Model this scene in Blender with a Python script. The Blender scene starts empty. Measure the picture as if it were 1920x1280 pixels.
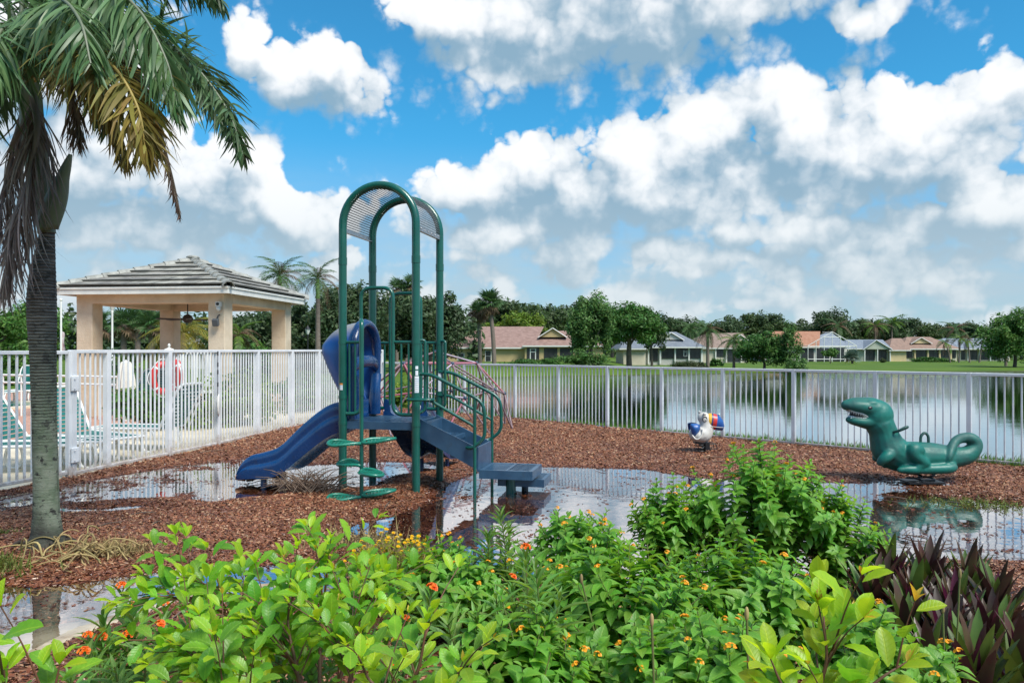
import bpy, bmesh, math, random
import numpy as np
from mathutils import Vector, Matrix, Euler, Quaternion

C = bpy.context.scene.collection
SC = bpy.context.scene
R = math.radians
rnd = random.Random(7)
rng = np.random.default_rng(7)

# ------------------------------------------------------------------ camera
EYE, FPX, CX, HY = 1.6, 1450.0, 960.0, 655.0      # eye height, focal length in photo pixels, optical axis, horizon row
cam_data = bpy.data.cameras.new('camera')
cam = bpy.data.objects.new('camera', cam_data)
C.objects.link(cam)
cam.location = (0, 0, EYE)
cam.rotation_euler = (R(90), 0, 0)
cam_data.sensor_width = 36
cam_data.lens = 36 * FPX / 1920
cam_data.shift_y = (HY - 640) / 1920
cam_data.clip_start = 0.05
cam_data.clip_end = 6000
SC.camera = cam

# ------------------------------------------------------------------ light
SUN_EL, SUN_AZ = 54.0, 136.0        # azimuth clockwise from the viewing direction (+Y)
sd = Vector((math.sin(R(SUN_AZ)) * math.cos(R(SUN_EL)), math.cos(R(SUN_AZ)) * math.cos(R(SUN_EL)), math.sin(R(SUN_EL))))
sun_data = bpy.data.lights.new('sun', 'SUN')
sun_data.energy = 3.5
sun_data.angle = R(26)
sun_data.color = (1.0, 0.95, 0.87)
sun = bpy.data.objects.new('sun', sun_data)
C.objects.link(sun)
sun.rotation_euler = (-sd).to_track_quat('-Z', 'Y').to_euler()
sun.location = sd * 50
SC.view_settings.view_transform = 'Standard'
SC.view_settings.look = 'None'
SC.view_settings.gamma = 1
SC.view_settings.exposure = 0.65
SC.view_settings.use_curve_mapping = False
SC.render.engine = 'CYCLES'
try:
    SC.cycles.use_denoising = True
    SC.cycles.denoiser = 'OPENIMAGEDENOISE'
    SC.cycles.max_bounces = 7
    SC.cycles.transparent_max_bounces = 24
    SC.cycles.caustics_reflective = False
    SC.cycles.caustics_refractive = False
    SC.cycles.sample_clamp_indirect = 6
except Exception:
    pass

# ------------------------------------------------------------------ sky: Nishita with procedural cumulus, laid out by direction
world = bpy.data.worlds.new('World')
SC.world = world
world.use_nodes = True
WT = world.node_tree
WT.nodes.clear()
world.cycles.sample_map_resolution = 512
world.cycles.sampling_method = 'MANUAL'

def nd(tree, t, **kw):
    n = tree.nodes.new(t)
    for k, v in kw.items():
        setattr(n, k, v)
    return n
def lk(tree, a, b):
    tree.links.new(a, b)
def mth(tree, op, a, b=None, c=None, clamp=False):
    n = tree.nodes.new('ShaderNodeMath')
    n.operation = op
    n.use_clamp = clamp
    for i, v in enumerate((a, b, c)):
        if v is None:
            continue
        if isinstance(v, (int, float)):
            n.inputs[i].default_value = v
        else:
            tree.links.new(v, n.inputs[i])
    return n.outputs[0]
def vmt(tree, op, a, b=None, c=None):
    n = tree.nodes.new('ShaderNodeVectorMath')
    n.operation = op
    for i, v in enumerate((a, b, c)):
        if v is None:
            continue
        if isinstance(v, (tuple, list)):
            n.inputs[i].default_value = v
        else:
            tree.links.new(v, n.inputs[i])
    return n.outputs['Value'] if op in ('DOT_PRODUCT', 'LENGTH', 'DISTANCE') else n.outputs[0]
def smooth(tree, x, lo, hi):
    n = tree.nodes.new('ShaderNodeMapRange')
    n.interpolation_type = 'SMOOTHSTEP'
    n.inputs['From Min'].default_value = lo
    n.inputs['From Max'].default_value = hi
    tree.links.new(x, n.inputs['Value'])
    return n.outputs['Result']
def mixc(tree, f, a, b):
    n = tree.nodes.new('ShaderNodeMix')
    n.data_type = 'RGBA'
    for sock, v in ((n.inputs[0], f), (n.inputs[6], a), (n.inputs[7], b)):
        if isinstance(v, (int, float)):
            sock.default_value = v
        elif isinstance(v, (tuple, list)):
            sock.default_value = (*v[:3], 1)
        else:
            tree.links.new(v, sock)
    return n.outputs[2]

# each cloud mass: photograph direction (px, py) of its centre and its angular half sizes in the same units
CLOUDS = [
    (985, 45, 250, 95), (1240, 40, 330, 95), (860, 20, 130, 60), (1610, 28, 60, 45), (930, 100, 100, 48),
    (1300, -60, 500, 90),
    (455, 95, 56, 58), (600, 150, 100, 62), (560, 130, 60, 40), (650, 130, 50, 36),
    (1130, 360, 260, 80), (1500, 310, 330, 85), (1010, 390, 230, 60), (1400, 320, 200, 80), (1650, 300, 200, 80),
    (965, 340, 130, 95), (880, 370, 110, 70), (1080, 370, 160, 80), (1190, 300, 140, 75), (1320, 260, 160, 90),
    (1470, 235, 170, 95), (1590, 280, 170, 95), (1720, 260, 140, 105), (1450, 340, 260, 60), (1100, 410, 200, 50), (1280, 385, 160, 60),
    (1900, 160, 70, 75),
    (1840, 395, 160, 70), (1560, 430, 120, 55), (1400, 448, 62, 34), (1750, 430, 140, 50),
    (1055, 485, 90, 50), (1235, 482, 100, 34), (900, 440, 140, 40),
    (500, 395, 170, 60), (330, 340, 170, 60), (450, 300, 90, 40), (250, 420, 170, 50), (560, 440, 120, 50), (60, 330, 160, 90),
    (220, 240, 150, 40), (60, 110, 190, 110), (200, 60, 90, 60),
]
# thick parts seen from below, in their own shade
BASES = [(1400, 335, 150, 42), (1530, 330, 180, 36), (1690, 345, 120, 36), (1090, 395, 150, 38), (930, 395, 90, 30), (1230, 400, 110, 30), (1180, 85, 190, 45), (980, 110, 130, 34), (860, 80, 80, 40),
         (600, 205, 90, 24), (470, 140, 50, 22), (1780, 440, 150, 36), (1560, 460, 110, 28), (330, 430, 200, 50), (480, 450, 130, 40), (150, 400, 130, 60), (1905, 195, 50, 24), (1400, 465, 50, 16), (1060, 515, 70, 22)]
def px_dir(x, y):
    a = math.atan((x - CX) / FPX)
    e = math.atan((HY - y) / math.hypot(FPX, x - CX))
    return a, e
grp = bpy.data.node_groups.new('cloud_field', 'ShaderNodeTree')
grp.interface.new_socket('P', in_out='INPUT', socket_type='NodeSocketVector')
grp.interface.new_socket('D', in_out='OUTPUT', socket_type='NodeSocketFloat')
gi = nd(grp, 'NodeGroupInput')
go = nd(grp, 'NodeGroupOutput')
acc = None
for (x, y, rx, ry) in CLOUDS:
    a, e = px_dir(x, y)
    sx, sy = FPX / rx, FPX / ry
    q = vmt(grp, 'MULTIPLY_ADD', gi.outputs[0], (sx, sy, 0), (-a * sx, -e * sy, 0))
    d2 = vmt(grp, 'DOT_PRODUCT', q, q)
    g = mth(grp, 'POWER', 0.36, d2)
    acc = g if acc is None else mth(grp, 'SMOOTH_MAX', acc, g, 0.22)
lk(grp, acc, go.inputs[0])
grp2 = bpy.data.node_groups.new('cloud_bases', 'ShaderNodeTree')
grp2.interface.new_socket('P', in_out='INPUT', socket_type='NodeSocketVector')
grp2.interface.new_socket('D', in_out='OUTPUT', socket_type='NodeSocketFloat')
gi2 = nd(grp2, 'NodeGroupInput'); go2 = nd(grp2, 'NodeGroupOutput')
acc2 = None
for (x, y, rx, ry) in BASES:
    a, e = px_dir(x, y)
    q = vmt(grp2, 'MULTIPLY_ADD', gi2.outputs[0], (FPX / rx, FPX / ry, 0), (-a * FPX / rx, -e * FPX / ry, 0))
    g = mth(grp2, 'POWER', 0.42, vmt(grp2, 'DOT_PRODUCT', q, q))
    acc2 = g if acc2 is None else mth(grp2, 'SMOOTH_MAX', acc2, g, 0.2)
lk(grp2, acc2, go2.inputs[0])

tc = nd(WT, 'ShaderNodeTexCoord')
sep = nd(WT, 'ShaderNodeSeparateXYZ')
lk(WT, tc.outputs['Generated'], sep.inputs[0])
az = mth(WT, 'ARCTAN2', sep.outputs[0], sep.outputs[1])
el = mth(WT, 'ARCSINE', sep.outputs[2])
cmb = nd(WT, 'ShaderNodeCombineXYZ')
lk(WT, az, cmb.inputs[0]); lk(WT, el, cmb.inputs[1])
def noise(tree, vec, scale, detail, rough=0.55, out='Fac', dim='3D'):
    n = tree.nodes.new('ShaderNodeTexNoise')
    n.noise_dimensions = dim
    n.inputs['Scale'].default_value = scale
    n.inputs['Detail'].default_value = detail
    n.inputs['Roughness'].default_value = rough
    if vec is not None:
        tree.links.new(vec, n.inputs['Vector'])
    return n.outputs[out]
def field(offset):
    """cloud density at the direction shifted by offset (radians)"""
    p = vmt(WT, 'ADD', cmb.outputs[0], offset)
    warp = noise(WT, p, 9.0, 2.0, 0.55, 'Color', '2D')
    w = vmt(WT, 'MULTIPLY_ADD', warp, (0.064, 0.050, 0), (-0.032, -0.025, 0))
    pw = vmt(WT, 'ADD', p, w)
    gn = nd(WT, 'ShaderNodeGroup')
    gn.node_tree = grp
    lk(WT, pw, gn.inputs[0])
    fb = noise(WT, vmt(WT, 'MULTIPLY', p, (1.0, 1.2, 1)), 14.0, 8.0, 0.60, dim='2D')
    def bil(scale, vec):
        vo = WT.nodes.new('ShaderNodeTexVoronoi'); vo.voronoi_dimensions = '2D'; vo.feature = 'F1'
        vo.inputs['Scale'].default_value = scale
        WT.links.new(vec, vo.inputs['Vector'])
        return mth(WT, 'SUBTRACT', 0.38, mth(WT, 'MULTIPLY', mth(WT, 'MULTIPLY', vo.outputs['Distance'], vo.outputs['Distance']), 1.5))   # rounded domes
    pv = vmt(WT, 'ADD', p, vmt(WT, 'MULTIPLY_ADD', noise(WT, p, 34.0, 2.0, 0.5, 'Color', '2D'), (0.022, 0.022, 0), (-0.011, -0.011, 0)))
    bb = mth(WT, 'ADD', mth(WT, 'MULTIPLY', bil(16.0, pv), 0.42), mth(WT, 'ADD', mth(WT, 'MULTIPLY', bil(37.0, pv), 0.22), mth(WT, 'MULTIPLY', bil(80.0, pv), 0.11)))
    fb = mth(WT, 'ADD', mth(WT, 'MULTIPLY', fb, 0.72), bb)   # cauliflower billows
    # the same kind of broken cumulus goes on all round, outside the part of the sky in the picture
    d3 = vmt(WT, 'ADD', tc.outputs['Generated'], offset)
    gen = noise(WT, vmt(WT, 'MULTIPLY', d3, (1, 1, 1.6)), 3.2, 3.0, 0.5)
    gen = mth(WT, 'MULTIPLY_ADD', gen, 2.6, -1.02)
    absaz = mth(WT, 'ABSOLUTE', az)
    out = mth(WT, 'MAXIMUM', smooth(WT, absaz, 0.66, 0.85), smooth(WT, el, 0.46, 0.62))
    dens = mth(WT, 'MAXIMUM', gn.outputs[0], mth(WT, 'MULTIPLY', gen, out))
    # rows of distant cumulus low over the horizon, all round
    low = noise(WT, vmt(WT, 'MULTIPLY', p, (1.0, 2.6, 1)), 5.5, 3.0, 0.55, dim='2D')
    band = mth(WT, 'MULTIPLY', smooth(WT, el, 0.0, 0.02), mth(WT, 'SUBTRACT', 1.0, smooth(WT, el, 0.10, 0.19)))
    low = mth(WT, 'MULTIPLY', mth(WT, 'MULTIPLY_ADD', low, 1.7, -0.42), band)
    dens = mth(WT, 'MAXIMUM', dens, low)
    return mth(WT, 'ADD', dens, mth(WT, 'MULTIPLY_ADD', fb, 0.95, -0.39)), fb, dens
D0, F0, G0 = field((0, 0, 0))
D1, F1, G1 = field((0.020, 0.042, 0.042))
base_f = smooth(WT, mth(WT, 'SUBTRACT', G0, G1), 0.08, -0.14)                     # crisp tops, ragged soft bases
cover = mth(WT, 'ADD', mth(WT, 'MULTIPLY', smooth(WT, D0, 0.31, 0.48), mth(WT, 'SUBTRACT', 1.0, base_f)), mth(WT, 'MULTIPLY', smooth(WT, D0, 0.22, 0.62), base_f))
lit = mth(WT, 'MULTIPLY_ADD', mth(WT, 'SUBTRACT', G0, G1), 0.75, 0.66)          # tops lit, bases in shade
lit = mth(WT, 'ADD', lit, mth(WT, 'MULTIPLY', mth(WT, 'SUBTRACT', F0, F1), 0.70))  # each billow
lit = mth(WT, 'ADD', lit, mth(WT, 'MULTIPLY_ADD', F0, 0.42, -0.17))                # hollows between billows
gb = nd(WT, 'ShaderNodeGroup'); gb.node_tree = grp2
lk(WT, vmt(WT, 'ADD', cmb.outputs[0], vmt(WT, 'MULTIPLY_ADD', noise(WT, cmb.outputs[0], 11.0, 3.0, 0.55, 'Color', '2D'), (0.07, 0.05, 0), (-0.035, -0.025, 0))), gb.inputs[0])
lit = mth(WT, 'SUBTRACT', lit, mth(WT, 'MULTIPLY', gb.outputs[0], 0.62))
lit = mth(WT, 'ADD', lit, mth(WT, 'MULTIPLY_ADD', noise(WT, cmb.outputs[0], 8.0, 3.0, 0.5, dim='2D'), 0.7, -0.36))
lit = smooth(WT, lit, -0.05, 1.05)
haze_far = smooth(WT, el, 0.24, 0.04)                                             # far clouds are seen through more air
sky = nd(WT, 'ShaderNodeTexSky')
sky.sky_type = 'NISHITA'
sky.sun_disc = False
sky.sun_elevation = R(SUN_EL)
sky.sun_rotation = R(SUN_AZ)
sky.air_density = 1.0
sky.dust_density = 0.4
sky.ozone_density = 3.0
SKY_STRENGTH = 0.12
K = 1.0 / SKY_STRENGTH
blue = vmt(WT, 'MULTIPLY', sky.outputs[0], mixc(WT, smooth(WT, el, 0.04, 0.30), (0.39, 0.60, 0.75), (0.21, 0.78, 0.92)))
# thin veil low down, then cumulus over it
veil = noise(WT, vmt(WT, 'MULTIPLY', cmb.outputs[0], (1.0, 3.2, 1)), 7.0, 4.0, 0.6, dim='2D')
veil_low = mth(WT, 'SUBTRACT', 1.0, smooth(WT, el, 0.06, 0.27))
veil_a = mth(WT, 'MULTIPLY', mth(WT, 'MULTIPLY_ADD', veil, 1.3, 0.18, clamp=True), veil_low)
veil_col = tuple(v * K for v in (0.295, 0.395, 0.46))
base = mixc(WT, mth(WT, 'MULTIPLY', veil_a, 0.95), blue, veil_col)
shade = tuple(v * K for v in (0.180, 0.285, 0.372))
white = tuple(v * K for v in (0.665, 0.675, 0.685))
ccol = mixc(WT, lit, shade, white)
ccol = mixc(WT, mth(WT, 'MULTIPLY', haze_far, 0.62), ccol, tuple(v * K for v in (0.36, 0.435, 0.475)))
full = mixc(WT, mth(WT, 'MULTIPLY', cover, 0.97), base, ccol)
ground_side = smooth(WT, el, -0.02, 0.0)
full = mixc(WT, ground_side, tuple(v * K for v in (0.25, 0.27, 0.22)), full)
bg = nd(WT, 'ShaderNodeBackground')
bg.inputs['Strength'].default_value = SKY_STRENGTH
lk(WT, full, bg.inputs['Color'])
wo = nd(WT, 'ShaderNodeOutputWorld')
lk(WT, bg.outputs[0], wo.inputs['Surface'])

# ------------------------------------------------------------------ helpers
def gp(px, py, z=0.0):
    """point of the horizontal plane z seen at photo pixel (px, py)"""
    Y = (EYE - z) * FPX / (py - HY)
    return Vector(((px - CX) / FPX * Y, Y, z))
def at(px, py, Y):
    """point at distance Y seen at photo pixel (px, py)"""
    return Vector(((px - CX) / FPX * Y, Y, EYE - (py - HY) / FPX * Y))

def sset(o, label=None, cat=None, group=None, kind=None):
    if label: o['label'] = label
    if cat: o['category'] = cat
    if group: o['group'] = group
    if kind: o['kind'] = kind
    return o
def thing(name, label, cat, loc=(0, 0, 0), rz=0.0, group=None):
    o = bpy.data.objects.new(name, None)
    o.empty_display_size = 0.2
    C.objects.link(o)
    o.location = loc
    o.rotation_euler = (0, 0, rz)
    return sset(o, label, cat, group)
def link_mesh(name, me, parent=None, loc=None, M=None):
    o = bpy.data.objects.new(name, me)
    C.objects.link(o)
    if parent is not None:
        o.parent = parent
    if loc is not None:
        o.location = loc
    if M is not None:
        o.matrix_local = M
    return o
def copy_thing(root, loc, rz, label=None, scale=None):
    r = root.copy()
    C.objects.link(r)
    r.location = loc
    r.rotation_euler = (0, 0, rz)
    if scale is not None: r.scale = (scale,) * 3 if isinstance(scale, (int, float)) else scale
    if label: r['label'] = label
    for ch in list(root.children):
        c = ch.copy(); C.objects.link(c); c.parent = r
        for g in list(ch.children):
            d = g.copy(); C.objects.link(d); d.parent = c
    return r

class MB:
    """collects shapes, then makes ONE mesh object"""
    def __init__(s):
        s.v = []; s.f = []; s.sm = []
    def add(s, verts, faces, smooth=False):
        o = len(s.v)
        s.v.extend([tuple(p) for p in verts])
        s.f.extend([tuple(i + o for i in f) for f in faces])
        s.sm.extend([smooth] * len(faces))
        return s
    def box(s, c, size, M=None):
        hx, hy, hz = size[0] / 2, size[1] / 2, size[2] / 2
        vs = [Vector((x, y, z)) for x in (-hx, hx) for y in (-hy, hy) for z in (-hz, hz)]
        if M is not None: vs = [M @ p for p in vs]
        vs = [p + Vector(c) for p in vs]
        return s.add(vs, [(0, 1, 3, 2), (4, 6, 7, 5), (0, 4, 5, 1), (2, 3, 7, 6), (0, 2, 6, 4), (1, 5, 7, 3)])
    def bbox(s, c, size, bev=0.006, M=None):
        """box with chamfered vertical and horizontal edges (bmesh bevel)"""
        bm = bmesh.new()
        bmesh.ops.create_cube(bm, size=1.0)
        for v in bm.verts: v.co = Vector((v.co.x * size[0], v.co.y * size[1], v.co.z * size[2]))
        bmesh.ops.bevel(bm, geom=list(bm.edges), offset=min(bev, min(size) * 0.4), segments=1, affect='EDGES', profile=0.5)
        bm.verts.index_update()
        vs = [v.co.copy() for v in bm.verts]
        if M is not None: vs = [M @ p for p in vs]
        s.add([p + Vector(c) for p in vs], [[v.index for v in f.verts] for f in bm.faces])
        bm.free()
        return s
    def tube(s, pts, r, n=8, caps=True, closed=False, flat=None):
        pts = [Vector(p) for p in pts]
        k = len(pts)
        rr = r if isinstance(r, (list, tuple)) else [r] * k
        tans = []
        for i in range(k):
            a = pts[(i - 1) % k] if (closed or i > 0) else pts[i]
            b = pts[(i + 1) % k] if (closed or i < k - 1) else pts[i]
            t = (b - a)
            tans.append(t.normalized() if t.length > 1e-9 else Vector((0, 0, 1)))
        t0 = tans[0]
        up = Vector((0, 0, 1)) if abs(t0.z) < 0.9 else Vector((1, 0, 0))
        nrm = (up - t0 * up.dot(t0)).normalized()
        vs = []
        for i in range(k):
            t = tans[i]
            nrm = nrm - t * nrm.dot(t)
            nrm = nrm.normalized() if nrm.length > 1e-6 else t.orthogonal().normalized()
            b = t.cross(nrm)
            for j in range(n):
                a = 2 * math.pi * j / n
                vs.append(pts[i] + (nrm * math.cos(a) + b * math.sin(a) * (flat or 1.0)) * rr[i])
        fs = []
        kk = k if closed else k - 1
        for i in range(kk):
            for j in range(n):
                a, b = i * n + j, i * n + (j + 1) % n
                c, d = ((i + 1) % k) * n + (j + 1) % n, ((i + 1) % k) * n + j
                fs.append((a, b, c, d))
        s.add(vs, fs, True)
        if caps and not closed:
            s.add(vs[:n], [tuple(range(n - 1, -1, -1))])
            s.add(vs[-n:], [tuple(range(n))])
        return s
    def lathe(s, prof, c=(0, 0, 0), n=16, M=None, caps=True):
        vs = []
        for (r, z) in prof:
            for j in range(n):
                a = 2 * math.pi * j / n
                p = Vector((r * math.cos(a), r * math.sin(a), z))
                if M is not None: p = M @ p
                vs.append(p + Vector(c))
        fs = [(i * n + j, i * n + (j + 1) % n, (i + 1) * n + (j + 1) % n, (i + 1) * n + j) for i in range(len(prof) - 1) for j in range(n)]
        s.add(vs, fs, True)
        if caps:
            s.add(vs[:n], [tuple(range(n - 1, -1, -1))])
            s.add(vs[-n:], [tuple(range(n))])
        return s
    def ball(s, c, r, n=10, m=7, M=None):
        rx, ry, rz = (r, r, r) if isinstance(r, (int, float)) else r
        vs = []
        for i in range(m + 1):
            th = math.pi * i / m
            for j in range(n):
                ph = 2 * math.pi * j / n
                p = Vector((rx * math.sin(th) * math.cos(ph), ry * math.sin(th) * math.sin(ph), rz * math.cos(th)))
                if M is not None: p = M @ p
                vs.append(p + Vector(c))
        fs = []
        for i in range(m):
            for j in range(n):
                a, b, c2, d = i * n + j, (i + 1) * n + j, (i + 1) * n + (j + 1) % n, i * n + (j + 1) % n
                if i == 0: fs.append((a, b, c2))
                elif i == m - 1: fs.append((a, b, d))
                else: fs.append((a, b, c2, d))
        return s.add(vs, fs, True)
    def prism(s, poly, d0, d1, axis='y'):
        """extrude a 2D outline (x,z) along y, or (y,z) along x, or (x,y) along z"""
        def p3(p, d):
            return (p[0], d, p[1]) if axis == 'y' else (d, p[0], p[1]) if axis == 'x' else (p[0], p[1], d)
        n = len(poly)
        vs = [p3(p, d0) for p in poly] + [p3(p, d1) for p in poly]
        fs = [tuple(range(n)), tuple(range(2 * n - 1, n - 1, -1))] + [(i, (i + 1) % n, n + (i + 1) % n, n + i) for i in range(n)]
        return s.add(vs, fs)
    def grid(s, rows, smooth=True):
        """rows of equal length -> quad strip surface"""
        n = len(rows[0])
        vs = [p for r in rows for p in r]
        fs = [(i * n + j, i * n + j + 1, (i + 1) * n + j + 1, (i + 1) * n + j) for i in range(len(rows) - 1) for j in range(n - 1)]
        return s.add(vs, fs, smooth)
    def mesh(s, name, m):
        me = bpy.data.meshes.new(name)
        me.from_pydata(s.v, [], s.f)
        me.polygons.foreach_set('use_smooth', s.sm)
        for mm in (m if isinstance(m, (list, tuple)) else [m]):
            me.materials.append(mm)
        me.update()
        return me
    def build(s, name, m, parent=None, loc=None, fixn=False):
        me = s.mesh(name, m)
        if fixn:
            bm = bmesh.new(); bm.from_mesh(me)
            bmesh.ops.remove_doubles(bm, verts=bm.verts, dist=1e-5)
            bmesh.ops.recalc_face_normals(bm, faces=bm.faces)
            bm.to_mesh(me); bm.free()
        return link_mesh(name, me, parent, loc)

def np_mesh(name, V, F, m, smooth=False):
    """V (n,3), F (m,k) numpy -> mesh, fast"""
    me = bpy.data.meshes.new(name)
    V = np.ascontiguousarray(V, dtype=np.float32)
    F = np.ascontiguousarray(F, dtype=np.int32)
    k = F.shape[1]
    me.vertices.add(len(V)); me.vertices.foreach_set('co', V.ravel())
    me.loops.add(F.size); me.loops.foreach_set('vertex_index', F.ravel())
    me.polygons.add(len(F))
    me.polygons.foreach_set('loop_start', np.arange(0, F.size, k, dtype=np.int32))
    try:
        me.polygons.foreach_set('loop_total', np.full(len(F), k, dtype=np.int32))
    except Exception:
        pass
    me.polygons.foreach_set('use_smooth', np.full(len(F), smooth, dtype=bool))
    for mm in (m if isinstance(m, (list, tuple)) else [m]):
        me.materials.append(mm)
    me.update(calc_edges=True)
    me.validate()
    return me

def smooth_path(pts, per=6, closed=False):
    """Catmull-Rom through the points"""
    P = [Vector(p) for p in pts]
    n = len(P)
    out = []
    for i in range(n if closed else n - 1):
        p0 = P[(i - 1) % n] if (closed or i > 0) else P[0] * 2 - P[1]
        p1, p2 = P[i], P[(i + 1) % n]
        p3 = P[(i + 2) % n] if (closed or i + 2 < n) else P[-1] * 2 - P[-2]
        for k in range(per):
            t = k / per
            out.append(0.5 * ((2 * p1) + (p2 - p0) * t + (2 * p0 - 5 * p1 + 4 * p2 - p3) * t * t + (3 * p1 - p0 - 3 * p2 + p3) * t ** 3))
    if not closed: out.append(P[-1])
    return out
def fillet(pts, r, seg=5, closed=False):
    """polyline with rounded corners, for bent pipes"""
    P = [Vector(p) for p in pts]
    n = len(P)
    out = [] if closed else [P[0]]
    for i in range(0 if closed else 1, n if closed else n - 1):
        a, b, c = P[(i - 1) % n], P[i], P[(i + 1) % n]
        u, w = (a - b), (c - b)
        rr = min(r, u.length * 0.49, w.length * 0.49)
        u.normalize(); w.normalize()
        ang = u.angle(w)
        if ang > math.pi - 0.02:
            out.append(b); continue
        p, q = b + u * rr, b + w * rr
        for k in range(seg + 1):
            t = k / seg
            out.append((1 - t) ** 2 * p + 2 * t * (1 - t) * b + t * t * q)
    if not closed: out.append(P[-1])
    return out

# numpy noise
def vnoise(x, y, seed=0):
    xi, yi = np.floor(x).astype(np.int64), np.floor(y).astype(np.int64)
    xf, yf = x - xi, y - yi
    def h(a, b):
        n = (a * 374761393 + b * 668265263 + seed * 974634541) & 0xffffffff
        n = ((n ^ (n >> 13)) * 1274126177) & 0xffffffff
        return ((n ^ (n >> 16)) & 0xffff) / 65535.0
    u, v = xf * xf * (3 - 2 * xf), yf * yf * (3 - 2 * yf)
    return (h(xi, yi) * (1 - u) + h(xi + 1, yi) * u) * (1 - v) + (h(xi, yi + 1) * (1 - u) + h(xi + 1, yi + 1) * u) * v
def fbm(x, y, seed=0, octv=4):
    s, a, t = 0, 0.5, 0
    for o in range(octv):
        s = s + a * vnoise(x * 2 ** o, y * 2 ** o, seed + o); t += a; a *= 0.5
    return s / t
def sstep(x, lo, hi):
    t = np.clip((x - lo) / (hi - lo), 0, 1)
    return t * t * (3 - 2 * t)
def poly_sd(px, py, poly):
    """signed distance to a closed outline, positive inside"""
    P = np.array([(p[0], p[1]) for p in poly])
    d = np.full(px.shape, 1e9); ins = np.zeros(px.shape, bool)
    for i in range(len(P)):
        a, b = P[i], P[(i + 1) % len(P)]
        e = b - a
        t = np.clip(((px - a[0]) * e[0] + (py - a[1]) * e[1]) / (e @ e + 1e-12), 0, 1)
        d = np.minimum(d, np.hypot(px - a[0] - t * e[0], py - a[1] - t * e[1]))
        cr = ((a[1] > py) != (b[1] > py))
        xx = (b[0] - a[0]) * (py - a[1]) / (b[1] - a[1] + 1e-12) + a[0]
        ins ^= cr & (px < xx)
    return np.where(ins, d, -d)

# ------------------------------------------------------------------ materials
def pm(name, col, col2=None, scale=6.0, rough=0.5, bump=0.0, bscale=None, spec=0.5, metal=0.0, detail=5.0, lo=0.35, hi=0.65,
       stretch=(1, 1, 1), coat=0.0, rvar=0.0, ior=1.5, hue_rand=0.0, trans=0.0, trans_col=None, island=False, rough2=None):
    m = bpy.data.materials.new(name)
    m.use_nodes = True
    t = m.node_tree
    b = t.nodes['Principled BSDF']
    b.inputs['Roughness'].default_value = rough
    b.inputs['Metallic'].default_value = metal
    b.inputs['IOR'].default_value = ior
    b.inputs['Specular IOR Level'].default_value = spec
    if coat: b.inputs['Coat Weight'].default_value = coat
    cs = None
    co = nd(t, 'ShaderNodeTexCoord').outputs['Object']
    if stretch != (1, 1, 1): co = vmt(t, 'MULTIPLY', co, stretch)
    if col2 is not None:
        f = noise(t, co, scale, detail, 0.6)
        f = smooth(t, f, lo, hi)
        cs = mixc(t, f, col, col2)
        if rough2 is not None:
            lk(t, mth(t, 'MULTIPLY_ADD', f, rough2 - rough, rough), b.inputs['Roughness'])
    if hue_rand > 0:
        rv = mth(t, 'ADD', nd(t, 'ShaderNodeObjectInfo').outputs['Random'], nd(t, 'ShaderNodeNewGeometry').outputs['Random Per Island'])
        rv = mth(t, 'FRACT', rv)
        hs = nd(t, 'ShaderNodeHueSaturation')
        lk(t, mth(t, 'MULTIPLY_ADD', rv, 0.06 * hue_rand, 0.5 - 0.03 * hue_rand), hs.inputs['Hue'])
        rv2 = mth(t, 'FRACT', mth(t, 'MULTIPLY', rv, 7.31))
        lk(t, mth(t, 'MULTIPLY_ADD', rv2, 0.9 * hue_rand, 1 - 0.45 * hue_rand), hs.inputs['Value'])
        if cs is None: hs.inputs['Color'].default_value = (*col, 1)
        else: lk(t, cs, hs.inputs['Color'])
        cs = hs.outputs[0]
    if cs is None: b.inputs['Base Color'].default_value = (*col, 1)
    else: lk(t, cs, b.inputs['Base Color'])
    if bump > 0:
        bn = nd(t, 'ShaderNodeBump')
        bn.inputs['Strength'].default_value = bump
        bn.inputs['Distance'].default_value = 0.02
        lk(t, noise(t, co, bscale or scale * 4, 6.0, 0.6), bn.inputs['Height'])
        lk(t, bn.outputs[0], b.inputs['Normal'])
    if trans > 0:
        tr = nd(t, 'ShaderNodeBsdfTranslucent')
        tcol = trans_col or tuple(min(1, c * 1.5) for c in col)
        if cs is not None:
            lk(t, vmt(t, 'MULTIPLY', cs, tuple(tcol[i] / max(col[i], 1e-3) for i in range(3))), tr.inputs['Color'])
        else:
            tr.inputs['Color'].default_value = (*tcol, 1)
        mx = nd(t, 'ShaderNodeMixShader')
        mx.inputs[0].default_value = trans
        lk(t, b.outputs[0], mx.inputs[1]); lk(t, tr.outputs[0], mx.inputs[2])
        lk(t, mx.outputs[0], t.nodes['Material Output'].inputs['Surface'])
    return m

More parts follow.
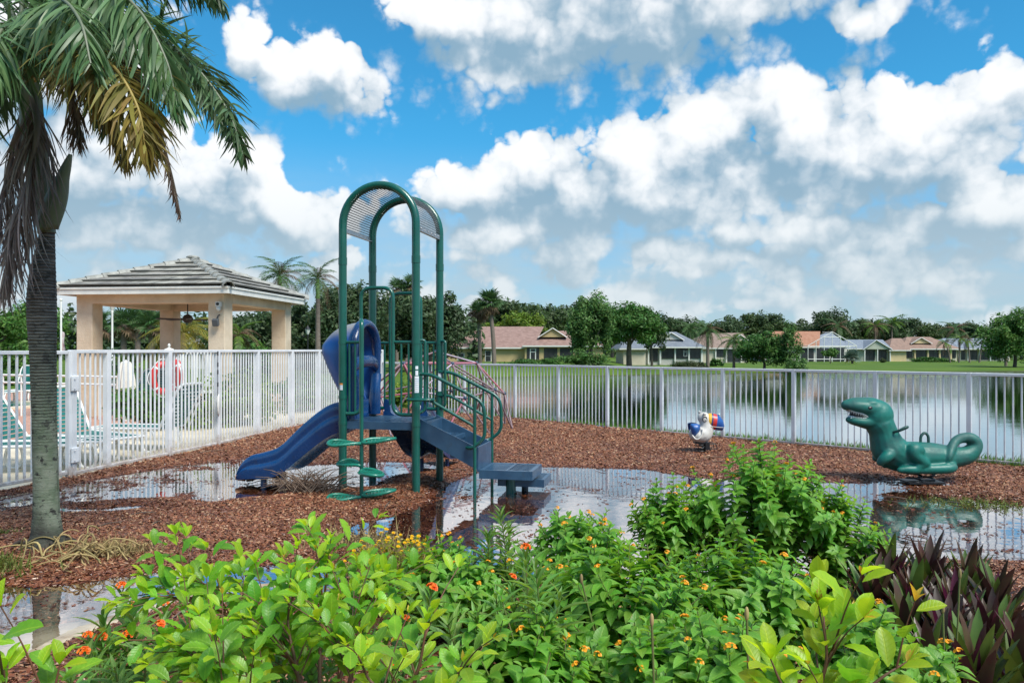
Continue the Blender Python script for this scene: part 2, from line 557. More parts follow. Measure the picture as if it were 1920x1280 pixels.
M = {}
def worn(*a, **k):
    """painted or moulded surface with scuffs, chalking and grime"""
    m = pm(*a, **k)
    t = m.node_tree; b = t.nodes['Principled BSDF']
    co = nd(t, 'ShaderNodeTexCoord').outputs['Object']
    src = b.inputs['Base Color'].links[0].from_socket
    c = a[1]
    chalk = smooth(t, noise(t, co, 3.1, 8, .72), .50, .74)
    cc = mixc(t, mth(t, 'MULTIPLY', chalk, .30), src, tuple(.03 + v * 1.2 for v in c))
    scuff = smooth(t, noise(t, vmt(t, 'MULTIPLY', co, (1, 1, 3.5)), 38, 5, .7), .66, .73)
    cc = mixc(t, mth(t, 'MULTIPLY', scuff, .5), cc, tuple(.16 + v for v in c))
    grime = smooth(t, noise(t, vmt(t, 'ADD', co, (5, 2, 7)), 6, 6, .7), .56, .72)
    cc = mixc(t, mth(t, 'MULTIPLY', grime, .35), cc, (.035, .033, .028))
    lk(t, cc, b.inputs['Base Color'])
    lk(t, mth(t, 'ADD', mth(t, 'MULTIPLY', chalk, .22), k.get('rough', .4)), b.inputs['Roughness'])
    return m
M['white_alu'] = pm('white_painted_aluminium', (0.77, 0.78, 0.80), (0.62, 0.64, 0.66), 2.0, rough=0.38, bump=0.03)
def splash(m):
    """mud splashed on the lowest part and a little mildew"""
    t = m.node_tree; b = t.nodes['Principled BSDF']; co = nd(t, 'ShaderNodeTexCoord').outputs['Object']
    sp = nd(t, 'ShaderNodeSeparateXYZ'); lk(t, co, sp.inputs[0])
    pos = nd(t, 'ShaderNodeNewGeometry').outputs['Position']
    sw = nd(t, 'ShaderNodeSeparateXYZ'); lk(t, pos, sw.inputs[0])
    n = noise(t, pos, 9, 5, .7)
    d = smooth(t, mth(t, 'ADD', sw.outputs[2], mth(t, 'MULTIPLY', n, -.55)), .0, -.26)
    src = b.inputs['Base Color'].links[0].from_socket
    c = mixc(t, mth(t, 'MULTIPLY', d, .7), src, (.26, .17, .11))
    mil = smooth(t, noise(t, pos, 5, 6, .75), .60, .74)
    lk(t, mixc(t, mth(t, 'MULTIPLY', mil, .16), c, (.40, .41, .37)), b.inputs['Base Color'])
splash(M['white_alu'])
M['green_pipe'] = worn('green_powder_coat', (0.003, 0.072, 0.054), (0.005, 0.098, 0.076), 2.2, rough=0.28, coat=0.25, bump=0.03, bscale=40)
M['pod_green'] = pm('green_vinyl_coating', (0.01, 0.19, 0.13), (0.012, 0.15, 0.10), 5, rough=0.35, coat=0.2)
M['blue_plastic'] = worn('blue_moulded_plastic', (0.004, 0.038, 0.135), (0.006, 0.054, 0.185), 2.5, rough=0.27, coat=0.45, bump=0.04, bscale=60)
M['deck_blue'] = worn('slate_blue_vinyl', (0.022, 0.062, 0.12), (0.035, 0.09, 0.16), 4.0, rough=0.36, bump=0.08, bscale=70, coat=0.15)
M['black'] = pm('black_steel', (0.012, 0.012, 0.014), rough=0.4)
M['steel'] = pm('galvanised_steel', (0.45, 0.46, 0.48), (0.3, 0.3, 0.31), 30, rough=0.35, metal=0.9)
M['mesh_metal'] = pm('perforated_steel', (0.045, 0.048, 0.050), (0.11, 0.105, 0.105), 9, rough=0.5, lo=.45, hi=.7)
M['sticker'] = pm('white_sticker', (0.75, 0.76, 0.78), (0.6, 0.68, 0.78), 18, rough=0.5)
M['orange_sticker'] = pm('orange_sticker', (0.75, 0.25, 0.04), rough=0.5)
M['concrete'] = pm('pale_concrete', (0.58, 0.49, 0.35), (0.70, 0.61, 0.46), 1.6, rough=0.55, bump=0.12, bscale=30)
M['path'] = pm('wet_concrete_path', (0.28, 0.21, 0.14), (0.48, 0.41, 0.31), 4.0, rough=0.22, bump=0.1, bscale=40, rough2=0.55)
# ================================================================== THE SETTING
POND_Z = -1.2
BF = [(-3.42, 20.3), (-2.3, 19.25), (-1.12, 18.22), (0.07, 17.19), (0.97, 16.22), (1.87, 15.16), (2.79, 14.41), (3.70, 13.57), (4.62, 12.68),
      (5.52, 11.74), (6.38, 10.79), (7.27, 9.92), (8.16, 9.04)]
LF = [(-5.43, 9.55), (-5.33, 10.18), (-5.06, 11.40), (-4.82, 12.64), (-4.62, 14.02), (-4.37, 15.32), (-4.12, 16.45), (-3.90, 17.74), (-3.66, 19.02), (-3.42, 20.3)]
GATE = [(-5.43, 9.55), (-5.80, 8.33)]
PLAY = [(-6.45, 6.2), (-5.80, 8.33)] + LF + BF[1:] + [(11.6, 5.6), (11.0, 0.6), (-7.0, 0.6)]
BN = np.array([0.705, 0.709])

def land_z(x, y):
    x = np.asarray(x, float); y = np.asarray(y, float)
    d = (x - 0.07) * BN[0] + (y - 17.19) * BN[1]
    ys = np.maximum(y, 1.0)
    px = 960 + 1450 * x / ys
    shore = np.interp(px, [700, 820, 900, 1000, 1090, 1200, 1300, 1500, 1920, 2600, 4200], [56, 70, 76, 80, 82, 83, 86, 92, 98, 100, 100])
    shore = shore + 1.6 * (fbm(x * 0.07, y * 0.07, 5, 3) - 0.5)
    far = np.where(px < 1150, -0.3, -0.95) * 1.0
    far = -0.3 - 0.65 * sstep(px, 1120, 1190)
    zfar = -1.75 + (far + 1.75) * sstep(y, shore - 4.5, shore + 3.5)
    zfar = np.where(y > shore, np.maximum(zfar, -1.14 + (far + 1.14) * sstep(y, shore, shore + 30)), zfar)
    near = -0.04 - 1.9 * sstep(d, 1.0, 4.2)
    lb = sstep(px, 790, 850)                     # pond only to the right of this bearing
    near = -0.04 * (1 - lb) + near * lb
    zfar = -0.06 * (1 - lb) + zfar * lb
    z = np.where(y < 26, near, np.where(y > 34, np.maximum(zfar, -1.9), near))
    z = np.where((y >= 26) & (y <= 34) & (lb > 0.5), -1.9, z)
    side = (x > 9) & (y < 14) & (d > 1)
    z = np.where(d < 0.12, -0.05, z)
    return z

# lawn / terrain sheet out to the horizon
def build_ground():
    angs = list(np.arange(-44, 60, 0.5)) + list(np.arange(60, 316, 4.0))
    rad = list(np.geomspace(2.0, 230, 330)) + list(np.geomspace(240, 5000, 24))
    A, Rr = np.meshgrid(np.radians(angs), np.array(rad), indexing='ij')
    X, Y = Rr * np.sin(A), Rr * np.cos(A)
    Z = land_z(X, Y)
    Z = Z + 0.05 * (fbm(X * 0.3, Y * 0.3, 3, 3) - 0.5) * (np.abs(Z) > 0.06)
    insd = poly_sd(X, Y, PLAY)
    Z = np.where(insd > 0.12, -0.5, Z)
    Z = np.where((Rr > 240), np.minimum(Z, -0.3), Z)
    V = np.stack([X, Y, Z], -1).reshape(-1, 3)
    na, nr = X.shape
    ii, jj = np.meshgrid(np.arange(na), np.arange(nr - 1), indexing='ij')
    i2 = (ii + 1) % na
    F = np.stack([ii * nr + jj, ii * nr + jj + 1, i2 * nr + jj + 1, i2 * nr + jj], -1).reshape(-1, 4)
    m = bpy.data.materials.new('lawn_grass'); m.use_nodes = True
    t = m.node_tree; b = t.nodes['Principled BSDF']
    b.inputs['Roughness'].default_value = 0.8; b.inputs['Specular IOR Level'].default_value = 0.2
    co = nd(t, 'ShaderNodeTexCoord').outputs['Object']
    f1 = smooth(t, noise(t, co, 0.12, 5, 0.6), 0.35, 0.68)
    f2 = smooth(t, noise(t, co, 3.0, 6, 0.7), 0.3, 0.7)
    c = mixc(t, f1, (0.062, 0.125, 0.011), (0.105, 0.165, 0.016))
    c = mixc(t, mth(t, 'MULTIPLY', f2, 0.5), c, (0.045, 0.095, 0.010))
    sp = nd(t, 'ShaderNodeSeparateXYZ'); lk(t, co, sp.inputs[0])
    mud = smooth(t, sp.outputs[2], -1.06, -1.2)     # reeds and mud at the water's edge
    c = mixc(t, mud, c, (0.055, 0.06, 0.022))
    lk(t, c, b.inputs['Base Color'])
    bn = nd(t, 'ShaderNodeBump'); bn.inputs['Strength'].default_value = 0.6; bn.inputs['Distance'].default_value = 0.06
    lk(t, noise(t, co, 14, 5, 0.7), bn.inputs['Height']); lk(t, bn.outputs[0], b.inputs['Normal'])
    o = link_mesh('ground', np_mesh('ground', V, F, m, True))
    sset(o, kind='structure')
build_ground()

def build_pond():
    m = bpy.data.materials.new('pond_water'); m.use_nodes = True
    t = m.node_tree; b = t.nodes['Principled BSDF']
    b.inputs['Base Color'].default_value = (0.014, 0.020, 0.012, 1)
    b.inputs['Roughness'].default_value = 0.02
    b.inputs['IOR'].default_value = 3.0
    b.inputs['Specular IOR Level'].default_value = 0.7
    co = nd(t, 'ShaderNodeTexCoord').outputs['Object']
    band = noise(t, vmt(t, 'MULTIPLY', co, (0.018, 0.05, 1)), 1.0, 3, 0.5)
    sp = nd(t, 'ShaderNodeSeparateXYZ'); lk(t, co, sp.inputs[0])
    farr = smooth(t, sp.outputs[1], 42, 70)        # the breeze ruffles the open water further out
    amp = mth(t, 'MULTIPLY_ADD', farr, 0.9, mth(t, 'MULTIPLY', smooth(t, band, 0.45, 0.75), 0.5))
    rip = noise(t, vmt(t, 'MULTIPLY', co, (1.1, 2.6, 1)), 1.5, 4, 0.6)
    rip2 = noise(t, vmt(t, 'MULTIPLY', co, (0.5, 1.0, 1)), 0.5, 2, 0.5)
    h = mth(t, 'ADD', mth(t, 'MULTIPLY', rip, mth(t, 'MULTIPLY_ADD', amp, 0.016, 0.0022)), mth(t, 'MULTIPLY', rip2, 0.004))
    bn = nd(t, 'ShaderNodeBump'); bn.inputs['Strength'].default_value = 1.0; bn.inputs['Distance'].default_value = 1.0
    lk(t, h, bn.inputs['Height']); lk(t, bn.outputs[0], b.inputs['Normal'])
    # open water seen at a grazing angle is nearly all reflection
    gl = nd(t, 'ShaderNodeBsdfGlossy'); gl.inputs['Roughness'].default_value = 0.015; gl.inputs['Color'].default_value = (0.96, 0.98, 1, 1)
    lk(t, bn.outputs[0], gl.inputs['Normal'])
    lw = nd(t, 'ShaderNodeLayerWeight'); lw.inputs['Blend'].default_value = 0.5
    mx = nd(t, 'ShaderNodeMixShader')
    lk(t, mth(t, 'MULTIPLY', mth(t, 'POWER', lw.outputs['Facing'], 1.3), 0.98), mx.inputs[0]); lk(t, b.outputs[0], mx.inputs[1]); lk(t, gl.outputs[0], mx.inputs[2])
    lk(t, mx.outputs[0], t.nodes['Material Output'].inputs['Surface'])
    b.inputs['IOR'].default_value = 1.33
    mb = MB(); mb.add([(-20, 8, POND_Z), (260, -40, POND_Z), (260, 112, POND_Z), (-20, 112, POND_Z)], [(0, 1, 2, 3)])
    sset(mb.build('pond', m), kind='structure')
build_pond()

# ---- mulch bed with rain puddles
def PX(*pts): return [gp(x, y) for x, y in pts]
PUDDLES = [
    # strip by the pool fence
    (PX((-60, 975), (60, 948), (180, 940), (330, 935), (420, 905), (560, 882), (560, 858), (470, 856), (330, 872), (200, 892), (110, 910), (-60, 938)), 0.035),
    # under and left of the slide
    (PX((350, 938), (420, 912), (520, 884), (600, 868), (700, 862), (790, 864), (850, 874), (800, 886), (735, 893), (700, 915), (640, 918), (560, 925), (470, 935), (400, 944)), 0.0),
    # the big one in front of the steps
    (PX((630, 1012), (650, 985), (740, 962), (800, 940), (838, 905), (880, 885), (930, 872), (1040, 873), (1200, 876), (1320, 893), (1450, 898), (1640, 903), (1760, 926), (1900, 946),
        (2150, 960), (2200, 1075), (1850, 1050), (1640, 1062), (1300, 1110), (1000, 1085), (760, 1060), (650, 1040)), 0.0),
    # round the dinosaur's spring
    (PX((1655, 901), (1700, 896), (1760, 900), (1800, 910), (1750, 914), (1690, 909)), 0.0),
    # flooded path lower left
    (PX((-80, 1210), (-80, 1085), (60, 1092), (150, 1086), (300, 1066), (420, 1056), (560, 1056), (660, 1072), (690, 1100), (560, 1118), (400, 1110), (300, 1122), (200, 1150), (60, 1172)), 0.0),
    (PX((90, 952), (180, 952), (260, 946), (300, 952), (220, 960), (120, 962)), 0.0),
    (PX((330, 905), (450, 885), (540, 870), (620, 880), (560, 905), (450, 930), (360, 935)), 0.02),
]
PATHS = [([(-260, 1182), (-100, 1180), (10, 1172), (110, 1160), (200, 1140), (300, 1110), (430, 1090), (600, 1080)],
          [(-260, 1262), (-100, 1262), (10, 1250), (110, 1214), (200, 1178), (310, 1140), (430, 1106), (600, 1090)]),
         ([(1885, 1160), (1930, 1128), (2000, 1105), (2200, 1085)], [(1890, 1200), (1950, 1176), (2040, 1150), (2250, 1125)])]
PATH_POLY = [[gp(*p) for p in far] + [gp(*p) for p in near][::-1] for far, near in PATHS]
def mulch_h(X, Y):
    n1 = fbm(X * 1.3, Y * 1.3, 11, 4) - 0.5
    n2 = fbm(X * 6, Y * 6, 12, 3) - 0.5
    land = 0.045 + 0.05 * n1 + 0.03 * n2 + 0.06 * sstep(Y, 11, 17) - 0.02 * sstep(6.0 - Y, 0, 1.5)
    palm = np.hypot(X + 3.6, Y - 5.95)
    land = land + 0.06 * np.exp(-(palm / 0.5) ** 2)
    h = land
    for poly, lift in PUDDLES:
        s = poly_sd(X, Y, poly) + 0.42 * n1 + 0.24 * n2 + 0.05
        t = sstep(s, -0.16, 0.26)
        h = h * (1 - t) + np.minimum(h, -0.042 + lift * 0.38 + 0.065 * n1 + 0.075 * n2) * t
    dn = np.hypot((X - 4.93) / .62, (Y - 9.25) / .30)
    h = np.minimum(h, -0.012 + 0.07 * sstep(dn, .75, 1.25) + 0.03 * n1 + 0.2 * sstep(dn, 1.1, 1.5))
    for poly in PATH_POLY:
        h = np.minimum(h, np.where(poly_sd(X, Y, poly) > 0.0, -0.07, h))
    return h
def in_view(X, Y, m=0.04):
    return (np.abs(X) < Y * (0.662 + m)) & (Y > 3.4)

def build_mulch():
    xs = np.arange(-7.2, 12.0, 0.045); ys = np.arange(0.6, 20.6, 0.045)
    X, Y = np.meshgrid(xs, ys, indexing='ij')
    s = poly_sd(X, Y, PLAY)
    Z = mulch_h(X, Y)
    Z = np.where(s < 0.1, np.minimum(np.maximum(Z, 0.0), 0.03), Z)
    V = np.stack([X, Y, Z], -1).reshape(-1, 3)
    nx, ny = X.shape
    ii, jj = np.meshgrid(np.arange(nx - 1), np.arange(ny - 1), indexing='ij')
    F = np.stack([ii * ny + jj, (ii + 1) * ny + jj, (ii + 1) * ny + jj + 1, ii * ny + jj + 1], -1).reshape(-1, 4)
    keep = (s.reshape(-1)[F] > -0.03).all(1)
    F = F[keep]
    used = np.unique(F); remap = np.full(len(V), -1); remap[used] = np.arange(len(used))
    m = bpy.data.materials.new('wet_wood_mulch'); m.use_nodes = True
    t = m.node_tree; b = t.nodes['Principled BSDF']
    co = nd(t, 'ShaderNodeTexCoord').outputs['Object']
    vo = nd(t, 'ShaderNodeTexVoronoi'); vo.inputs['Scale'].default_value = 42; vo.inputs['Randomness'].default_value = 1
    lk(t, vmt(t, 'ADD', vmt(t, 'MULTIPLY', co, (1, 1.3, 0.0)), vmt(t, 'MULTIPLY', noise(t, co, 20, 2, 0.5, 'Color'), (0.05, 0.05, 0))), vo.inputs['Vector'])
    sc = nd(t, 'ShaderNodeSeparateColor'); lk(t, vo.outputs['Color'], sc.inputs[0])
    c = mixc(t, sc.outputs[0], (0.115, 0.038, 0.017), (0.24, 0.088, 0.038))
    c = mixc(t, smooth(t, sc.outputs[1], 0.75, 0.95), c, (0.42, 0.22, 0.12))
    big = smooth(t, noise(t, co, 0.8, 4, 0.6), 0.35, 0.7)
    c = mixc(t, mth(t, 'MULTIPLY', big, 0.35), c, (0.055, 0.026, 0.016))
    sp = nd(t, 'ShaderNodeSeparateXYZ'); lk(t, co, sp.inputs[0])
    wet = smooth(t, sp.outputs[2], 0.035, 0.002)      # soaked at and under the waterline
    c = mixc(t, mth(t, 'MULTIPLY', wet, 0.6), c, (0.26, 0.095, 0.048))
    lk(t, c, b.inputs['Base Color'])
    lk(t, mth(t, 'MULTIPLY_ADD', wet, -0.35, 0.72), b.inputs['Roughness'])
    bn = nd(t, 'ShaderNodeBump'); bn.inputs['Strength'].default_value = 0.9; bn.inputs['Distance'].default_value = 0.02
    lk(t, vo.outputs['Distance'], bn.inputs['Height']); lk(t, bn.outputs[0], b.inputs['Normal'])
    sset(link_mesh('mulch_ground', np_mesh('mulch_ground', V[used], remap[F], m, True)), kind='structure')
build_mulch()

def build_puddles():
    m = bpy.data.materials.new('rain_water'); m.use_nodes = True
    t = m.node_tree; t.nodes.remove(t.nodes['Principled BSDF'])
    co = nd(t, 'ShaderNodeTexCoord').outputs['Object']
    bn = nd(t, 'ShaderNodeBump'); bn.inputs['Strength'].default_value = 0.5; bn.inputs['Distance'].default_value = 0.003
    lk(t, noise(t, co, 5, 3, 0.5), bn.inputs['Height'])
    lw = nd(t, 'ShaderNodeLayerWeight'); lw.inputs['Blend'].default_value = 0.5
    refl = mth(t, 'MULTIPLY_ADD', mth(t, 'POWER', lw.outputs['Facing'], 1.75), 0.97, 0.02)      # mirror at a low angle, clear from above
    gl = nd(t, 'ShaderNodeBsdfGlossy'); gl.inputs['Roughness'].default_value = 0.0
    gl.inputs['Color'].default_value = (0.97, 0.98, 1, 1)
    lk(t, bn.outputs[0], gl.inputs['Normal'])
    tr = nd(t, 'ShaderNodeBsdfTransparent'); tr.inputs['Color'].default_value = (0.95, 0.90, 0.82, 1)
    mx = nd(t, 'ShaderNodeMixShader')
    lk(t, refl, mx.inputs[0]); lk(t, tr.outputs[0], mx.inputs[1]); lk(t, gl.outputs[0], mx.inputs[2])
    lk(t, mx.outputs[0], t.nodes['Material Output'].inputs['Surface'])
    # water lies at one level wherever the mulch is lower
    xs = np.arange(-6.6, 11.0, 0.12); ys = np.arange(3.2, 15.5, 0.12)
    X, Y = np.meshgrid(xs, ys, indexing='ij')
    H = mulch_h(X, Y); low = H < 0.02
    grow = low.copy()
    for dx in (-1, 0, 1):
        for dy in (-1, 0, 1):
            grow |= np.roll(np.roll(low, dx, 0), dy, 1)
    grow &= poly_sd(X, Y, PLAY) > 0.05
    nx, ny = X.shape
    V = np.stack([X, Y, np.zeros_like(X)], -1).reshape(-1, 3)
    ii, jj = np.meshgrid(np.arange(nx - 1), np.arange(ny - 1), indexing='ij')
    F = np.stack([ii * ny + jj, (ii + 1) * ny + jj, (ii + 1) * ny + jj + 1, ii * ny + jj + 1], -1).reshape(-1, 4)
    F = F[grow.reshape(-1)[F].all(1)]
    used = np.unique(F); remap = np.full(len(V), -1); remap[used] = np.arange(len(used))
    sset(link_mesh('puddle_water', np_mesh('puddle_water', V[used], remap[F], m, True)), kind='structure')
build_puddles()

# ---- loose bark chips lying on the bed
def chips(name, n_try, ymin, ymax, size, on_water=False, seed=1, keepf=1.0):
    g = np.random.default_rng(seed)
    Y = np.sqrt(g.uniform(ymin ** 2, ymax ** 2, n_try))
    X = g.uniform(-0.70, 0.70, n_try) * Y
    H = mulch_h(X, Y)
    s = poly_sd(X, Y, PLAY)
    if on_water:
        clump = fbm(X * 2.2, Y * 3.5, 44, 4)
        onp = np.zeros(n_try, bool)
        for poly in PATH_POLY: onp |= poly_sd(X, Y, poly) > 0.10
        ok = ~onp & (H < 0.0) & (s > 0.1) & (g.random(n_try) < np.clip((H + 0.032) * 40, 0, 1) * 0.9 + sstep(clump, 0.55, 0.72) * 0.35)
        H = np.full(n_try, 0.003)
    else:
        ok = (H > -0.075) & (s > 0.03)
        for poly in PATH_POLY: ok &= ~((H < -0.03) & (poly_sd(X, Y, poly) > -0.02))
    X, Y, H = X[ok], Y[ok], H[ok]
    n = len(X)
    L = g.uniform(0.5, 1.35, n) * size; W = L * g.uniform(0.22, 0.55, n); T = g.uniform(0.12, 0.3, n) * W
    yaw = g.uniform(0, 6.283, n); til = g.normal(0, 0.05 if on_water else 0.38, n); rol = g.normal(0, 0.05 if on_water else 0.45, n)
    base = np.array([(-.5, -.35, 0), (-.42, .5, 0), (.5, .42, 0), (.44, -.5, 0), (-.3, .02, 1), (.34, -.02, 1)], float)
    P = base[None] * np.stack([L, W, T], -1)[:, None]
    x, y, z = P[..., 0], P[..., 1], P[..., 2]
    c, s_ = np.cos(til)[:, None], np.sin(til)[:, None]; x, z = x * c - z * s_, x * s_ + z * c
    c, s_ = np.cos(rol)[:, None], np.sin(rol)[:, None]; y, z = y * c - z * s_, y * s_ + z * c
    c, s_ = np.cos(yaw)[:, None], np.sin(yaw)[:, None]; x, y = x * c - y * s_, x * s_ + y * c
    V = np.stack([x + X[:, None], y + Y[:, None], z + (H + (0.0 if on_water else 0.006))[:, None]], -1).reshape(-1, 3)
    tris = np.array([(0, 4, 1), (0, 3, 4), (3, 5, 4), (3, 2, 5), (1, 4, 5), (1, 5, 2)])
    F = (np.arange(n)[:, None, None] * 6 + tris[None]).reshape(-1, 3)
    o = link_mesh(name, np_mesh(name, V, F, M['chip'], False))
    return sset(o, kind='stuff')
def chip_mat():
    m = bpy.data.materials.new('bark_chip'); m.use_nodes = True
    t = m.node_tree; b = t.nodes['Principled BSDF']
    r = nd(t, 'ShaderNodeNewGeometry').outputs['Random Per Island']
    cr = nd(t, 'ShaderNodeValToRGB'); lk(t, r, cr.inputs[0])
    e = cr.color_ramp.elements
    e[0].position = 0; e[0].color = (0.085, 0.030, 0.017, 1)
    e[1].position = 1; e[1].color = (0.56, 0.36, 0.20, 1)
    for p, cl in ((0.3, (0.16, 0.050, 0.021, 1)), (0.6, (0.25, 0.086, 0.035, 1)), (0.82, (0.34, 0.135, 0.058, 1)), (0.93, (0.35, 0.20, 0.11, 1))):
        k = e.new(p); k.color = cl
    sp = nd(t, 'ShaderNodeSeparateXYZ'); lk(t, nd(t, 'ShaderNodeNewGeometry').outputs['Position'], sp.inputs[0])
    wet = mth(t, 'MULTIPLY', smooth(t, sp.outputs[2], .072, .016), smooth(t, sp.outputs[1], 14.5, 12.5))       # soaked margin of the puddles
    big = smooth(t, noise(t, nd(t, 'ShaderNodeTexCoord').outputs['Object'], .9, 4, .6), .40, .66)        # sun-faded drifts and damp hollows
    c = mixc(t, mth(t, 'MULTIPLY', big, .45), cr.outputs[0], vmt(t, 'MULTIPLY_ADD', cr.outputs[0], (1.15, 1.2, 1.25), (.022, .016, .012)))
    c = mixc(t, mth(t, 'MULTIPLY', wet, .85), c, vmt(t, 'MULTIPLY', cr.outputs[0], (.46, .35, .31)))
    lk(t, c, b.inputs['Base Color'])
    lk(t, mth(t, 'MULTIPLY_ADD', wet, -.3, .55), b.inputs['Roughness'])
    return m
M['chip'] = chip_mat()
sset(chips('bark_chips', 150000, 3.6, 9.0, 0.031, seed=21))
chips('bark_chips', 120000, 9.0, 14.5, 0.037, seed=22)
chips('bark_chips', 46000, 14.5, 20.0, 0.05, seed=23)
chips('floating_bark', 60000, 3.9, 12.0, 0.034, on_water=True, seed=24)

# ---- concrete path round the planting bed, partly under water
def build_path():
    for far, near in PATHS:
        A = smooth_path([gp(*p) for p in far], 8); B = smooth_path([gp(*p) for p in near], 8)
        rows = []
        for p, q in zip(A, B):
            row = []
            for f, z in ((0, -0.10), (0.05, -0.030), (0.3, -0.012), (0.6, -0.003), (0.93, 0.010), (1.0, -0.08)):
                c = p.lerp(q, f)
                row.append((c.x, c.y, z + 0.034 * (fbm(np.array([c.x * 2.2]), np.array([c.y * 2.2]), 61)[0] - 0.5)))
            rows.append(row)
        mb = MB(); mb.grid(rows)
        sset(mb.build('path', M['path']), kind='structure')
build_path()

# ---- pool deck, pavers, pool
def build_pool_area():
    mb = MB()
    edge = [(-6.6, 5.6), (-5.84, 8.31)] + [(x - 0.06, y) for x, y in LF]
    inner = [(x - 3.4 - 0.02 * i, y + 0.9) for i, (x, y) in enumerate(edge)]
    a = [(p[0], p[1], 0.012) for p in edge]; b = [(p[0], p[1], 0.012) for p in inner]
    mb.grid([a, b], False)
    mb.grid([[(p[0], p[1], -0.2) for p in edge], a], False)
    sset(mb.build('pool_deck', M['concrete']), kind='structure')
    brick = bpy.data.materials.new('brick_pavers'); brick.use_nodes = True
    t = brick.node_tree; bs = t.nodes['Principled BSDF']
    bt = nd(t, 'ShaderNodeTexBrick'); bt.inputs['Scale'].default_value = 4.5
    bt.inputs['Color1'].default_value = (0.42, 0.20, 0.13, 1); bt.inputs['Color2'].default_value = (0.52, 0.29, 0.20, 1); bt.inputs['Mortar'].default_value = (0.35, 0.27, 0.22, 1)
    bt.inputs['Mortar Size'].default_value = 0.012
    lk(t, nd(t, 'ShaderNodeTexCoord').outputs['Object'], bt.inputs['Vector']); lk(t, bt.outputs[0], bs.inputs['Base Color'])
    bs.inputs['Roughness'].default_value = 0.6
    mb = MB()
    mb.add([(-40, 4, 0.004), (-8.5, 4, 0.004), (-5.6, 21.5, 0.004), (-7, 30, 0.004), (-40, 30, 0.004)], [(0, 1, 2, 3, 4)])
    sset(mb.build('brick_paving', brick), kind='structure')
    mb = MB(); mb.prism([(-24, 20.2), (-13.6, 20.2), (-13.2, 21.4), (-13.9, 22.9), (-16, 23.4), (-24, 23.2)], 0.008, 0.016, 'z')
    wm = pm('pool_water', (0.01, 0.13, 0.12), (0.015, 0.19, 0.17), 1.5, rough=0.03)
    sset(mb.build('pool', wm), kind='structure')
    cop = MB()
    ring = [(-24, 20.2), (-13.6, 20.2), (-13.2, 21.4), (-13.9, 22.9), (-16, 23.4), (-24, 23.2)]
    for (x0, y0), (x1, y1) in zip(ring[:-1], ring[1:]):
        d = Vector((x1 - x0, y1 - y0, 0)); L = d.length
        cop.box(((x0 + x1) / 2, (y0 + y1) / 2, 0.03), (L + 0.1, 0.34, 0.06), Matrix.Rotation(math.atan2(d.y, d.x), 3, 'Z'))
    sset(cop.build('pool_coping', M['concrete']), kind='structure')
build_pool_area()

# ================================================================== FENCES
def unit_bar(name, w, h, m, top=0.0):
    return MB().bbox((0, 0, h / 2), (w, w, h), 0.003).mesh(name, m)
def rail_mesh(L, w, h, m):
    return MB().bbox((0, 0, 0), (L, w, h), 0.005).mesh('rail', m)
def fence_run(root, pts, top, pick_w, pitch, post_w, bottom_z=0.07, posts=True):
    pm_ = unit_bar('picket', pick_w, top - 0.045 - bottom_z, M['white_alu'])
    po = unit_bar('post', post_w, top + 0.03, M['white_alu'])
    for i, (x, y) in enumerate(pts):
        a = pts[min(i + 1, len(pts) - 1)]; b = pts[max(i - 1, 0)]
        yaw = math.atan2(a[1] - b[1], a[0] - b[0])
        if posts:
            link_mesh('post', po, root, M=Matrix.Translation((x, y, -0.03)) @ Matrix.Rotation(yaw, 4, 'Z'))
    for (x0, y0), (x1, y1) in zip(pts[:-1], pts[1:]):
        d = Vector((x1 - x0, y1 - y0, 0)); L = d.length; yaw = math.atan2(d.y, d.x); u = d / L
        inner = L - post_w
        n = max(2, round(inner / pitch))
        for k in range(1, n):
            q = Vector((x0, y0, bottom_z)) + u * (post_w / 2 + inner * k / n)
            link_mesh('picket', pm_, root, M=Matrix.Translation(q) @ Matrix.Rotation(yaw, 4, 'Z'))
        Lr = inner - 0.004
        mid = Vector(((x0 + x1) / 2, (y0 + y1) / 2, 0))
        for nm, z, h, w in (('top_rail', top - 0.022, 0.044, post_w * 0.92), ('bottom_rail', bottom_z, 0.04, post_w * 0.7)):
            link_mesh(nm, rail_mesh(Lr, w, h, M['white_alu']), root, M=Matrix.Translation(mid + Vector((0, 0, z))) @ Matrix.Rotation(yaw, 4, 'Z'))

f1 = thing('fence', 'tall white picket fence between the playground mulch and the pool deck', 'fence', (0, 0, 0))
fence_run(f1, LF, 1.595, 0.021, 0.093, 0.075)
f2 = thing('fence', 'lower white picket fence running along the pond behind the spring riders', 'fence', (0, 0, 0))
fence_run(f2, BF[1:], 1.276, 0.020, 0.098, 0.06)
link_mesh('top_rail', rail_mesh(1.42, 0.055, 0.044, M['white_alu']), f2, M=Matrix.Translation((-2.86, 19.78, 1.254)) @ Matrix.Rotation(math.atan2(-1.05, 1.12), 4, 'Z'))
for k in range(13):
    q = Vector((-3.42, 20.3, 0.07)).lerp(Vector((-2.3, 19.25, 0.07)), (k + 1) / 14)
    link_mesh('picket', unit_bar('picket', 0.020, 1.16, M['white_alu']) if k == 0 else f2.children[-1].data, f2, M=Matrix.Translation(q) @ Matrix.Rotation(-0.75, 4, 'Z'))
g1 = thing('gate', 'white picket gate hinged to the tall pool fence behind the palm trunk', 'gate', (0, 0, 0))
GP = [(-5.445, 9.505), (-5.80, 8.33)]
fence_run(g1, GP, 1.585, 0.024, 0.098, 0.06, 0.09)
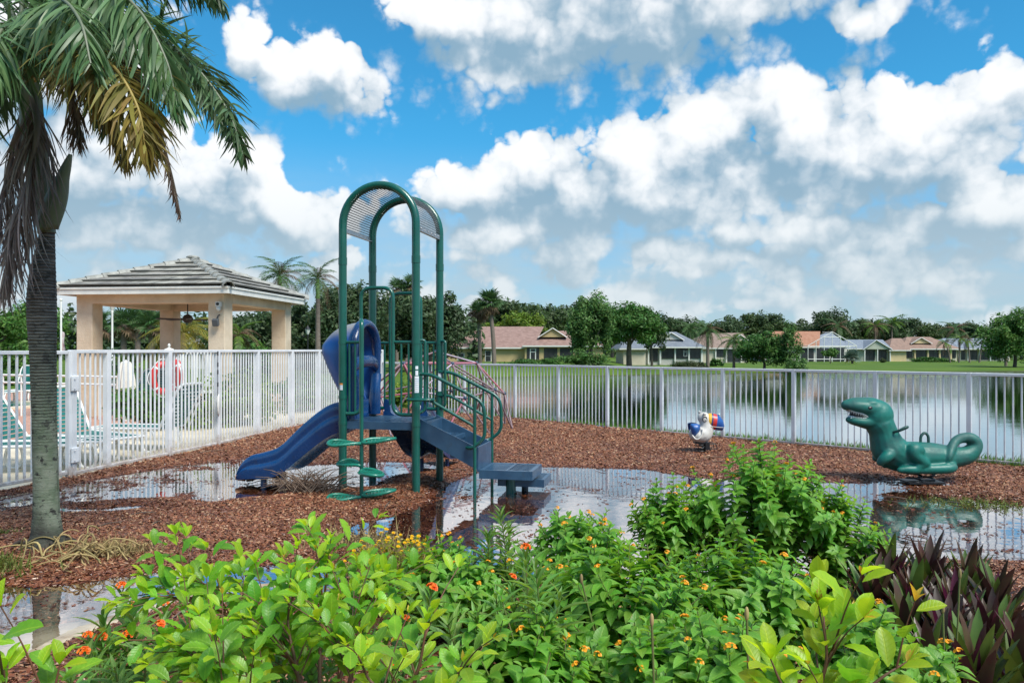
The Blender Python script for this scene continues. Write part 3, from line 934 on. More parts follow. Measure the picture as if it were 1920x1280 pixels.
for z in (1.18, 0.30):
    hb = MB().bbox((-5.385, 9.53, z), (0.03, 0.11, 0.19), 0.008, Matrix.Rotation(-0.28, 3, 'Z'))
    for dz in (-0.06, 0.06):
        hb.ball((-5.366, 9.50, z + dz), 0.009, 6, 4); hb.ball((-5.366, 9.56, z + dz), 0.009, 6, 4)
    hb.build('hinge', M['white_alu'], g1)
# oval white plaque tied to the fence
pl = thing('fence_plaque', 'oval white plaque hanging on the tall pool fence', 'sign', (-4.80, 12.5, 0.70))
pb = MB(); pb.lathe([(0.0, -0.012), (0.07, -0.012), (0.085, 0), (0.07, 0.012), (0.0, 0.012)], n=20, M=(Matrix.Rotation(R(-79), 4, 'Z') @ Matrix.Rotation(R(90), 4, 'X') @ Matrix.Diagonal((1.15, 2.2, 1, 1))).to_3x3(), c=(0.06, 0, 0))
pb.build('plaque', pm('cream_plastic', (0.72, 0.70, 0.66), rough=0.4), pl)
cb = MB(); cb.tube([(0.045, 0, 0.15), (0.045, 0, 0.86)], 0.006, 6)
for z in (0.30, 0.50, 0.62, 0.80): cb.tube([(0.045, 0, z), (0.045, 0, z + 0.07)], 0.012, 6)
cb.build('cord', M['black'], pl)

# grass along the foot of the pond fence
def grass_strip():
    g = np.random.default_rng(31)
    V = []; n = 0
    pts = []
    for (x0, y0), (x1, y1) in zip(BF[:-1], BF[1:]):
        L = math.hypot(x1 - x0, y1 - y0)
        k = int(L * 900)
        tt = g.random(k); off = 0.05 + np.abs(g.normal(0, 0.32, k))
        pts.append(np.stack([x0 + (x1 - x0) * tt + BN[0] * off, y0 + (y1 - y0) * tt + BN[1] * off], -1))
    k = 1500
    tt = g.random(k); off = -0.04 - np.abs(g.normal(0, 0.13, k))      # tongue of grass on the near side, far right
    pts.append(np.stack([6.35 + 1.9 * tt + BN[0] * off * tt * 1.6, 10.8 - 1.8 * tt + BN[1] * off * tt * 1.6], -1))
    P = np.concatenate(pts); n = len(P)
    h = g.uniform(0.05, 0.15, n); w = 0.012; yaw = g.uniform(0, 6.28, n); lean = g.normal(0, 0.05, (n, 2))
    cx, sx = np.cos(yaw) * w, np.sin(yaw) * w
    z0 = np.full(n, -0.03)
    A = np.stack([P[:, 0] - cx, P[:, 1] - sx, z0], -1); B = np.stack([P[:, 0] + cx, P[:, 1] + sx, z0], -1)
    T = np.stack([P[:, 0] + lean[:, 0], P[:, 1] + lean[:, 1], z0 + h], -1)
    V = np.stack([A, B, T], 1).reshape(-1, 3)
    F = np.arange(3 * n).reshape(-1, 3)
    gm = pm('grass_blade', (0.10, 0.20, 0.015), hue_rand=1.0, rough=0.6, trans=0.3)
    sset(link_mesh('grass', np_mesh('grass', V, F, gm)), kind='stuff')
grass_strip()
# ================================================================== PLAY STRUCTURE
def clip_rect(poly, x0, x1, y0, y1):
    def cl(ps, inside, inter):
        out = []
        for i in range(len(ps)):
            a, b = ps[i], ps[(i + 1) % len(ps)]
            ia, ib = inside(a), inside(b)
            if ia: out.append(a)
            if ia != ib: out.append(inter(a, b))
        return out
    def ix(x): return lambda a, b: (x, a[1] + (b[1] - a[1]) * (x - a[0]) / (b[0] - a[0]))
    def iy(y): return lambda a, b: (a[0] + (b[0] - a[0]) * (y - a[1]) / (b[1] - a[1]), y)
    for ins, it in ((lambda p: p[0] >= x0, ix(x0)), (lambda p: p[0] <= x1, ix(x1)), (lambda p: p[1] >= y0, iy(y0)), (lambda p: p[1] <= y1, iy(y1))):
        if len(poly) < 3: return []
        poly = cl(poly, ins, it)
    return poly
def slotted(mb, x0, x1, y0, y1, ztop, thick, border, slat, gap, ang=45):
    """frame with diagonal slats mirrored about the middle, over a recessed plate"""
    zc = ztop - thick / 2
    mb.box(((x0 + x1) / 2, y0 + border / 2, zc), (x1 - x0, border, thick)); mb.box(((x0 + x1) / 2, y1 - border / 2, zc), (x1 - x0, border, thick))
    mb.box((x0 + border / 2, (y0 + y1) / 2, zc - .0005), (border, y1 - y0 - 2 * border, thick)); mb.box((x1 - border / 2, (y0 + y1) / 2, zc - .0005), (border, y1 - y0 - 2 * border, thick))
    xm = (x0 + x1) / 2
    mb.box((xm, (y0 + y1) / 2, zc - .0005), (border * .6, y1 - y0 - 2 * border, thick))
    for (a, b, sg) in ((x0 + border, xm - border * .3, 1), (xm + border * .3, x1 - border, -1)):
        c, s = math.cos(R(ang)), math.sin(R(ang)) * sg
        cx, cy = (a + b) / 2, (y0 + y1) / 2
        k = -1.5
        while k < 1.5:
            ox, oy = cx - s * k, cy + c * k
            L = 2.0
            p = [(ox - c * L - s * -slat / 2, oy - s * L + c * -slat / 2), (ox + c * L - s * -slat / 2, oy + s * L + c * -slat / 2),
                 (ox + c * L - s * slat / 2, oy + s * L + c * slat / 2), (ox - c * L - s * slat / 2, oy - s * L + c * slat / 2)]
            q = clip_rect(p, a, b, y0 + border, y1 - border)
            if len(q) >= 3: mb.prism(q, ztop - .03, ztop - .002, 'z')
            k += slat + gap
    mb.box((xm, (y0 + y1) / 2, ztop - thick + .004), (x1 - x0 - .01, y1 - y0 - .01, .006))

def chute(prof, halfw=0.27, depth=0.30):
    """moulded slide bed: prof = [(u, rim z, side depth)], runs along -x"""
    mb = MB()
    sec = [(-1.06, -1.0), (-1.13, -0.66), (-1.14, -0.52), (-1.09, -0.46), (-1.07, -0.40), (-1.11, -0.30), (-1.10, -0.12), (-1.03, -0.015), (-0.95, 0.0), (-0.86, -0.05), (-0.79, -0.30), (-0.74, -0.52), (-0.55, -0.62), (0, -0.65)]
    sec = sec + [(-v, z) for v, z in sec[-2::-1]]
    rows = []
    for (u, zr, dp, nx, nz) in prof:
        rows.append([(u - nx * dp * z * 0, v * halfw, zr + z * dp) for v, z in sec])
    mb.grid(rows)
    under = []
    for (u, zr, dp, nx, nz) in prof:
        under.append([(u, -1.08 * halfw, zr - dp), (u, -0.6 * halfw, zr - dp * 0.93), (u, 0, zr - dp * 0.80), (u, 0.6 * halfw, zr - dp * 0.93), (u, 1.08 * halfw, zr - dp)])
    mb.grid([r[::-1] for r in under])
    for k in (0, -1):
        r = rows[k]; u_ = under[k]
        mb.add(list(r) + [u_[3], u_[2], u_[1]], [tuple(range(len(r) + 3))])
    return mb

def build_playset():
    rz = -math.atan2(0.211, 0.977)
    root = thing('playset', 'green and blue playground tower with an arched mesh canopy, two slides and steps', 'play structure', (-1.38, 8.97, 0), rz)
    h = 0.43; pr = 0.045
    G = M['green_pipe']
    # posts and arches
    post = MB().tube([(0, 0, -0.15), (0, 0, 2.56)], pr, 16).mesh('post', G)
    for (u, v) in ((-h, -h), (h, -h), (-h, h), (h, h)):
        po = link_mesh('post', post, root, (u, v, 0))
        col = MB(); col.tube([(0, 0, 2.545), (0, 0, 2.625)], pr + .004, 16)
        col.build('collar', G, po)
        cl = MB()
        for z in (0.76, 1.05, 1.66): cl.tube([(0, 0, z), (0, 0, z + .035)], pr + .005, 16)
        cl.build('clamp', G, po)
    for v in (-h, h):
        pts = [(-h, v, 2.56), (-h, v, 2.8)] + [(-h * math.cos(a), v, 2.985 + h * math.sin(a)) for a in np.linspace(0, math.pi, 25)] + [(h, v, 2.8), (h, v, 2.56)]
        MB().tube(pts, pr, 16).build('arch', G, root)
    # perforated canopy between the arches: real holes
    mb = MB()
    rr = h + 0.015
    a0, a1 = R(-6), R(186)
    na, nv = 54, 30
    ws = 0.23
    def cp(i, j):
        a = a0 + (a1 - a0) * i / na
        return Vector((rr * math.cos(a), -h + 0.04 + (2 * h - .08) * j / nv, 2.985 + rr * math.sin(a)))
    for i in range(na):
        for j in range(nv):
            o = 0.5 if i % 2 else 0.0
            p = [cp(i, j + o * 0.0), cp(i + 1, j), cp(i + 1, j + 1), cp(i, j + 1)]
            c = (p[0] + p[1] + p[2] + p[3]) / 4
            inn = [c + (q - c) * 0.64 for q in p]
            mb.add(p + inn, [(0, 1, 5, 4), (1, 2, 6, 5), (2, 3, 7, 6), (3, 0, 4, 7)])
    can = mb.build('canopy', M['mesh_metal'], root)
    for sgn, a in ((-1, a1), (1, a0)):
        x, z = rr * math.cos(a), 2.985 + rr * math.sin(a)
        e = MB(); e.box((x, 0, z), (.012, 2 * h - .09, .05)); e.box((x - sgn * .012, 0, z - .024), (.035, 2 * h - .09, .008))
        for k in range(6): e.ball((x + sgn * .008, -h + .12 + k * .124, z), .009, 6, 4)
        e.build('edge_strip', M['steel'], can)
    # deck
    d = MB(); slotted(d, -h + .02, h - .02, -h + .01, h - .01, 0.80, 0.085, 0.035, 0.034, 0.024)
    d.build('deck', M['deck_blue'], root)
    # barriers: opening loop whose legs bend outwards into the corner posts
    def barrier(v, x0, x1, ztop):
        b = MB()
        loop = fillet([(-h, v, 0.885), (x0, v, 0.885), (x0, v, ztop), (x1, v, ztop), (x1, v, 0.885), (h, v, 0.885)], 0.12, 6)
        b.tube(loop, 0.021, 10)
        b.tube([(-h, v, 1.68), (x0, v, 1.68)], 0.017, 10); b.tube([(x1, v, 1.68), (h, v, 1.68)], 0.017, 10)
        o = b.build('barrier', G, root)
        pk = MB().tube([(0, 0, 0.89), (0, 0, 1.68)], 0.0125, 8).mesh('picket', G)
        for xs in ((-h + (x0 + h) * f for f in (.36, .68)), (x1 + (h - x1) * f for f in (.36, .68))):
            for x in xs: link_mesh('picket', pk, o, (x, v, 0))
    barrier(-h, -0.212, 0.165, 2.28)
    barrier(h, -0.20, 0.19, 2.28)
    # climbing pole with leaf shaped pods
    cl = MB()
    cl.tube([(0, -0.91, -0.2), (0, -0.91, 1.16)], 0.021, 10)
    cl.tube(fillet([(0, -0.91, 1.12), (0, -0.91, 1.90), (-0.205, -0.45, 1.92)], 0.09, 6), 0.025, 10)
    climber = cl.build('climber', G, root)
    def pod_mesh():
        out = []
        n = 28
        for k in range(n):
            a = 2 * math.pi * k / n
            r = 0.5 - 0.5 * math.cos(a)
            x = 0.19 - 0.185 * math.cos(a); w = 0.135 * math.sin(a) * (0.72 + 0.28 * (-math.cos(a)))
            out.append(Vector((x, w, 0.012 * math.sin(a * 2))))
        b = MB(); b.tube(out, 0.019, 8, closed=True)
        # flat web with real gaps inside the loop
        for k in range(-4, 5):
            x = 0.19 + k * 0.038
            hw = 0.125 * math.sqrt(max(0, 1 - ((x - .2) / .18) ** 2))
            if hw > .02: b.box((x, 0, 0.0), (0.016, 2 * hw, 0.008))
        for k in (-1.6, -.6, .6, 1.6):
            b.box((0.20, k * 0.042, 0.001), (0.30 - abs(k) * .05, 0.014, 0.007))
        return b.mesh('pod', M['pod_green'])
    pm0 = pod_mesh()
    for (z, ang, tl) in ((0.615, 192, 3), (0.635, 18, 4), (0.385, 152, 0), (0.345, -38, 0), (0.055, 196, 2), (0.085, 20, 5)):
        link_mesh('pod', pm0, climber, M=Matrix.Translation((0, -0.91, z)) @ Matrix.Scale(.93, 4) @ Matrix.Rotation(R(5), 4, 'X') @ Matrix.Rotation(R(ang), 4, 'Z') @ Matrix.Rotation(R(-tl), 4, 'Y'))
    # slide with hood, to the left
    def prof(pts):
        P = smooth_path([(a, b, c) for a, b, c in pts], 5)
        return [(p.x, p.y, p.z, 0, 0) for p in P]
    s1 = chute(prof([(-.40, 1.02, .32), (-.62, 0.985, .36), (-.80, 0.885, .37), (-1.03, 0.70, .36), (-1.27, 0.485, .33), (-1.48, 0.405, .30), (-1.64, 0.365, .27), (-1.76, 0.275, .19), (-1.82, 0.16, .08)]), 0.29)
    sl = s1.build('slide', M['blue_plastic'], root, fixn=True)
    sl.data.polygons.foreach_set('use_smooth', [True] * len(sl.data.polygons))
    es = sl.modifiers.new('split', 'EDGE_SPLIT'); es.split_angle = R(50)
    lg = MB()
    for (u, v) in ((-1.55, -.17), (-1.55, .17)):
        lg.tube([(u, v, -.15), (u, v, .17)], .036, 10)
    lg.tube([(-1.36, -.1, -.1), (-1.36, -.1, .18)], .03, 10)
    lg.build('slide_support', M['blue_plastic'], sl)
    # hood: arched shell with a slanting front edge
    zf = [.84, 1.00, 1.12, 1.25, 1.42, 1.58, 1.70, 1.84, 1.93]; uf = [-.42, -.475, -.545, -.62, -.70, -.755, -.765, -.72, -.65]
    arch = [(-.355, z) for z in np.linspace(.86, 1.53, 12)] + [(-.355 * math.cos(a), 1.56 + .355 * math.sin(a)) for a in np.linspace(0, math.pi, 22)] + [(.355, z) for z in np.linspace(1.53, .86, 12)]
    rows = []
    nt = 12
    for k in range(nt + 1):
        t = k / nt
        row = []
        for (v, z) in arch:
            uF = float(np.interp(z, zf, uf))
            u = -.36 + (uF + .36) * t
            sh = 1 - .17 * t ** 2.2 - .25 * max(0, t - .8) ** 1.0
            vv = v * sh
            zz = z - (max(0, z - 1.45)) * (.18 * t ** 2.5 + .35 * max(0, t - .85))
            row.append((u, vv, zz))
        rows.append(row)
    hb = MB(); hb.grid(rows)
    hood_m = pm('faded_blue_plastic', (0.008, 0.080, 0.31), (0.010, 0.095, 0.35), 2.5, rough=0.36, coat=0.2)
    # sun bleaching on the crown of the hood: grey chalky plastic high up
    t = hood_m.node_tree; b = t.nodes['Principled BSDF']
    co = nd(t, 'ShaderNodeTexCoord').outputs['Object']
    sp = nd(t, 'ShaderNodeSeparateXYZ'); lk(t, co, sp.inputs[0])
    hgt = mth(t, 'ADD', sp.outputs[2], mth(t, 'MULTIPLY', noise(t, co, 5, 4), .16))
    hgt = mth(t, 'ADD', hgt, mth(t, 'MULTIPLY', sp.outputs[0], -.18))
    bl = smooth(t, hgt, 1.86, 2.03)
    src = b.inputs['Base Color'].links[0].from_socket
    lk(t, mixc(t, bl, src, (0.30, 0.29, 0.28)), b.inputs['Base Color'])
    hood = hb.build('hood', hood_m, sl)
    so = hood.modifiers.new('solid', 'SOLIDIFY'); so.thickness = .028; so.offset = -1
    ring = MB()
    arch2 = [(-.37, .825), (-.37, 1.0), (-.37, 1.3), (-.365, 1.55)] + [(-.365 * math.cos(a), 1.56 + .345 * math.sin(a)) for a in np.linspace(0.15, math.pi - .15, 15)] + [(.365, 1.55), (.37, 1.3), (.37, 1.0), (.37, .825)]
    ring.tube([(-.345, v * .96, z) for v, z in arch2], [.05, .05, .048, .055] + [.062] * 15 + [.055, .048, .05, .05], 12, flat=0.8)
    ring.tube(smooth_path([(-.36, -.35, 1.40), (-.335, -.2, 1.455), (-.32, 0, 1.465), (-.335, .2, 1.455), (-.36, .35, 1.40)], 4), [.075] * 17, 12, flat=0.7)
    ring.tube(smooth_path([(-.35, -.34, 1.30), (-.34, -.29, 1.15), (-.34, -.27, 1.0), (-.345, -.28, .83)], 4), .07, 10, flat=.7)
    ring.tube(smooth_path([(-.35, .34, 1.30), (-.34, .29, 1.15), (-.34, .27, 1.0), (-.345, .28, .83)], 4), .07, 10, flat=.7)
    ring.build('hood_frame', M['blue_plastic'], sl)
    # second slide, at the back
    s2 = chute(prof([(-.41, 1.0, .32), (-.60, .96, .36), (-.85, .80, .38), (-1.1, .62, .36), (-1.4, .48, .33), (-1.65, .40, .28), (-1.85, .25, .17), (-1.92, .15, .08)]), 0.25)
    sb = s2.build('slide', M['blue_plastic'], root, fixn=True)
    sb.rotation_euler = (0, 0, R(-90))
    sset(sb, label='blue slide leaving the back of the tower')
    es = sb.modifiers.new('split', 'EDGE_SPLIT'); es.split_angle = R(50)
    lg = MB(); lg.tube([(-1.55, -.18, -.15), (-1.55, -.18, .12)], .03, 8); lg.tube([(-1.55, .18, -.15), (-1.55, .18, .12)], .03, 8)
    lg.build('slide_support', M['blue_plastic'], sb)
    # steps on the right
    st = MB()
    side = [(.43, .83), (.43, .625), (1.085, .29), (1.085, .53)]
    for v in (-.30, .30): st.prism(side, v - .012, v + .012, 'y')
    st.box((1.092, 0, .40), (.016, .60, .27))
    st.box((.50, 0, .70), (.012, .57, .20)); st.box((.77, 0, .53), (.012, .57, .18))
    stair = st.build('stair', M['deck_blue'], root)
    for (x0, x1, z) in ((.506, .79, .625), (.776, 1.08, .455)):
        tb = MB(); slotted(tb, x0, x1, -.285, .285, z, .05, .03, .03, .016)
        tb.build('tread', M['deck_blue'], stair)
    sp_ = MB(); slotted(sp_, 1.105, 1.70, -.29, .29, .285, .095, .045, .030, .034, 32)
    spo = sp_.build('step_platform', M['deck_blue'], root)
    MB().tube([(1.40, 0, -.2), (1.40, 0, .2)], .058, 14).build('leg', G, spo)
    lo = MB(); slotted(lo, 1.25, 1.78, -.02, .46, .155, .085, .04, .034, .022, 32)
    lo.tube([(1.5, .3, -.1), (1.5, .3, .08)], .04, 10)
    sset(lo.build('step_platform', M['deck_blue'], root), label='lower dark blue step just above the water')
    # handrails beside the steps
    for v, nm in ((-.395, 0), (.395, 1)):
        hr = MB()
        hr.tube(fillet([(.43, v, 1.335), (.60, v, 1.325), (1.19, v, 1.03), (1.20, v, .64), (1.05, v, .53), (.98, v * .84, .53)], .12, 6), .0195, 10)
        hr.tube(fillet([(.43, v, 1.05), (.57, v, 1.05), (1.09, v, .765)], .1, 5), .017, 10)
        o = hr.build('handrail', G, root)
        MB().tube([(1.085, v, -.2), (1.085, v, 1.075)], .0185, 10).build('rail_post', G, o)
        if nm:
            for u, za, zb in ((.62, 1.02, 1.31), (.80, .93, 1.22), (.98, .83, 1.13)):
                MB().tube([(u, v, za), (u, v, zb)], .012, 8).build('picket', G, o)
        # grab loop standing against the corner post
        sg = -1 if v < 0 else 1
        gb = MB(); gb.tube(fillet([(h + .03, v, 1.70), (h + .085, v - sg * .02, 1.70), (h + .085, v - sg * .02, .93), (h + .02, v, .90)], .05, 5), .017, 10)
        gb.build('grab_bar', G, root)
    ov = MB(); ov.tube([(h + .06 + .15 * math.cos(a), -h - .02 + .075 * math.sin(a), 1.055) for a in np.linspace(0, 2 * math.pi, 21)[:-1]], .014, 8, closed=True)
    ov.build('hoop', G, root)
    # small labels on the posts
    def decal(u, v, z0, z1, a0, a1, m):
        n = 5
        k = MB()
        k.grid([[(u + (pr + .0012) * math.cos(a), v + (pr + .0012) * math.sin(a), z) for a in np.linspace(R(a0), R(a1), n)] for z in (z0, z1)])
        return k.build('label_sticker', m, root)
    decal(-h, -h, 1.15, 1.205, -112, -66, M['sticker']); decal(-h, -h, 1.207, 1.225, -112, -66, M['orange_sticker'])
    decal(h, -h, 1.13, 1.31, -88, -28, M['sticker']); decal(h, -h, 1.318, 1.37, -78, -40, M['sticker']); decal(h, -h, 1.385, 1.42, -78, -40, M['sticker'])
    decal(h, h, 1.10, 1.34, -96, -48, M['sticker'])
    # printed lines on the long labels
    ln = MB()
    for k in range(7):
        z = 1.145 + k * .022
        ln.grid([[(h + (pr + .0022) * math.cos(a), -h + (pr + .0022) * math.sin(a), zz) for a in np.linspace(R(-82), R(-36), 4)] for zz in (z, z + .006)])
    ln.build('print_line', pm('grey_print', (.35, .38, .42), rough=.6), root)
build_playset()

# ------------------------------------------------------------------ climbing dome
def build_dome():
    root = thing('climbing_dome', 'pink and mauve geodesic climbing dome in the corner of the white fences', 'climbing frame', (-1.47, 15.0, 0.06), R(10))
    bm = bmesh.new()
    bmesh.ops.create_icosphere(bm, subdivisions=2, radius=1.5)
    pink = pm('pink_bar', (0.44, 0.13, 0.17), (0.34, 0.14, 0.17), 5, rough=0.4); mauve = pm('mauve_bar', (0.15, 0.085, 0.095), (0.24, 0.17, 0.19), 5, rough=0.45); hub = pm('dark_hub', (0.02, 0.05, 0.09), rough=0.4)
    pale = pm('pale_lilac_bar', (0.40, 0.34, 0.42), (0.26, 0.2, 0.25), 6, rough=0.45)
    # turn so that one vertex is on top
    mw = Matrix.Scale(1, 3)
    keep = [v for v in bm.verts if v.co.z > -0.1]
    eq = {}
    for v in keep:
        p = v.co.copy()
        if p.z < 0.12: p.z = 0
        eq[v.index] = p
    bm.verts.ensure_lookup_table()
    for e in bm.edges:
        a, b = e.verts
        if a.index in eq and b.index in eq:
            pa, pb = eq[a.index], eq[b.index]
            if pa.z < .02 and pb.z < .02 and False: continue
            zm = (pa.z + pb.z) / 2
            hor = abs(pa.z - pb.z) < .1
            m = pink if (zm > 1.15 and hor) or (e.index % 7 == 0) else pale if e.index % 5 == 1 else mauve
            MB().tube([pa, pb], .0175, 7).build('bar', m, root)
    hm = MB().ball((0, 0, 0), .038, 8, 6).mesh('hub', hub)
    for p in eq.values(): link_mesh('hub', hm, root, p)
    bm.free()
build_dome()

# ================================================================== SPRING RIDERS
def remeshed(mb, voxel, smooth_it=6, fac=0.5):
    me = bpy.data.meshes.new('tmp')
    me.from_pydata(mb.v, [], mb.f)
    o = bpy.data.objects.new('tmp', me); C.objects.link(o)
    r = o.modifiers.new('r', 'REMESH'); r.mode = 'VOXEL'; r.voxel_size = voxel; r.use_smooth_shade = True
    s = o.modifiers.new('s', 'SMOOTH'); s.iterations = smooth_it; s.factor = fac
    dg = bpy.context.evaluated_depsgraph_get(); dg.update()
    out = bpy.data.meshes.new_from_object(o.evaluated_get(dg))
    bpy.data.objects.remove(o); bpy.data.meshes.remove(me)
    out.polygons.foreach_set('use_smooth', [True] * len(out.polygons))
    return out
def spring(mb, c, r, z0, z1, turns, rw, n=14):
    pts = [(c[0] + r * math.cos(2 * math.pi * t * turns), c[1] + r * math.sin(2 * math.pi * t * turns), z0 + (z1 - z0) * t) for t in np.linspace(0, 1, int(n * turns) + 1)]
    mb.tube(pts, rw, 8)

def build_dino():
    Y0 = 9.28; k = Y0 / FPX
    o = gp(1732, 905)
    root = thing('spring_rider', 'green dinosaur spring rider with open toothed mouth and curled tail', 'spring rider', (o.x, Y0, 0.03))
    def q(px, py, y=0.0): return Vector(((px - 1732) * k, y, 1.6 - (py - HY) * k))
    mb = MB()
    def limb(lst, ys=1.0, n=16):
        P = smooth_path([q(a, b, y) for a, b, r_, y in lst], 4)
        rad = [v.x for v in smooth_path([(r_ * k, 0, 0) for a, b, r_, y in lst], 4)]
        mb.tube(P, rad, n)
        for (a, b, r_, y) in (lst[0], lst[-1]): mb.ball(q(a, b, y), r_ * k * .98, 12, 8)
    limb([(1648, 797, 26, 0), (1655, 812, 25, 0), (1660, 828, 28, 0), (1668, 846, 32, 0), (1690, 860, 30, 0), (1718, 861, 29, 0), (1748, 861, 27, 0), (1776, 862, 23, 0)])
    limb([(1776, 862, 22, 0), (1795, 861, 19, 0), (1813, 857, 17, 0), (1826, 846, 14, 0), (1829, 835, 12, 0), (1820, 826.5, 11, 0), (1805, 825.5, 9.5, 0), (1789, 831, 8.5, -.03), (1776, 843, 8, -.09), (1767, 856, 6, -.15), (1763, 866, 3, -.165)])
    # skull
    mb.ball(q(1645, 783), (29 * k, .165, 29 * k), 18, 12)
    mb.ball(q(1637, 772), (26 * k, .15, 21 * k), 18, 12)
    limb([(1634, 770, 21, 0), (1617, 765.5, 17, 0), (1602, 763.5, 14, 0), (1592, 763.5, 11.5, 0), (1586, 764, 9.5, 0)])
    for y in (-.055, .055):
        limb([(1634, 770, 14, y), (1614, 767, 13, y), (1599, 765, 11, y * .9), (1590, 765, 8, y * .75)])
    limb([(1636, 796, 16, 0), (1622, 796.5, 12, 0), (1607, 794.5, 9.0, 0), (1597, 792.5, 7.8, 0), (1591, 791, 6, 0)])
    for y in (-.06, .06):
        limb([(1634, 793, 12, y), (1620, 795.5, 9.5, y), (1606, 794, 8.0, y * .85), (1596, 792.5, 6.5, y * .65)])
        mb.ball(q(1629, 760, y * 1.6), (13 * k, .035, 6 * k), 10, 7)          # brow
    # legs folded along both flanks, arms tucked under the chest
    for s in (-1, 1):
        y = .155 * s
        limb([(1706, 846, 14, y), (1698, 845, 14, y * 1.12), (1700, 854, 12, y * 1.2), (1712, 864, 9.5, y * 1.22), (1720, 869, 8, y * 1.2)])
        limb([(1718, 869, 8, y * 1.2), (1706, 874, 8, y * 1.2), (1704, 880, 8, y * 1.2), (1688, 880, 8, y * 1.22), (1672, 881, 5.5, y * 1.2)])
        limb([(1706, 881, 8, y * 1.1), (1735, 880, 9, y * 1.1), (1762, 879, 9.5, y * 1.05), (1774, 877, 9, y * .9)])
        ax = 0 if s < 0 else 17
        limb([(1661 + ax, 850, 11, y * .75), (1652 + ax, 854, 10.5, y * 1.15), (1643 + ax, 861, 9.5, y * 1.2), (1638 + ax, 867, 7.5, y * 1.1)])
    mb.ball(q(1728, 876), (55 * k, .20, 13 * k), 16, 8)
    me = remeshed(mb, .0115, 7, .5)
    gm = bpy.data.materials.new('sun_faded_green_fibreglass'); gm.use_nodes = True
    t = gm.node_tree; b = t.nodes['Principled BSDF']
    co = nd(t, 'ShaderNodeTexCoord').outputs['Object']
    f = smooth(t, noise(t, co, 3.2, 5, .6), .32, .66)
    c = mixc(t, f, (0.003, 0.112, 0.088), (0.004, 0.145, 0.115))
    f2 = smooth(t, noise(t, vmt(t, 'ADD', co, (3, 1, 2)), 2.6, 8, .72), .46, .66)      # bleached, dirty patches
    c = mixc(t, mth(t, 'MULTIPLY', f2, .75), c, (0.030, 0.088, 0.085))
    scf = smooth(t, noise(t, vmt(t, 'MULTIPLY', co, (1, 1, 2.5)), 26, 6, .7), .66, .74)     # scuffs
    c = mixc(t, mth(t, 'MULTIPLY', scf, .55), c, (.10, .17, .15))
    lk(t, c, b.inputs['Base Color'])
    lk(t, mth(t, 'MULTIPLY_ADD', f2, .22, .46), b.inputs['Roughness'])
    bn = nd(t, 'ShaderNodeBump'); bn.inputs['Strength'].default_value = .25; bn.inputs['Distance'].default_value = .01
    lk(t, noise(t, co, 22, 4), bn.inputs['Height']); lk(t, bn.outputs[0], b.inputs['Normal'])
    me.materials.append(gm)
    body = link_mesh('body', me, root)
    ivory = pm('ivory_paint', (.72, .74, .70), rough=.4); dark = pm('mouth_black', (.02, .015, .02), rough=.5)
    mo = MB(); mo.ball(q(1612, 781.5), (20 * k, .062, 9 * k), 14, 8)
    mo.build('mouth', dark, body)
    gum = MB()
    for s in (-1, 1):
        up = [q(1588, 771.5, .045 * s), q(1598, 776, .075 * s), (q(1612, 779.5, .092 * s)), q(1623, 786, .088 * s)]
        lw = [q(1592, 788, .04 * s), q(1602, 789, .068 * s), q(1613, 790, .083 * s), q(1623, 787.5, .086 * s)]
        gum.tube(smooth_path(up, 4), .0075, 6); gum.tube(smooth_path(lw, 4), .0085, 6)
    gum.build('lip', ivory, body)
    tooth = MB().lathe([(.0085, 0), (.006, .014), (.0005, .026)], n=6).mesh('tooth', ivory)
    for s in (-1, 1):
        upP = smooth_path([q(1590, 773, .046 * s), q(1600, 777.5, .074 * s), q(1612, 780.5, .088 * s), q(1620, 784, .086 * s)], 3)
        lwP = smooth_path([q(1594, 787, .042 * s), q(1604, 788, .068 * s), q(1613, 789, .081 * s), q(1620, 788, .084 * s)], 3)
        for p in upP: link_mesh('tooth', tooth, body, M=Matrix.Translation(p) @ Matrix.Rotation(math.pi, 4, 'X'))
        for p in lwP: link_mesh('tooth', tooth, body, p)
    tg = MB(); tg.ball(q(1600, 785.5), (11 * k, .045, 3.2 * k), 12, 6)
    tg.build('tongue', pm('pale_blue_paint', (.42, .58, .66), rough=.35), body)
    for s in (-1, 1):
        e = MB(); e.ball(q(1622, 767.5, .128 * s), (5.2 * k, .02, 3.6 * k), 10, 7); eo = e.build('eye', dark, body)
        e = MB(); e.ball(q(1620.6, 766.6, .146 * s), (.9 * k, .004, .8 * k), 6, 4); e.build('eye_glint', ivory, eo)
    hm = pm('dark_green_handle', (.012, .06, .055), (.03, .09, .08), 8, rough=.5)
    for s in (-1, 1):
        hd = MB(); hd.tube(smooth_path([q(1660, 815, .09 * s), q(1668, 809, .20 * s), q(1680, 801.5, .23 * s), q(1686, 803, .18 * s), q(1676, 811, .10 * s)], 5), .016, 8)
        hd.build('handle', hm, root)
    hd = MB(); hd.tube(smooth_path([q(1726, 834, 0), q(1727, 822, 0), q(1734, 816, 0), q(1740, 822, 0), q(1741, 834, 0)], 5), .017, 8)
    hd.build('handle', hm, root)
    sp = MB()
    for (x, y) in ((-.14, -.05), (.06, .05)): spring(sp, (x, y), .085, -.04, .145, 3.5, .011)
    sp.box((-.03, 0, .13), (.46, .26, .02)); sp.box((-.03, 0, -.01), (.42, .30, .02))
    sp.build('spring', M['black'], root)
build_dino()

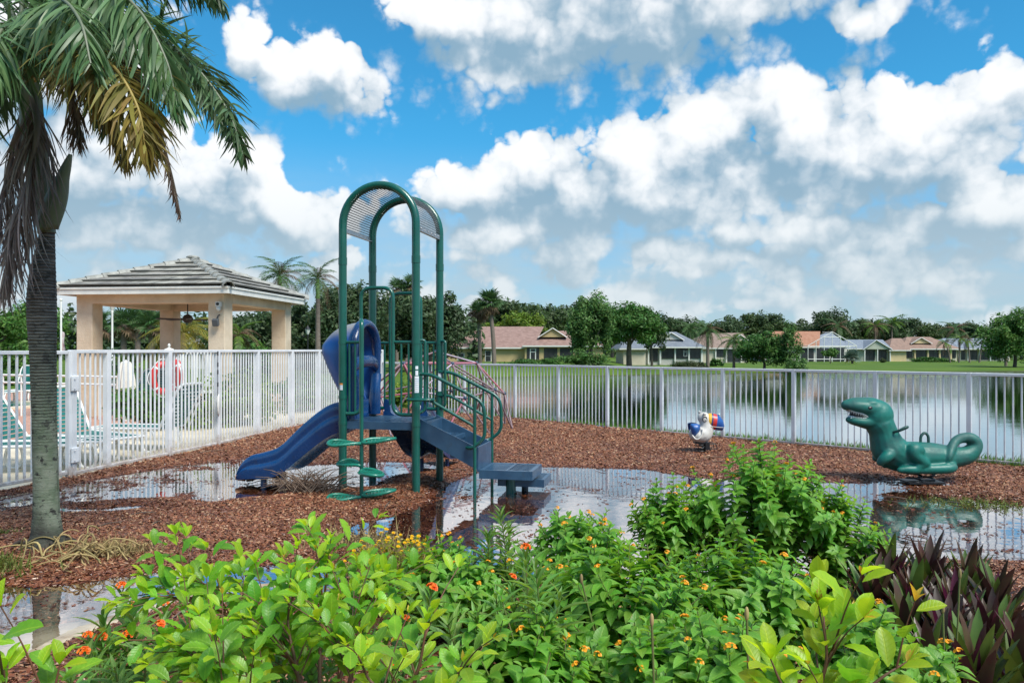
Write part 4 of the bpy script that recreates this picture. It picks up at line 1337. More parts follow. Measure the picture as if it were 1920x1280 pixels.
def build_toucan():
    Y0 = 11.8; k = Y0 / FPX
    o = gp(1320, 853)
    root = thing('spring_rider', 'small white toucan spring rider with striped beak and blue wing seat', 'spring rider', (o.x, Y0, 0.05))
    def q(px, py, y=0.0): return Vector(((px - 1320) * k, y, 1.55 - (py - HY) * k))
    wt = pm('weathered_white_paint', (.62, .60, .56), (.48, .46, .42), 6, rough=.45, bump=.05)
    mb = MB()
    def limb(lst, n=14, ysc=1.0):
        P = smooth_path([q(a, b) for a, b, r_ in lst], 4)
        rad = [v.x for v in smooth_path([(r_ * k, 0, 0) for a, b, r_ in lst], 4)]
        mb.tube(P, rad, n); 
        for (a, b, r_) in (lst[0], lst[-1]): mb.ball(q(a, b), r_ * k * .98, 12, 8)
    limb([(1302, 812, 9), (1310, 814, 15), (1319, 813, 18), (1326, 804, 15), (1326, 793, 12), (1324, 785, 11.5)])
    mb.ball(q(1322, 783), (12 * k, .09, 11 * k), 14, 10)
    mb.ball(q(1313, 816), (18 * k, .145, 13.5 * k), 14, 10)
    limb([(1316, 828, 6), (1321, 834, 4.5), (1322, 839, 4)])
    me = remeshed(mb, .009, 6); me.materials.append(wt)
    body = link_mesh('body', me, root)
    # beak in bands, each band its own moulded section
    secs = [(1324.5, 776, 800, .075), (1330, 774.5, 801.5, .092), (1334, 774.2, 803, .098), (1337, 774.3, 804, .10), (1344, 776, 806, .10), (1351, 781, 807, .088), (1356, 788, 807, .06), (1358.5, 797, 807, .03)]
    def section(i):
        x, ya, yb, w = secs[i]
        n = 14; zc = (ya + yb) / 2; hh = (yb - ya) / 2
        lean = 6.0
        return [q(x - lean * math.sin(2 * math.pi * j / n) * -.35 * 1.0, zc - hh * math.sin(2 * math.pi * j / n), w * math.cos(2 * math.pi * j / n)) for j in range(n)] 
    cols = [(0, 1, pm('yellow_paint', (.72, .40, .03), rough=.35)), (1, 2, pm('yellow_paint', (.72, .40, .03), rough=.35)), (2, 3, pm('navy_paint', (.03, .05, .16), rough=.35)),
            (3, 4, pm('red_paint', (.55, .035, .03), rough=.35)), (4, 7, pm('blue_paint', (.015, .07, .27), (.02, .10, .33), 8, rough=.35))]
    for a, b_, m in cols:
        s_ = MB(); rows = [section(i) + [section(i)[0]] for i in range(a, b_ + 1)]
        s_.grid(rows)
        if a == 0: s_.add(section(0), [tuple(range(14))])
        if b_ == 7: s_.add(section(7), [tuple(range(14))])
        s_.build('beak_band', m, body, fixn=True)
    ln = MB()
    for s in (-1, 1): ln.tube([q(1331, 797.5, -.095 * s), q(1341, 799, -.10 * s), q(1350, 800, -.088 * s), q(1357, 800.5, -.045 * s)], .005, 5)
    ln.build('beak_line', wt, body)
    blue = pm('blue_seat_paint', (.012, .075, .26), (.03, .12, .36), 7, rough=.35)
    for s in (-1, 1):
        w = MB(); out = [(1295.5, 794), (1303, 793), (1311, 794.5), (1312, 801), (1309, 809), (1304, 815.5), (1300, 815), (1296.5, 808), (1295, 800)]
        P = smooth_path([q(a, b, .115 * s) for a, b in out], 3, True)
        cpt = q(1303, 803, .155 * s)
        w.add([p for p in P] + [cpt] + [p - Vector((0, .05 * s, 0)) for p in P], [(i, (i + 1) % len(P), len(P)) for i in range(len(P))] + [(i, len(P) + 1 + i, len(P) + 1 + (i + 1) % len(P), (i + 1) % len(P)) for i in range(len(P))], True)
        w.build('wing', blue, body, fixn=True)
        r = MB(); r.tube(smooth_path([q(1297, 814, .12 * s), q(1303, 821, .145 * s), q(1310, 819, .15 * s), q(1315, 811, .14 * s), q(1316, 803, .12 * s)], 4), .012, 6); r.build('wing_edge', wt, body)
        e = MB(); e.tube([q(1321.5 + 4.2 * math.cos(a), 785 + 5 * math.sin(a), .088 * s) for a in np.linspace(0, 6.283, 13)[:-1]], .006, 5, closed=True)
        e.ball(q(1322.5, 787, .084 * s), (1.3 * k, .012, 1.8 * k), 6, 5)
        e.build('eye', M['black'], body)
        kn = MB(); kn.ball(q(1319, 774.5, .16 * s), 3.0 * k, 8, 6); kn.build('handle_knob', wt, root)
    hb = MB(); hb.tube([q(1319, 774.5, -.16), q(1321, 776, 0), q(1319, 774.5, .16)], .014, 8); hb.build('handle_bar', M['steel'], root)
    kb = MB(); kb.ball(q(1350.5, 777, 0), 2.2 * k, 8, 6); kb.build('beak_knob', wt, root)
    sp = MB(); spring(sp, (-.035, 0), .07, -.03, .125, 3.4, .012); sp.box((-.03, 0, .128), (.2, .16, .02))
    sp.box((.055, 0, .085), (.065, .18, .11))
    sp.build('spring', M['black'], root)
    fr = MB(); fr.tube(fillet([(.08, -.09, .12), (.18, -.09, .12), (.20, -.09, .045), (.08, -.09, .045)], .02, 3), .007, 6)
    fr.tube(fillet([(.08, .09, .12), (.18, .09, .12), (.20, .09, .045), (.08, .09, .045)], .02, 3), .007, 6)
    fr.build('foot_rest', M['black'], root)
build_toucan()
# ================================================================== POOL PAVILION
M['stucco'] = pm('tan_stucco', (0.54, 0.425, 0.30), (0.66, 0.54, 0.40), 1.4, rough=0.8, bump=0.6, bscale=18)
M['trim'] = pm('white_trim', (0.70, 0.69, 0.64), (0.60, 0.60, 0.57), 4, rough=0.5)
M['tile'] = pm('pale_grey_roof_tile', (0.33, 0.31, 0.265), (0.16, 0.15, 0.13), 3.0, rough=0.6, bump=0.12, bscale=30, hue_rand=0.5)
M['hip'] = pm('mossy_hip_tile', (0.20, 0.20, 0.18), (0.33, 0.33, 0.30), 5, rough=0.6, bump=0.12, bscale=30)
M['tile_edge'] = pm('shaded_tile_edge', (0.045, 0.045, 0.04), (0.08, 0.08, 0.07), 6, rough=0.8)
def clip_half(poly, n, d):
    out = []
    for i in range(len(poly)):
        a, b = poly[i], poly[(i + 1) % len(poly)]
        da, db = a[0] * n[0] + a[1] * n[1] - d, b[0] * n[0] + b[1] * n[1] - d
        if da <= 0: out.append(a)
        if (da < 0) != (db < 0) and abs(da - db) > 1e-9:
            t = da / (da - db); out.append((a[0] + (b[0] - a[0]) * t, a[1] + (b[1] - a[1]) * t))
    return out
def build_gazebo():
    root = thing('pavilion', 'open tan stucco pool pavilion with a hipped tile roof behind the white fence', 'pavilion', (-8.25, 20.0, 0), R(-6.5))
    EU, EV, CU, CV = 2.09, 2.28, 1.84, 1.94
    ZE, ZA = 3.04, 3.90
    for su in (-1, 1):
        for sv in (-1, 1):
            MB().bbox((su * (CU - .2), sv * (CV - .2), 1.36), (.40, .40, 2.72), .012).build('column', M['stucco'], root)
    for sv in (-1, 1):
        MB().bbox((0, sv * (CV - .2), 2.80), (2 * CU + .004, .404, .24), .01).build('beam', M['stucco'], root)
    for su in (-1, 1):
        MB().bbox((su * (CU - .2), 0, 2.797), (.408, 2 * CV - .81, .236), .01).build('beam', M['stucco'], root)
    c = MB(); c.box((0, 0, 2.925), (2 * EU - .06, 2 * EV - .06, .02)); c.build('soffit', M['trim'], root)
    for (x, y, sx, sy) in ((0, -EV, 2 * EU + .03, .03), (0, EV, 2 * EU + .03, .03), (-EU, 0, .03, 2 * EV - .03), (EU, 0, .03, 2 * EV - .03)):
        f = MB(); f.bbox((x, y, 2.955), (sx, sy, .17), .004)
        f.bbox((x * 1.006, y * 1.006, 3.012), (sx + (.02 if sx > sy else .022), sy + (.022 if sx > sy else .02), .05), .004)
        f.build('fascia', M['trim'], root)
    # deck under the tiles
    u = MB(); u.add([(-EU, -EV, ZE), (EU, -EV, ZE), (EU, EV, ZE), (-EU, EV, ZE), (0, 0, ZA - .03)], [(0, 1, 4), (1, 2, 4), (2, 3, 4), (3, 0, 4), (3, 2, 1, 0)])
    u.build('roof', pm('roof_underlay', (.05, .05, .045), rough=.9), root)
    # four slopes of tiles, clipped at the hips
    g = random.Random(3)
    for face in range(4):
        hw, dist = (EU, EV) if face % 2 == 0 else (EV, EU)
        hw += .05; dist += .05
        L = math.hypot(dist, ZA - ZE)
        rotz = Matrix.Rotation(face * math.pi / 2, 4, 'Z')
        ux = Vector((1, 0, 0)); up = Vector((0, dist, ZA - ZE)).normalized(); nn = ux.cross(up)
        org = Vector((0, -dist, ZE + .012))
        nc = 6; ex = L / nc
        tw = .34
        for r in range(nc):
            off = (r % 2) * tw / 2
            k = -7
            while k * tw + off < hw:
                x0, x1 = k * tw + off + .003, (k + 1) * tw + off - .003
                t0, t1 = r * ex - (.02 if r else 0.0), min((r + 1) * ex + .03, L - .01)
                poly = [(x0, t0), (x1, t0), (x1, t1), (x0, t1)]
                nl = math.hypot(L, hw)
                poly = clip_half(poly, (L / nl, hw / nl), L * hw / nl - .03)
                if len(poly) >= 3: poly = clip_half(poly, (-L / nl, hw / nl), L * hw / nl - .03)
                k += 1
                if len(poly) < 3: continue
                jit = g.uniform(-.004, .004)
                top, bot = [], []
                for (x, t) in poly:
                    lift = .056 + jit - .044 * (t - t0) / (t1 - t0 + 1e-6)
                    p = org + ux * x + up * t
                    top.append(p + nn * lift); bot.append(p + nn * (lift - .042))
                n = len(poly)
                mb = MB(); mb.add(top + bot, [tuple(range(n)), tuple(range(2 * n - 1, n - 1, -1))] + [((i + 1) % n, i, n + i, n + (i + 1) % n) for i in range(n)])
                mb.v = [tuple(rotz @ Vector(v)) for v in mb.v]
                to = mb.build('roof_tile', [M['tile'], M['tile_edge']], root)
                to.data.polygons.foreach_set('material_index', [0, 0] + [1] * n)      # butt edges coloured dark: painted shade line under each course, plus weathering
    for (su, sv) in ((1, -1), (-1, -1), (1, 1), (-1, 1)):
        a, b = Vector((su * (EU + .06), sv * (EV + .06), ZE + .02)), Vector((0, 0, ZA + .02))
        d = (b - a); L = d.length; d.normalize()
        side = d.cross(Vector((0, 0, 1))).normalized(); nrm = side.cross(d)
        n = 9
        for k in range(n):
            p, q = a + d * (L * k / n), a + d * (L * (k + 1) / n + .04)
            mb = MB(); rows = []
            for (pt, w, hgt) in ((p, .135, .105), (q, .105, .072)):
                rows.append([pt + side * (w * s) + nrm * (hgt * hh) for s, hh in ((-1, -.35), (-.8, .35), (-.4, .85), (.4, .85), (.8, .35), (1, -.35))])
            mb.grid(rows); mb.grid([[v - nrm * .03 for v in r][::-1] for r in rows])
            mb.add(rows[0] + [v - nrm * .03 for v in rows[0]][::-1], [tuple(range(12))])
            mb.build('ridge_tile', M['hip'], root)
    cap = MB(); cap.ball((0, 0, ZA + .075), (.17, .17, .06), 10, 6); cap.build('roof_cap', M['hip'], root)
    # ceiling fan
    fan = thing('ceiling_fan', 'dark brown ceiling fan hanging inside the tan pavilion', 'fan', (-8.22, 19.6, 2.36))
    dk = pm('dark_bronze', (.022, .017, .014), rough=.45)
    fb = MB(); fb.tube([(0, 0, .12), (0, 0, .56)], .016, 8); fb.lathe([(.0, .58), (.07, .56), (.03, .50)], n=12); fb.lathe([(.02, .14), (.09, .10), (.13, .03), (.12, -.04), (.07, -.08), (.0, -.09)], n=16)
    fb.build('motor', dk, fan)
    for k in range(5):
        mb = MB(); a = R(k * 72 + 8)
        m3 = Matrix.Rotation(a, 3, 'Z') @ Matrix.Rotation(R(10), 3, 'X')
        pts = [(.12, -.02), (.25, -.055), (.72, -.08), (.78, -.03), (.78, .03), (.72, .08), (.25, .055), (.12, .02)]
        mb.prism(pts, -.006, .006, 'z'); mb.v = [tuple(m3 @ Vector(v)) for v in mb.v]
        mb.build('blade', dk, fan)
    # camera and speaker on the corner column (front face)
    wl = Matrix.Rotation(R(-6.5), 4, 'Z')
    def onc(u, v, z): return Vector((-8.25, 20.0, 0)) + (wl @ Vector((u, v, z)))
    cm = thing('security_camera', 'white security camera high on the corner column of the pavilion', 'camera', onc(CU - .12, -CV - .01, 2.60))
    mb = MB(); mb.bbox((0, -.05, .04), (.12, .12, .12), .012); mb.ball((0, -.06, -.06), (.055, .055, .06), 12, 8); mb.build('housing', M['trim'], cm)
    mb = MB(); mb.ball((0, -.112, .045), (.04, .012, .035), 10, 6); mb.build('lens', M['black'], cm)
    spk = thing('floodlight', 'small dark grey floodlight below the security camera on the column', 'light fixture', onc(CU - .14, -CV - .01, 2.28))
    mb = MB(); mb.tube([(0.03, -.01, .12), (.03, -.09, .10), (0, -.10, .03)], .016, 7); mb.build('bracket', M['black'], spk)
    mb = MB(); mb.bbox((-.03, -.10, -.06), (.14, .10, .17), .012, Matrix.Rotation(R(18), 3, 'X')); mb.build('lamp_head', pm('dark_grey_box', (.08, .09, .10), rough=.5), spk)
build_gazebo()

# ================================================================== POOL FURNITURE
M['strap'] = pm('teal_vinyl_strap', (0.006, 0.15, 0.13), (0.005, 0.11, 0.10), 6, rough=0.4)
M['chair_white'] = pm('white_resin', (0.78, 0.77, 0.73), rough=0.4)
def make_lounger(label, loc, rz, back=58):
    root = thing('sun_lounger', label, 'sun lounger', loc, rz, 'sun loungers on the pool deck')
    fr = MB()
    a = R(back); hx, hz = .62, .36
    bx, bz = hx + .78 * math.cos(a), hz + .78 * math.sin(a)
    for y in (-.31, .31):
        fr.tube(fillet([(-.68, y, .34), (hx, y, hz)], .05, 3), .022, 8)
        for x in (-.55, .42):
            fr.tube(smooth_path([(x - .04, y, .34), (x - .10, y, .18), (x - .06, y, .02), (x + .08, y, .01), (x + .13, y, .14), (x + .08, y, .34)], 4), .02, 8)
        fr.tube([(hx + .1, y * .97, .34), (bx - .1, y * .97, bz - .32)], .014, 6)
    fr.tube([(-.68, -.31, .34), (-.68, .31, .34)], .022, 8)
    fr.build('frame', M['chair_white'], root)
    br = MB(); br.tube(fillet([(hx, -.31, hz), (bx, -.31, bz), (bx, .31, bz), (hx, .31, hz)], .14, 6), .022, 8)
    bo = br.build('back_frame', M['chair_white'], root)
    st = MB().bbox((0, 0, 0), (.052, .60, .008), .002).mesh('strap', M['strap'])
    for k in range(19): link_mesh('strap', st, root, (-.62 + k * .0655, 0, .352))
    for k in range(11):
        t = (k + .6) / 11.5
        link_mesh('strap', st, bo, M=Matrix.Translation((hx + (bx - hx) * t, 0, hz + (bz - hz) * t)) @ Matrix.Rotation(-a, 4, 'Y'))
    return root
def g0(px, py): p = gp(px, py); return (p.x, p.y, 0.012)
make_lounger('teal strapped lounger nearest the camera at the left edge, behind the gate', g0(38, 884), R(200))
make_lounger('teal lounger just right of the palm trunk with its back facing the fence', g0(178, 862), R(150))
make_lounger('raised teal lounger in front of the red life rings', g0(258, 842), R(-12), 62)
make_lounger('teal lounger hidden partly by the palm trunk at the pool fence', g0(112, 872), R(182))
make_lounger('teal lounger at the far side of the brick paving left of the white umbrella', g0(222, 775), R(60), 66)
make_lounger('teal lounger behind the palm trunk, farthest back beside the pool railing', g0(60, 752), R(95), 70)
make_lounger('teal lounger beyond the tan column, right of the white umbrella', g0(268, 776), R(80), 66)
make_lounger('teal lounger farthest left beside the pool railing', g0(20, 756), R(85), 70)
# life rings on a post
lr = thing("life_ring_station", "red and white life rings hung on a white post behind the fence", "life ring", g0(321, 830))
mb = MB(); mb.bbox((.05, .10, .72), (.07, .07, 1.44), .006); mb.build('post', M['chair_white'], lr)
redm = pm('red_life_ring', (.60, .035, .025), (.52, .03, .025), 4, rough=.4)
for (dx, dy, z, tw) in ((-.12, -.05, 1.10, 48), (.10, -.02, 1.13, -50)):
    m3 = Matrix.Rotation(R(tw), 3, 'Z')
    ri = MB(); pts = [m3 @ Vector((.165 * math.cos(a), 0, .235 * math.sin(a))) + Vector((dx, dy, z)) for a in np.linspace(0, 2 * math.pi, 33)[:-1]]
    ri.tube(pts, .058, 10, closed=True); ro = ri.build('ring', redm, lr)
    for a0 in (45, 135, 225, 315):
        b = MB(); b.tube([m3 @ Vector((.165 * math.cos(R(a0 + d)), 0, .235 * math.sin(R(a0 + d)))) + Vector((dx, dy, z)) for d in (-4, 0, 4)], .061, 10); b.build('band', M['chair_white'], ro)
    rp = MB(); rp.tube([m3 @ Vector(((.235 + .02 * math.cos(4 * a)) * math.cos(a), 0, (.305 + .02 * math.cos(4 * a)) * math.sin(a))) + Vector((dx, dy, z)) for a in np.linspace(0, 2 * math.pi, 49)[:-1]], .008, 5, closed=True)
    rp.build('rope', M['chair_white'], ro)
# folded umbrella, table, chairs, rails
um = thing('folded_umbrella', 'folded cream umbrella standing among the teal loungers', 'umbrella', g0(236, 790))
mb = MB(); mb.tube([(0, 0, 0), (0, 0, 1.36)], .02, 8); mb.build('pole', M['chair_white'], um)
mb = MB(); prof = [(.02, 1.34), (.09, 1.30), (.13, 1.1), (.16, .9), (.17, .72), (.14, .70)]
n = 20
rows = [[(r * (1 + .22 * (j % 2)) * math.cos(2 * math.pi * j / n), r * (1 + .22 * (j % 2)) * math.sin(2 * math.pi * j / n), z) for j in range(n)] for r, z in prof]
rows = [r + [r[0]] for r in rows]; mb.grid(rows, False); mb.build('canopy', pm('cream_canvas', (.70, .66, .58), rough=.8), um)
tb = thing('patio_table', 'white patio table standing against the tan column behind the fence', 'table', g0(352, 800))
mb = MB(); mb.bbox((0, 0, .72), (1.25, .75, .05), .012); mb.build('top', M['chair_white'], tb)
for x in (-.52, .52):
    for y in (-.3, .3):
        mb = MB(); mb.tube([(x, y, .70), (x * 1.04, y * 1.04, 0)], .022, 8); mb.build('leg', M['chair_white'], tb)
rl = thing('pool_railing', 'white two-bar railing along the far side of the pool', 'railing', (0, 0, 0))
a, b = gp(-60, 775), gp(225, 788)
for z in (.98, .80):
    mb = MB(); mb.tube([(a.x, a.y, z), (b.x, b.y, z)], .026, 8); mb.build('rail', M['chair_white'], rl)
for k in range(9):
    p = a.lerp(b, k / 8); mb = MB(); mb.tube([(p.x, p.y, 0), (p.x, p.y, 1.0)], .022, 8); mb.build('post', M['chair_white'], rl)
fp = thing('privacy_fence', 'solid white vinyl fence panel behind the pavilion corner column', 'fence', (0, 0, 0))
a, b = gp(322, 800), gp(395, 792)
for k in range(14):
    p = a.lerp(b, (k + .5) / 14); mb = MB(); mb.bbox((p.x, p.y + .35, .77), ((b.x - a.x) / 14 - .006, .03, 1.46), .004); mb.build('board', M['chair_white'], fp)
mb = MB(); mb.bbox(((a.x + b.x) / 2, (a.y + b.y) / 2 + .35, 1.53), ((b.x - a.x) + .1, .07, .06), .006); mb.build('cap_rail', M['chair_white'], fp)

# ================================================================== VEGETATION GENERATORS
def leafmat(name, c, c2=None, trans=.25, hr=.8, rough=.55, spec=.3):
    return pm(name, c, c2, .6, rough=rough, spec=spec, hue_rand=hr, trans=trans, trans_col=tuple(min(.9, v * 1.6) for v in c))
LM = {
    'oak': leafmat('dark_oak_leaf', (.045, .078, .032), (.064, .105, .038)),
    'oak2': leafmat('olive_oak_leaf', (.045, .078, .022), (.062, .10, .028)),
    'mid': leafmat('mid_green_leaf', (.07, .155, .027), (.09, .185, .036)),
    'lime': leafmat('lime_leaf', (.15, .22, .025), (.12, .19, .022)),
    'cyp': leafmat('feathery_green_leaf', (.095, .19, .045), (.075, .155, .038)),
    'bush': leafmat('glossy_bush_leaf', (.045, .12, .022), (.065, .155, .028)),
    'hedge': leafmat('hedge_leaf', (.045, .075, .022), (.07, .085, .035)),
    'palm': leafmat('palm_leaf', (.050, .105, .030), (.065, .13, .035)),
    'palmy': leafmat('bright_palm_leaf', (.12, .20, .025), (.09, .17, .03)),
    'palmyel': leafmat('yellow_palm_leaf', (.24, .22, .03), (.18, .18, .03)),
    'brown': leafmat('dry_palm_leaf', (.16, .10, .055), (.11, .07, .04), trans=.12),
    'silver': leafmat('silver_palm_leaf', (.11, .16, .12), (.09, .14, .10)),
    'bark': pm('grey_bark', (.09, .07, .055), (.14, .115, .09), 5, rough=.9, bump=.5, bscale=12),
    'pbark': pm('palm_bark', (.13, .10, .08), (.19, .155, .13), 6, rough=.85, bump=.4, bscale=10, stretch=(1, 1, 4)),
}
def leaf_quads(cen, rad, n, size, g, flat=.6):
    """n leaf-sized quads filling clumps (cen, rad)"""
    k = g.integers(0, len(cen), n)
    d = g.normal(0, 1, (n, 3)); d /= np.linalg.norm(d, axis=1)[:, None]
    r = g.random(n) ** .45
    P = cen[k] + d * rad[k] * r[:, None]
    nr = d * .7 + g.normal(0, .6, (n, 3)) + np.array([0, 0, flat]); nr /= np.linalg.norm(nr, axis=1)[:, None]
    t = np.cross(nr, g.normal(0, 1, (n, 3))); t /= np.linalg.norm(t, axis=1)[:, None] + 1e-9
    b = np.cross(nr, t)
    s = size * g.uniform(.55, 1.3, n)[:, None]
    V = np.stack([P - t * s, P + b * s * .42, P + t * s, P - b * s * .42], 1).reshape(-1, 3)
    F = np.arange(4 * n).reshape(-1, 4)
    return V, F
def crown_clumps(g, w, h, d, n, lumpy=.35, top=1.0):
    """clump centres over an ellipsoid, flat-ish below"""
    u = g.normal(0, 1, (n, 3)); u /= np.linalg.norm(u, axis=1)[:, None]
    u[:, 2] = np.where(u[:, 2] < -.8, -u[:, 2] * .6, u[:, 2])
    r = g.uniform(.40, .95, n)[:, None]
    c = u * r * np.array([w, d, h])
    rad = g.uniform(.20, .40, n)[:, None] * np.array([[w, d, h * 1.0]]) * (1 + lumpy * (g.random((n, 1)) - .5))
    return c, rad
def make_tree(name, label, cat, loc, H, w, crown_h, leaf, n, mat, g, trunk_r=.16, limbs=6, clumps=46, depth=None, group=None, bark='bark', fork=.35, scale_r=1.0):
    root = thing(name, label, cat, loc, 0, group)
    zc = H - crown_h
    tb = MB()
    base_h = max(.3, (H - 2 * crown_h) + crown_h * .55)
    P = smooth_path([(0, 0, -.3), (g.normal(0, .06), 0, base_h * .5), (g.normal(0, .12), g.normal(0, .1), base_h)], 4)
    tb.tube(P, [trunk_r * (1.35 - .5 * i / (len(P) - 1)) for i in range(len(P))], 8)
    top = P[-1]
    for k in range(limbs):
        a = 2 * math.pi * (k + g.random() * .6) / limbs
        rr = w * g.uniform(.45, .8)
        e = Vector((rr * math.cos(a), rr * .8 * math.sin(a), zc + crown_h * g.uniform(-.1, .65)))
        m_ = top.lerp(e, .45) + Vector((0, 0, -.12 * crown_h))
        pp = smooth_path([top - Vector((0, 0, base_h * fork * g.random())), m_, e], 4)
        tb.tube(pp, [trunk_r * (.62 - .5 * i / (len(pp) - 1)) for i in range(len(pp))], 6)
    tb.build('trunk', LM[bark], root)
    c, rad = crown_clumps(g, w, crown_h, depth or w, clumps)
    V, F = leaf_quads(c + np.array([0, 0, zc]), rad * scale_r, n, leaf, g)
    link_mesh('crown', np_mesh('crown', V, F, mat), root)
    return root
def frond_mesh(L, droop, leaflet, n, mat, seed, width=.05, vee=.5, hang=.5, twist=.0):
    """feather frond along +x with drooping leaflets"""
    g = random.Random(seed)
    mb = MB()
    pts = []
    for i in range(13):
        t = i / 12
        pts.append(Vector((L * t * (1 - .18 * droop * t), 0, L * (.30 * t - droop * t * t * .95))))
    mb.tube(pts, [.018 * L / 2 * (1.15 - t / 12) + .003 for t in range(13)], 5)
    for i in range(n):
        t = .10 + .90 * (i / (n - 1))
        f = t * 12; k = min(11, int(f)); p = pts[k].lerp(pts[k + 1], f - k); tan = (pts[k + 1] - pts[k]).normalized()
        ll = leaflet * (.45 + .75 * math.sin(math.pi * min(1, t * .82 + .12))) * g.uniform(.85, 1.1)
        for s in (-1, 1):
            side = Vector((0, s, 0))
            d = (tan * .55 + side * .8 + Vector((0, 0, vee * g.uniform(.2, 1) - hang * .3))).normalized()
            q0, q1 = p, p + d * ll * .5
            d2 = (d + Vector((0, 0, -hang * g.uniform(.7, 1.3)))).normalized()
            q2 = q1 + d2 * ll * .5
            wv = tan * width * .5 * (1 if g.random() < .5 else .8)
            mb.add([q0 - wv * .5, q0 + wv * .5, q1 + wv, q1 - wv, q2], [(0, 1, 2, 3), (3, 2, 4)])
    return mb.mesh('frond', mat)
FR = {
    'royal': [frond_mesh(1.9, .75, .50, 26, LM['palm'], s, .06, .5, .8) for s in (1, 2)],
    'royal_b': [frond_mesh(1.8, 1.0, .45, 22, LM['brown'], 3, .05, .2, 1.3)],
    'queen': [frond_mesh(2.6, .85, .62, 24, LM['palm'], s, .09, .4, 1.0) for s in (4, 5)],
    'queen_b': [frond_mesh(2.4, 1.05, .5, 20, LM['brown'], 6, .09, .2, 1.3)],
    'bright': [frond_mesh(2.4, .85, .62, 24, LM['palmy'], s, .09, .4, 1.0) for s in (7, 8)],
    'yel': [frond_mesh(1.7, .95, .42, 26, LM['palmyel'], 9, .045, .3, 1.1)],
}
def make_palm(label, loc, H, r, kinds, nf, g, scale=1.0, pitch=(-.5, 1.1), group=None, bulge=0.0, lean=(0, 0), name='palm_tree', shaft=None):
    root = thing(name, label, 'palm', loc, 0, group)
    tb = MB()
    P = smooth_path([(0, 0, -.3), (lean[0] * .35, lean[1] * .35, H * .5), (lean[0], lean[1], H)], 6)
    tb.tube(P, [r * (1.25 - .45 * i / (len(P) - 1)) for i in range(len(P))], 10)
    tb.build('trunk', LM['pbark'], root)
    if shaft is not None:
        sm = MB(); sm.tube([(lean[0], lean[1], H - .05), (lean[0], lean[1], H + shaft * .5), (lean[0], lean[1], H + shaft)], [r * .85, r * .8, r * .45], 10)
        sm.build('crownshaft', leafmat('green_crownshaft', (.10, .20, .05), trans=0), root)
        H = H + shaft
    for k in range(nf):
        kind = kinds[k % len(kinds)] if k < nf * .8 else kinds[-1]
        me = g.choice(FR[kind])
        a = 2.399 * k + g.uniform(-.2, .2)
        t = k / max(1, nf - 1)
        pt = pitch[1] + (pitch[0] - pitch[1]) * t
        s = scale * g.uniform(.85, 1.1)
        link_mesh('frond', me, root, M=Matrix.Translation((lean[0], lean[1], H)) @ Matrix.Rotation(a, 4, 'Z') @ Matrix.Rotation(-pt, 4, 'Y') @ Matrix.Rotation(g.uniform(-.3, .3), 4, 'X') @ Matrix.Scale(s, 4))
    return root
def fan_mesh(mat, seed, blades=18, L=.62, pet=.55):
    g = random.Random(seed); mb = MB()
    mb.tube([(0, 0, 0), (pet * .6, 0, .02), (pet, 0, 0)], .014, 5)
    for k in range(blades):
        a = R(-150 + 300 * k / (blades - 1)); ll = L * (1 - .25 * abs(a) / 2.6) * g.uniform(.9, 1.08)
        d = Vector((math.cos(a), math.sin(a), .10 * (-1) ** k * 0 + .12)); s = Vector((-math.sin(a), math.cos(a), 0))
        p0 = Vector((pet, 0, 0)); p1 = p0 + d * ll * .6; p2 = p1 + (d + Vector((0, 0, -.75 * g.uniform(.6, 1.3)))) * ll * .4
        w = ll * .075
        mb.add([p0, p1 - s * w + Vector((0, 0, -.012)), p1 + Vector((0, 0, .012)), p1 + s * w + Vector((0, 0, -.012)), p2], [(0, 1, 2), (0, 2, 3), (1, 4, 2), (2, 4, 3)])
    return mb.mesh('fan_leaf', mat)
FAN = {'green': [fan_mesh(LM['palm'], s) for s in (1, 2)], 'bright': [fan_mesh(LM['palmy'], 3)], 'brown': [fan_mesh(LM['brown'], 4)], 'silver': [fan_mesh(LM['silver'], 5)]}
def make_fan_palm(label, loc, H, r, crown, nf, g, kinds=('green',), dead=0.2, group=None, lean=(0, 0), low=-1.0):
    root = thing('fan_palm', label, 'palm', loc, 0, group)
    if H > .4:
        tb = MB(); P = smooth_path([(0, 0, -.3), (lean[0] * .3, lean[1] * .3, H * .5), (lean[0], lean[1], H)], 5)
        tb.tube(P, [r * (1.15 - .25 * i / (len(P) - 1)) for i in range(len(P))], 10); tb.build('trunk', LM['pbark'], root)
    for k in range(nf):
        t = k / (nf - 1)
        kind = 'brown' if t > 1 - dead else kinds[k % len(kinds)]
        pt = 1.35 + (low - 1.35) * t
        s = crown / 1.15 * g.uniform(.8, 1.1)
        link_mesh('fan_leaf', g.choice(FAN[kind]), root, M=Matrix.Translation((lean[0], lean[1], H)) @ Matrix.Rotation(2.399 * k + g.uniform(-.2, .2), 4, 'Z') @ Matrix.Rotation(-pt, 4, 'Y') @ Matrix.Rotation(g.uniform(-.5, .5), 4, 'X') @ Matrix.Scale(s, 4))
    return root
def make_bush(name, label, cat, loc, w, d, h, leaf, n, mat, g, group=None, clumps=26):
    root = thing(name, label, cat, loc, 0, group)
    c, rad = crown_clumps(g, w * .85, h * .5, d * .85, clumps)
    c[:, 2] = np.abs(c[:, 2]) * 1.55 + h * .1
    V, F = leaf_quads(c, rad * 1.15, n, leaf, g)
    V[:, 2] = np.maximum(V[:, 2], .01)
    link_mesh('foliage', np_mesh('foliage', V, F, mat), root)
    sb = MB()
    for k in range(4):
        a = k * 1.6; sb.tube([(0, 0, -.1), (w * .25 * math.cos(a), d * .25 * math.sin(a), h * .35), (w * .45 * math.cos(a), d * .45 * math.sin(a), h * .7)], [.03, .02, .01], 5)
    sb.build('stem', LM['bark'], root)
    return root
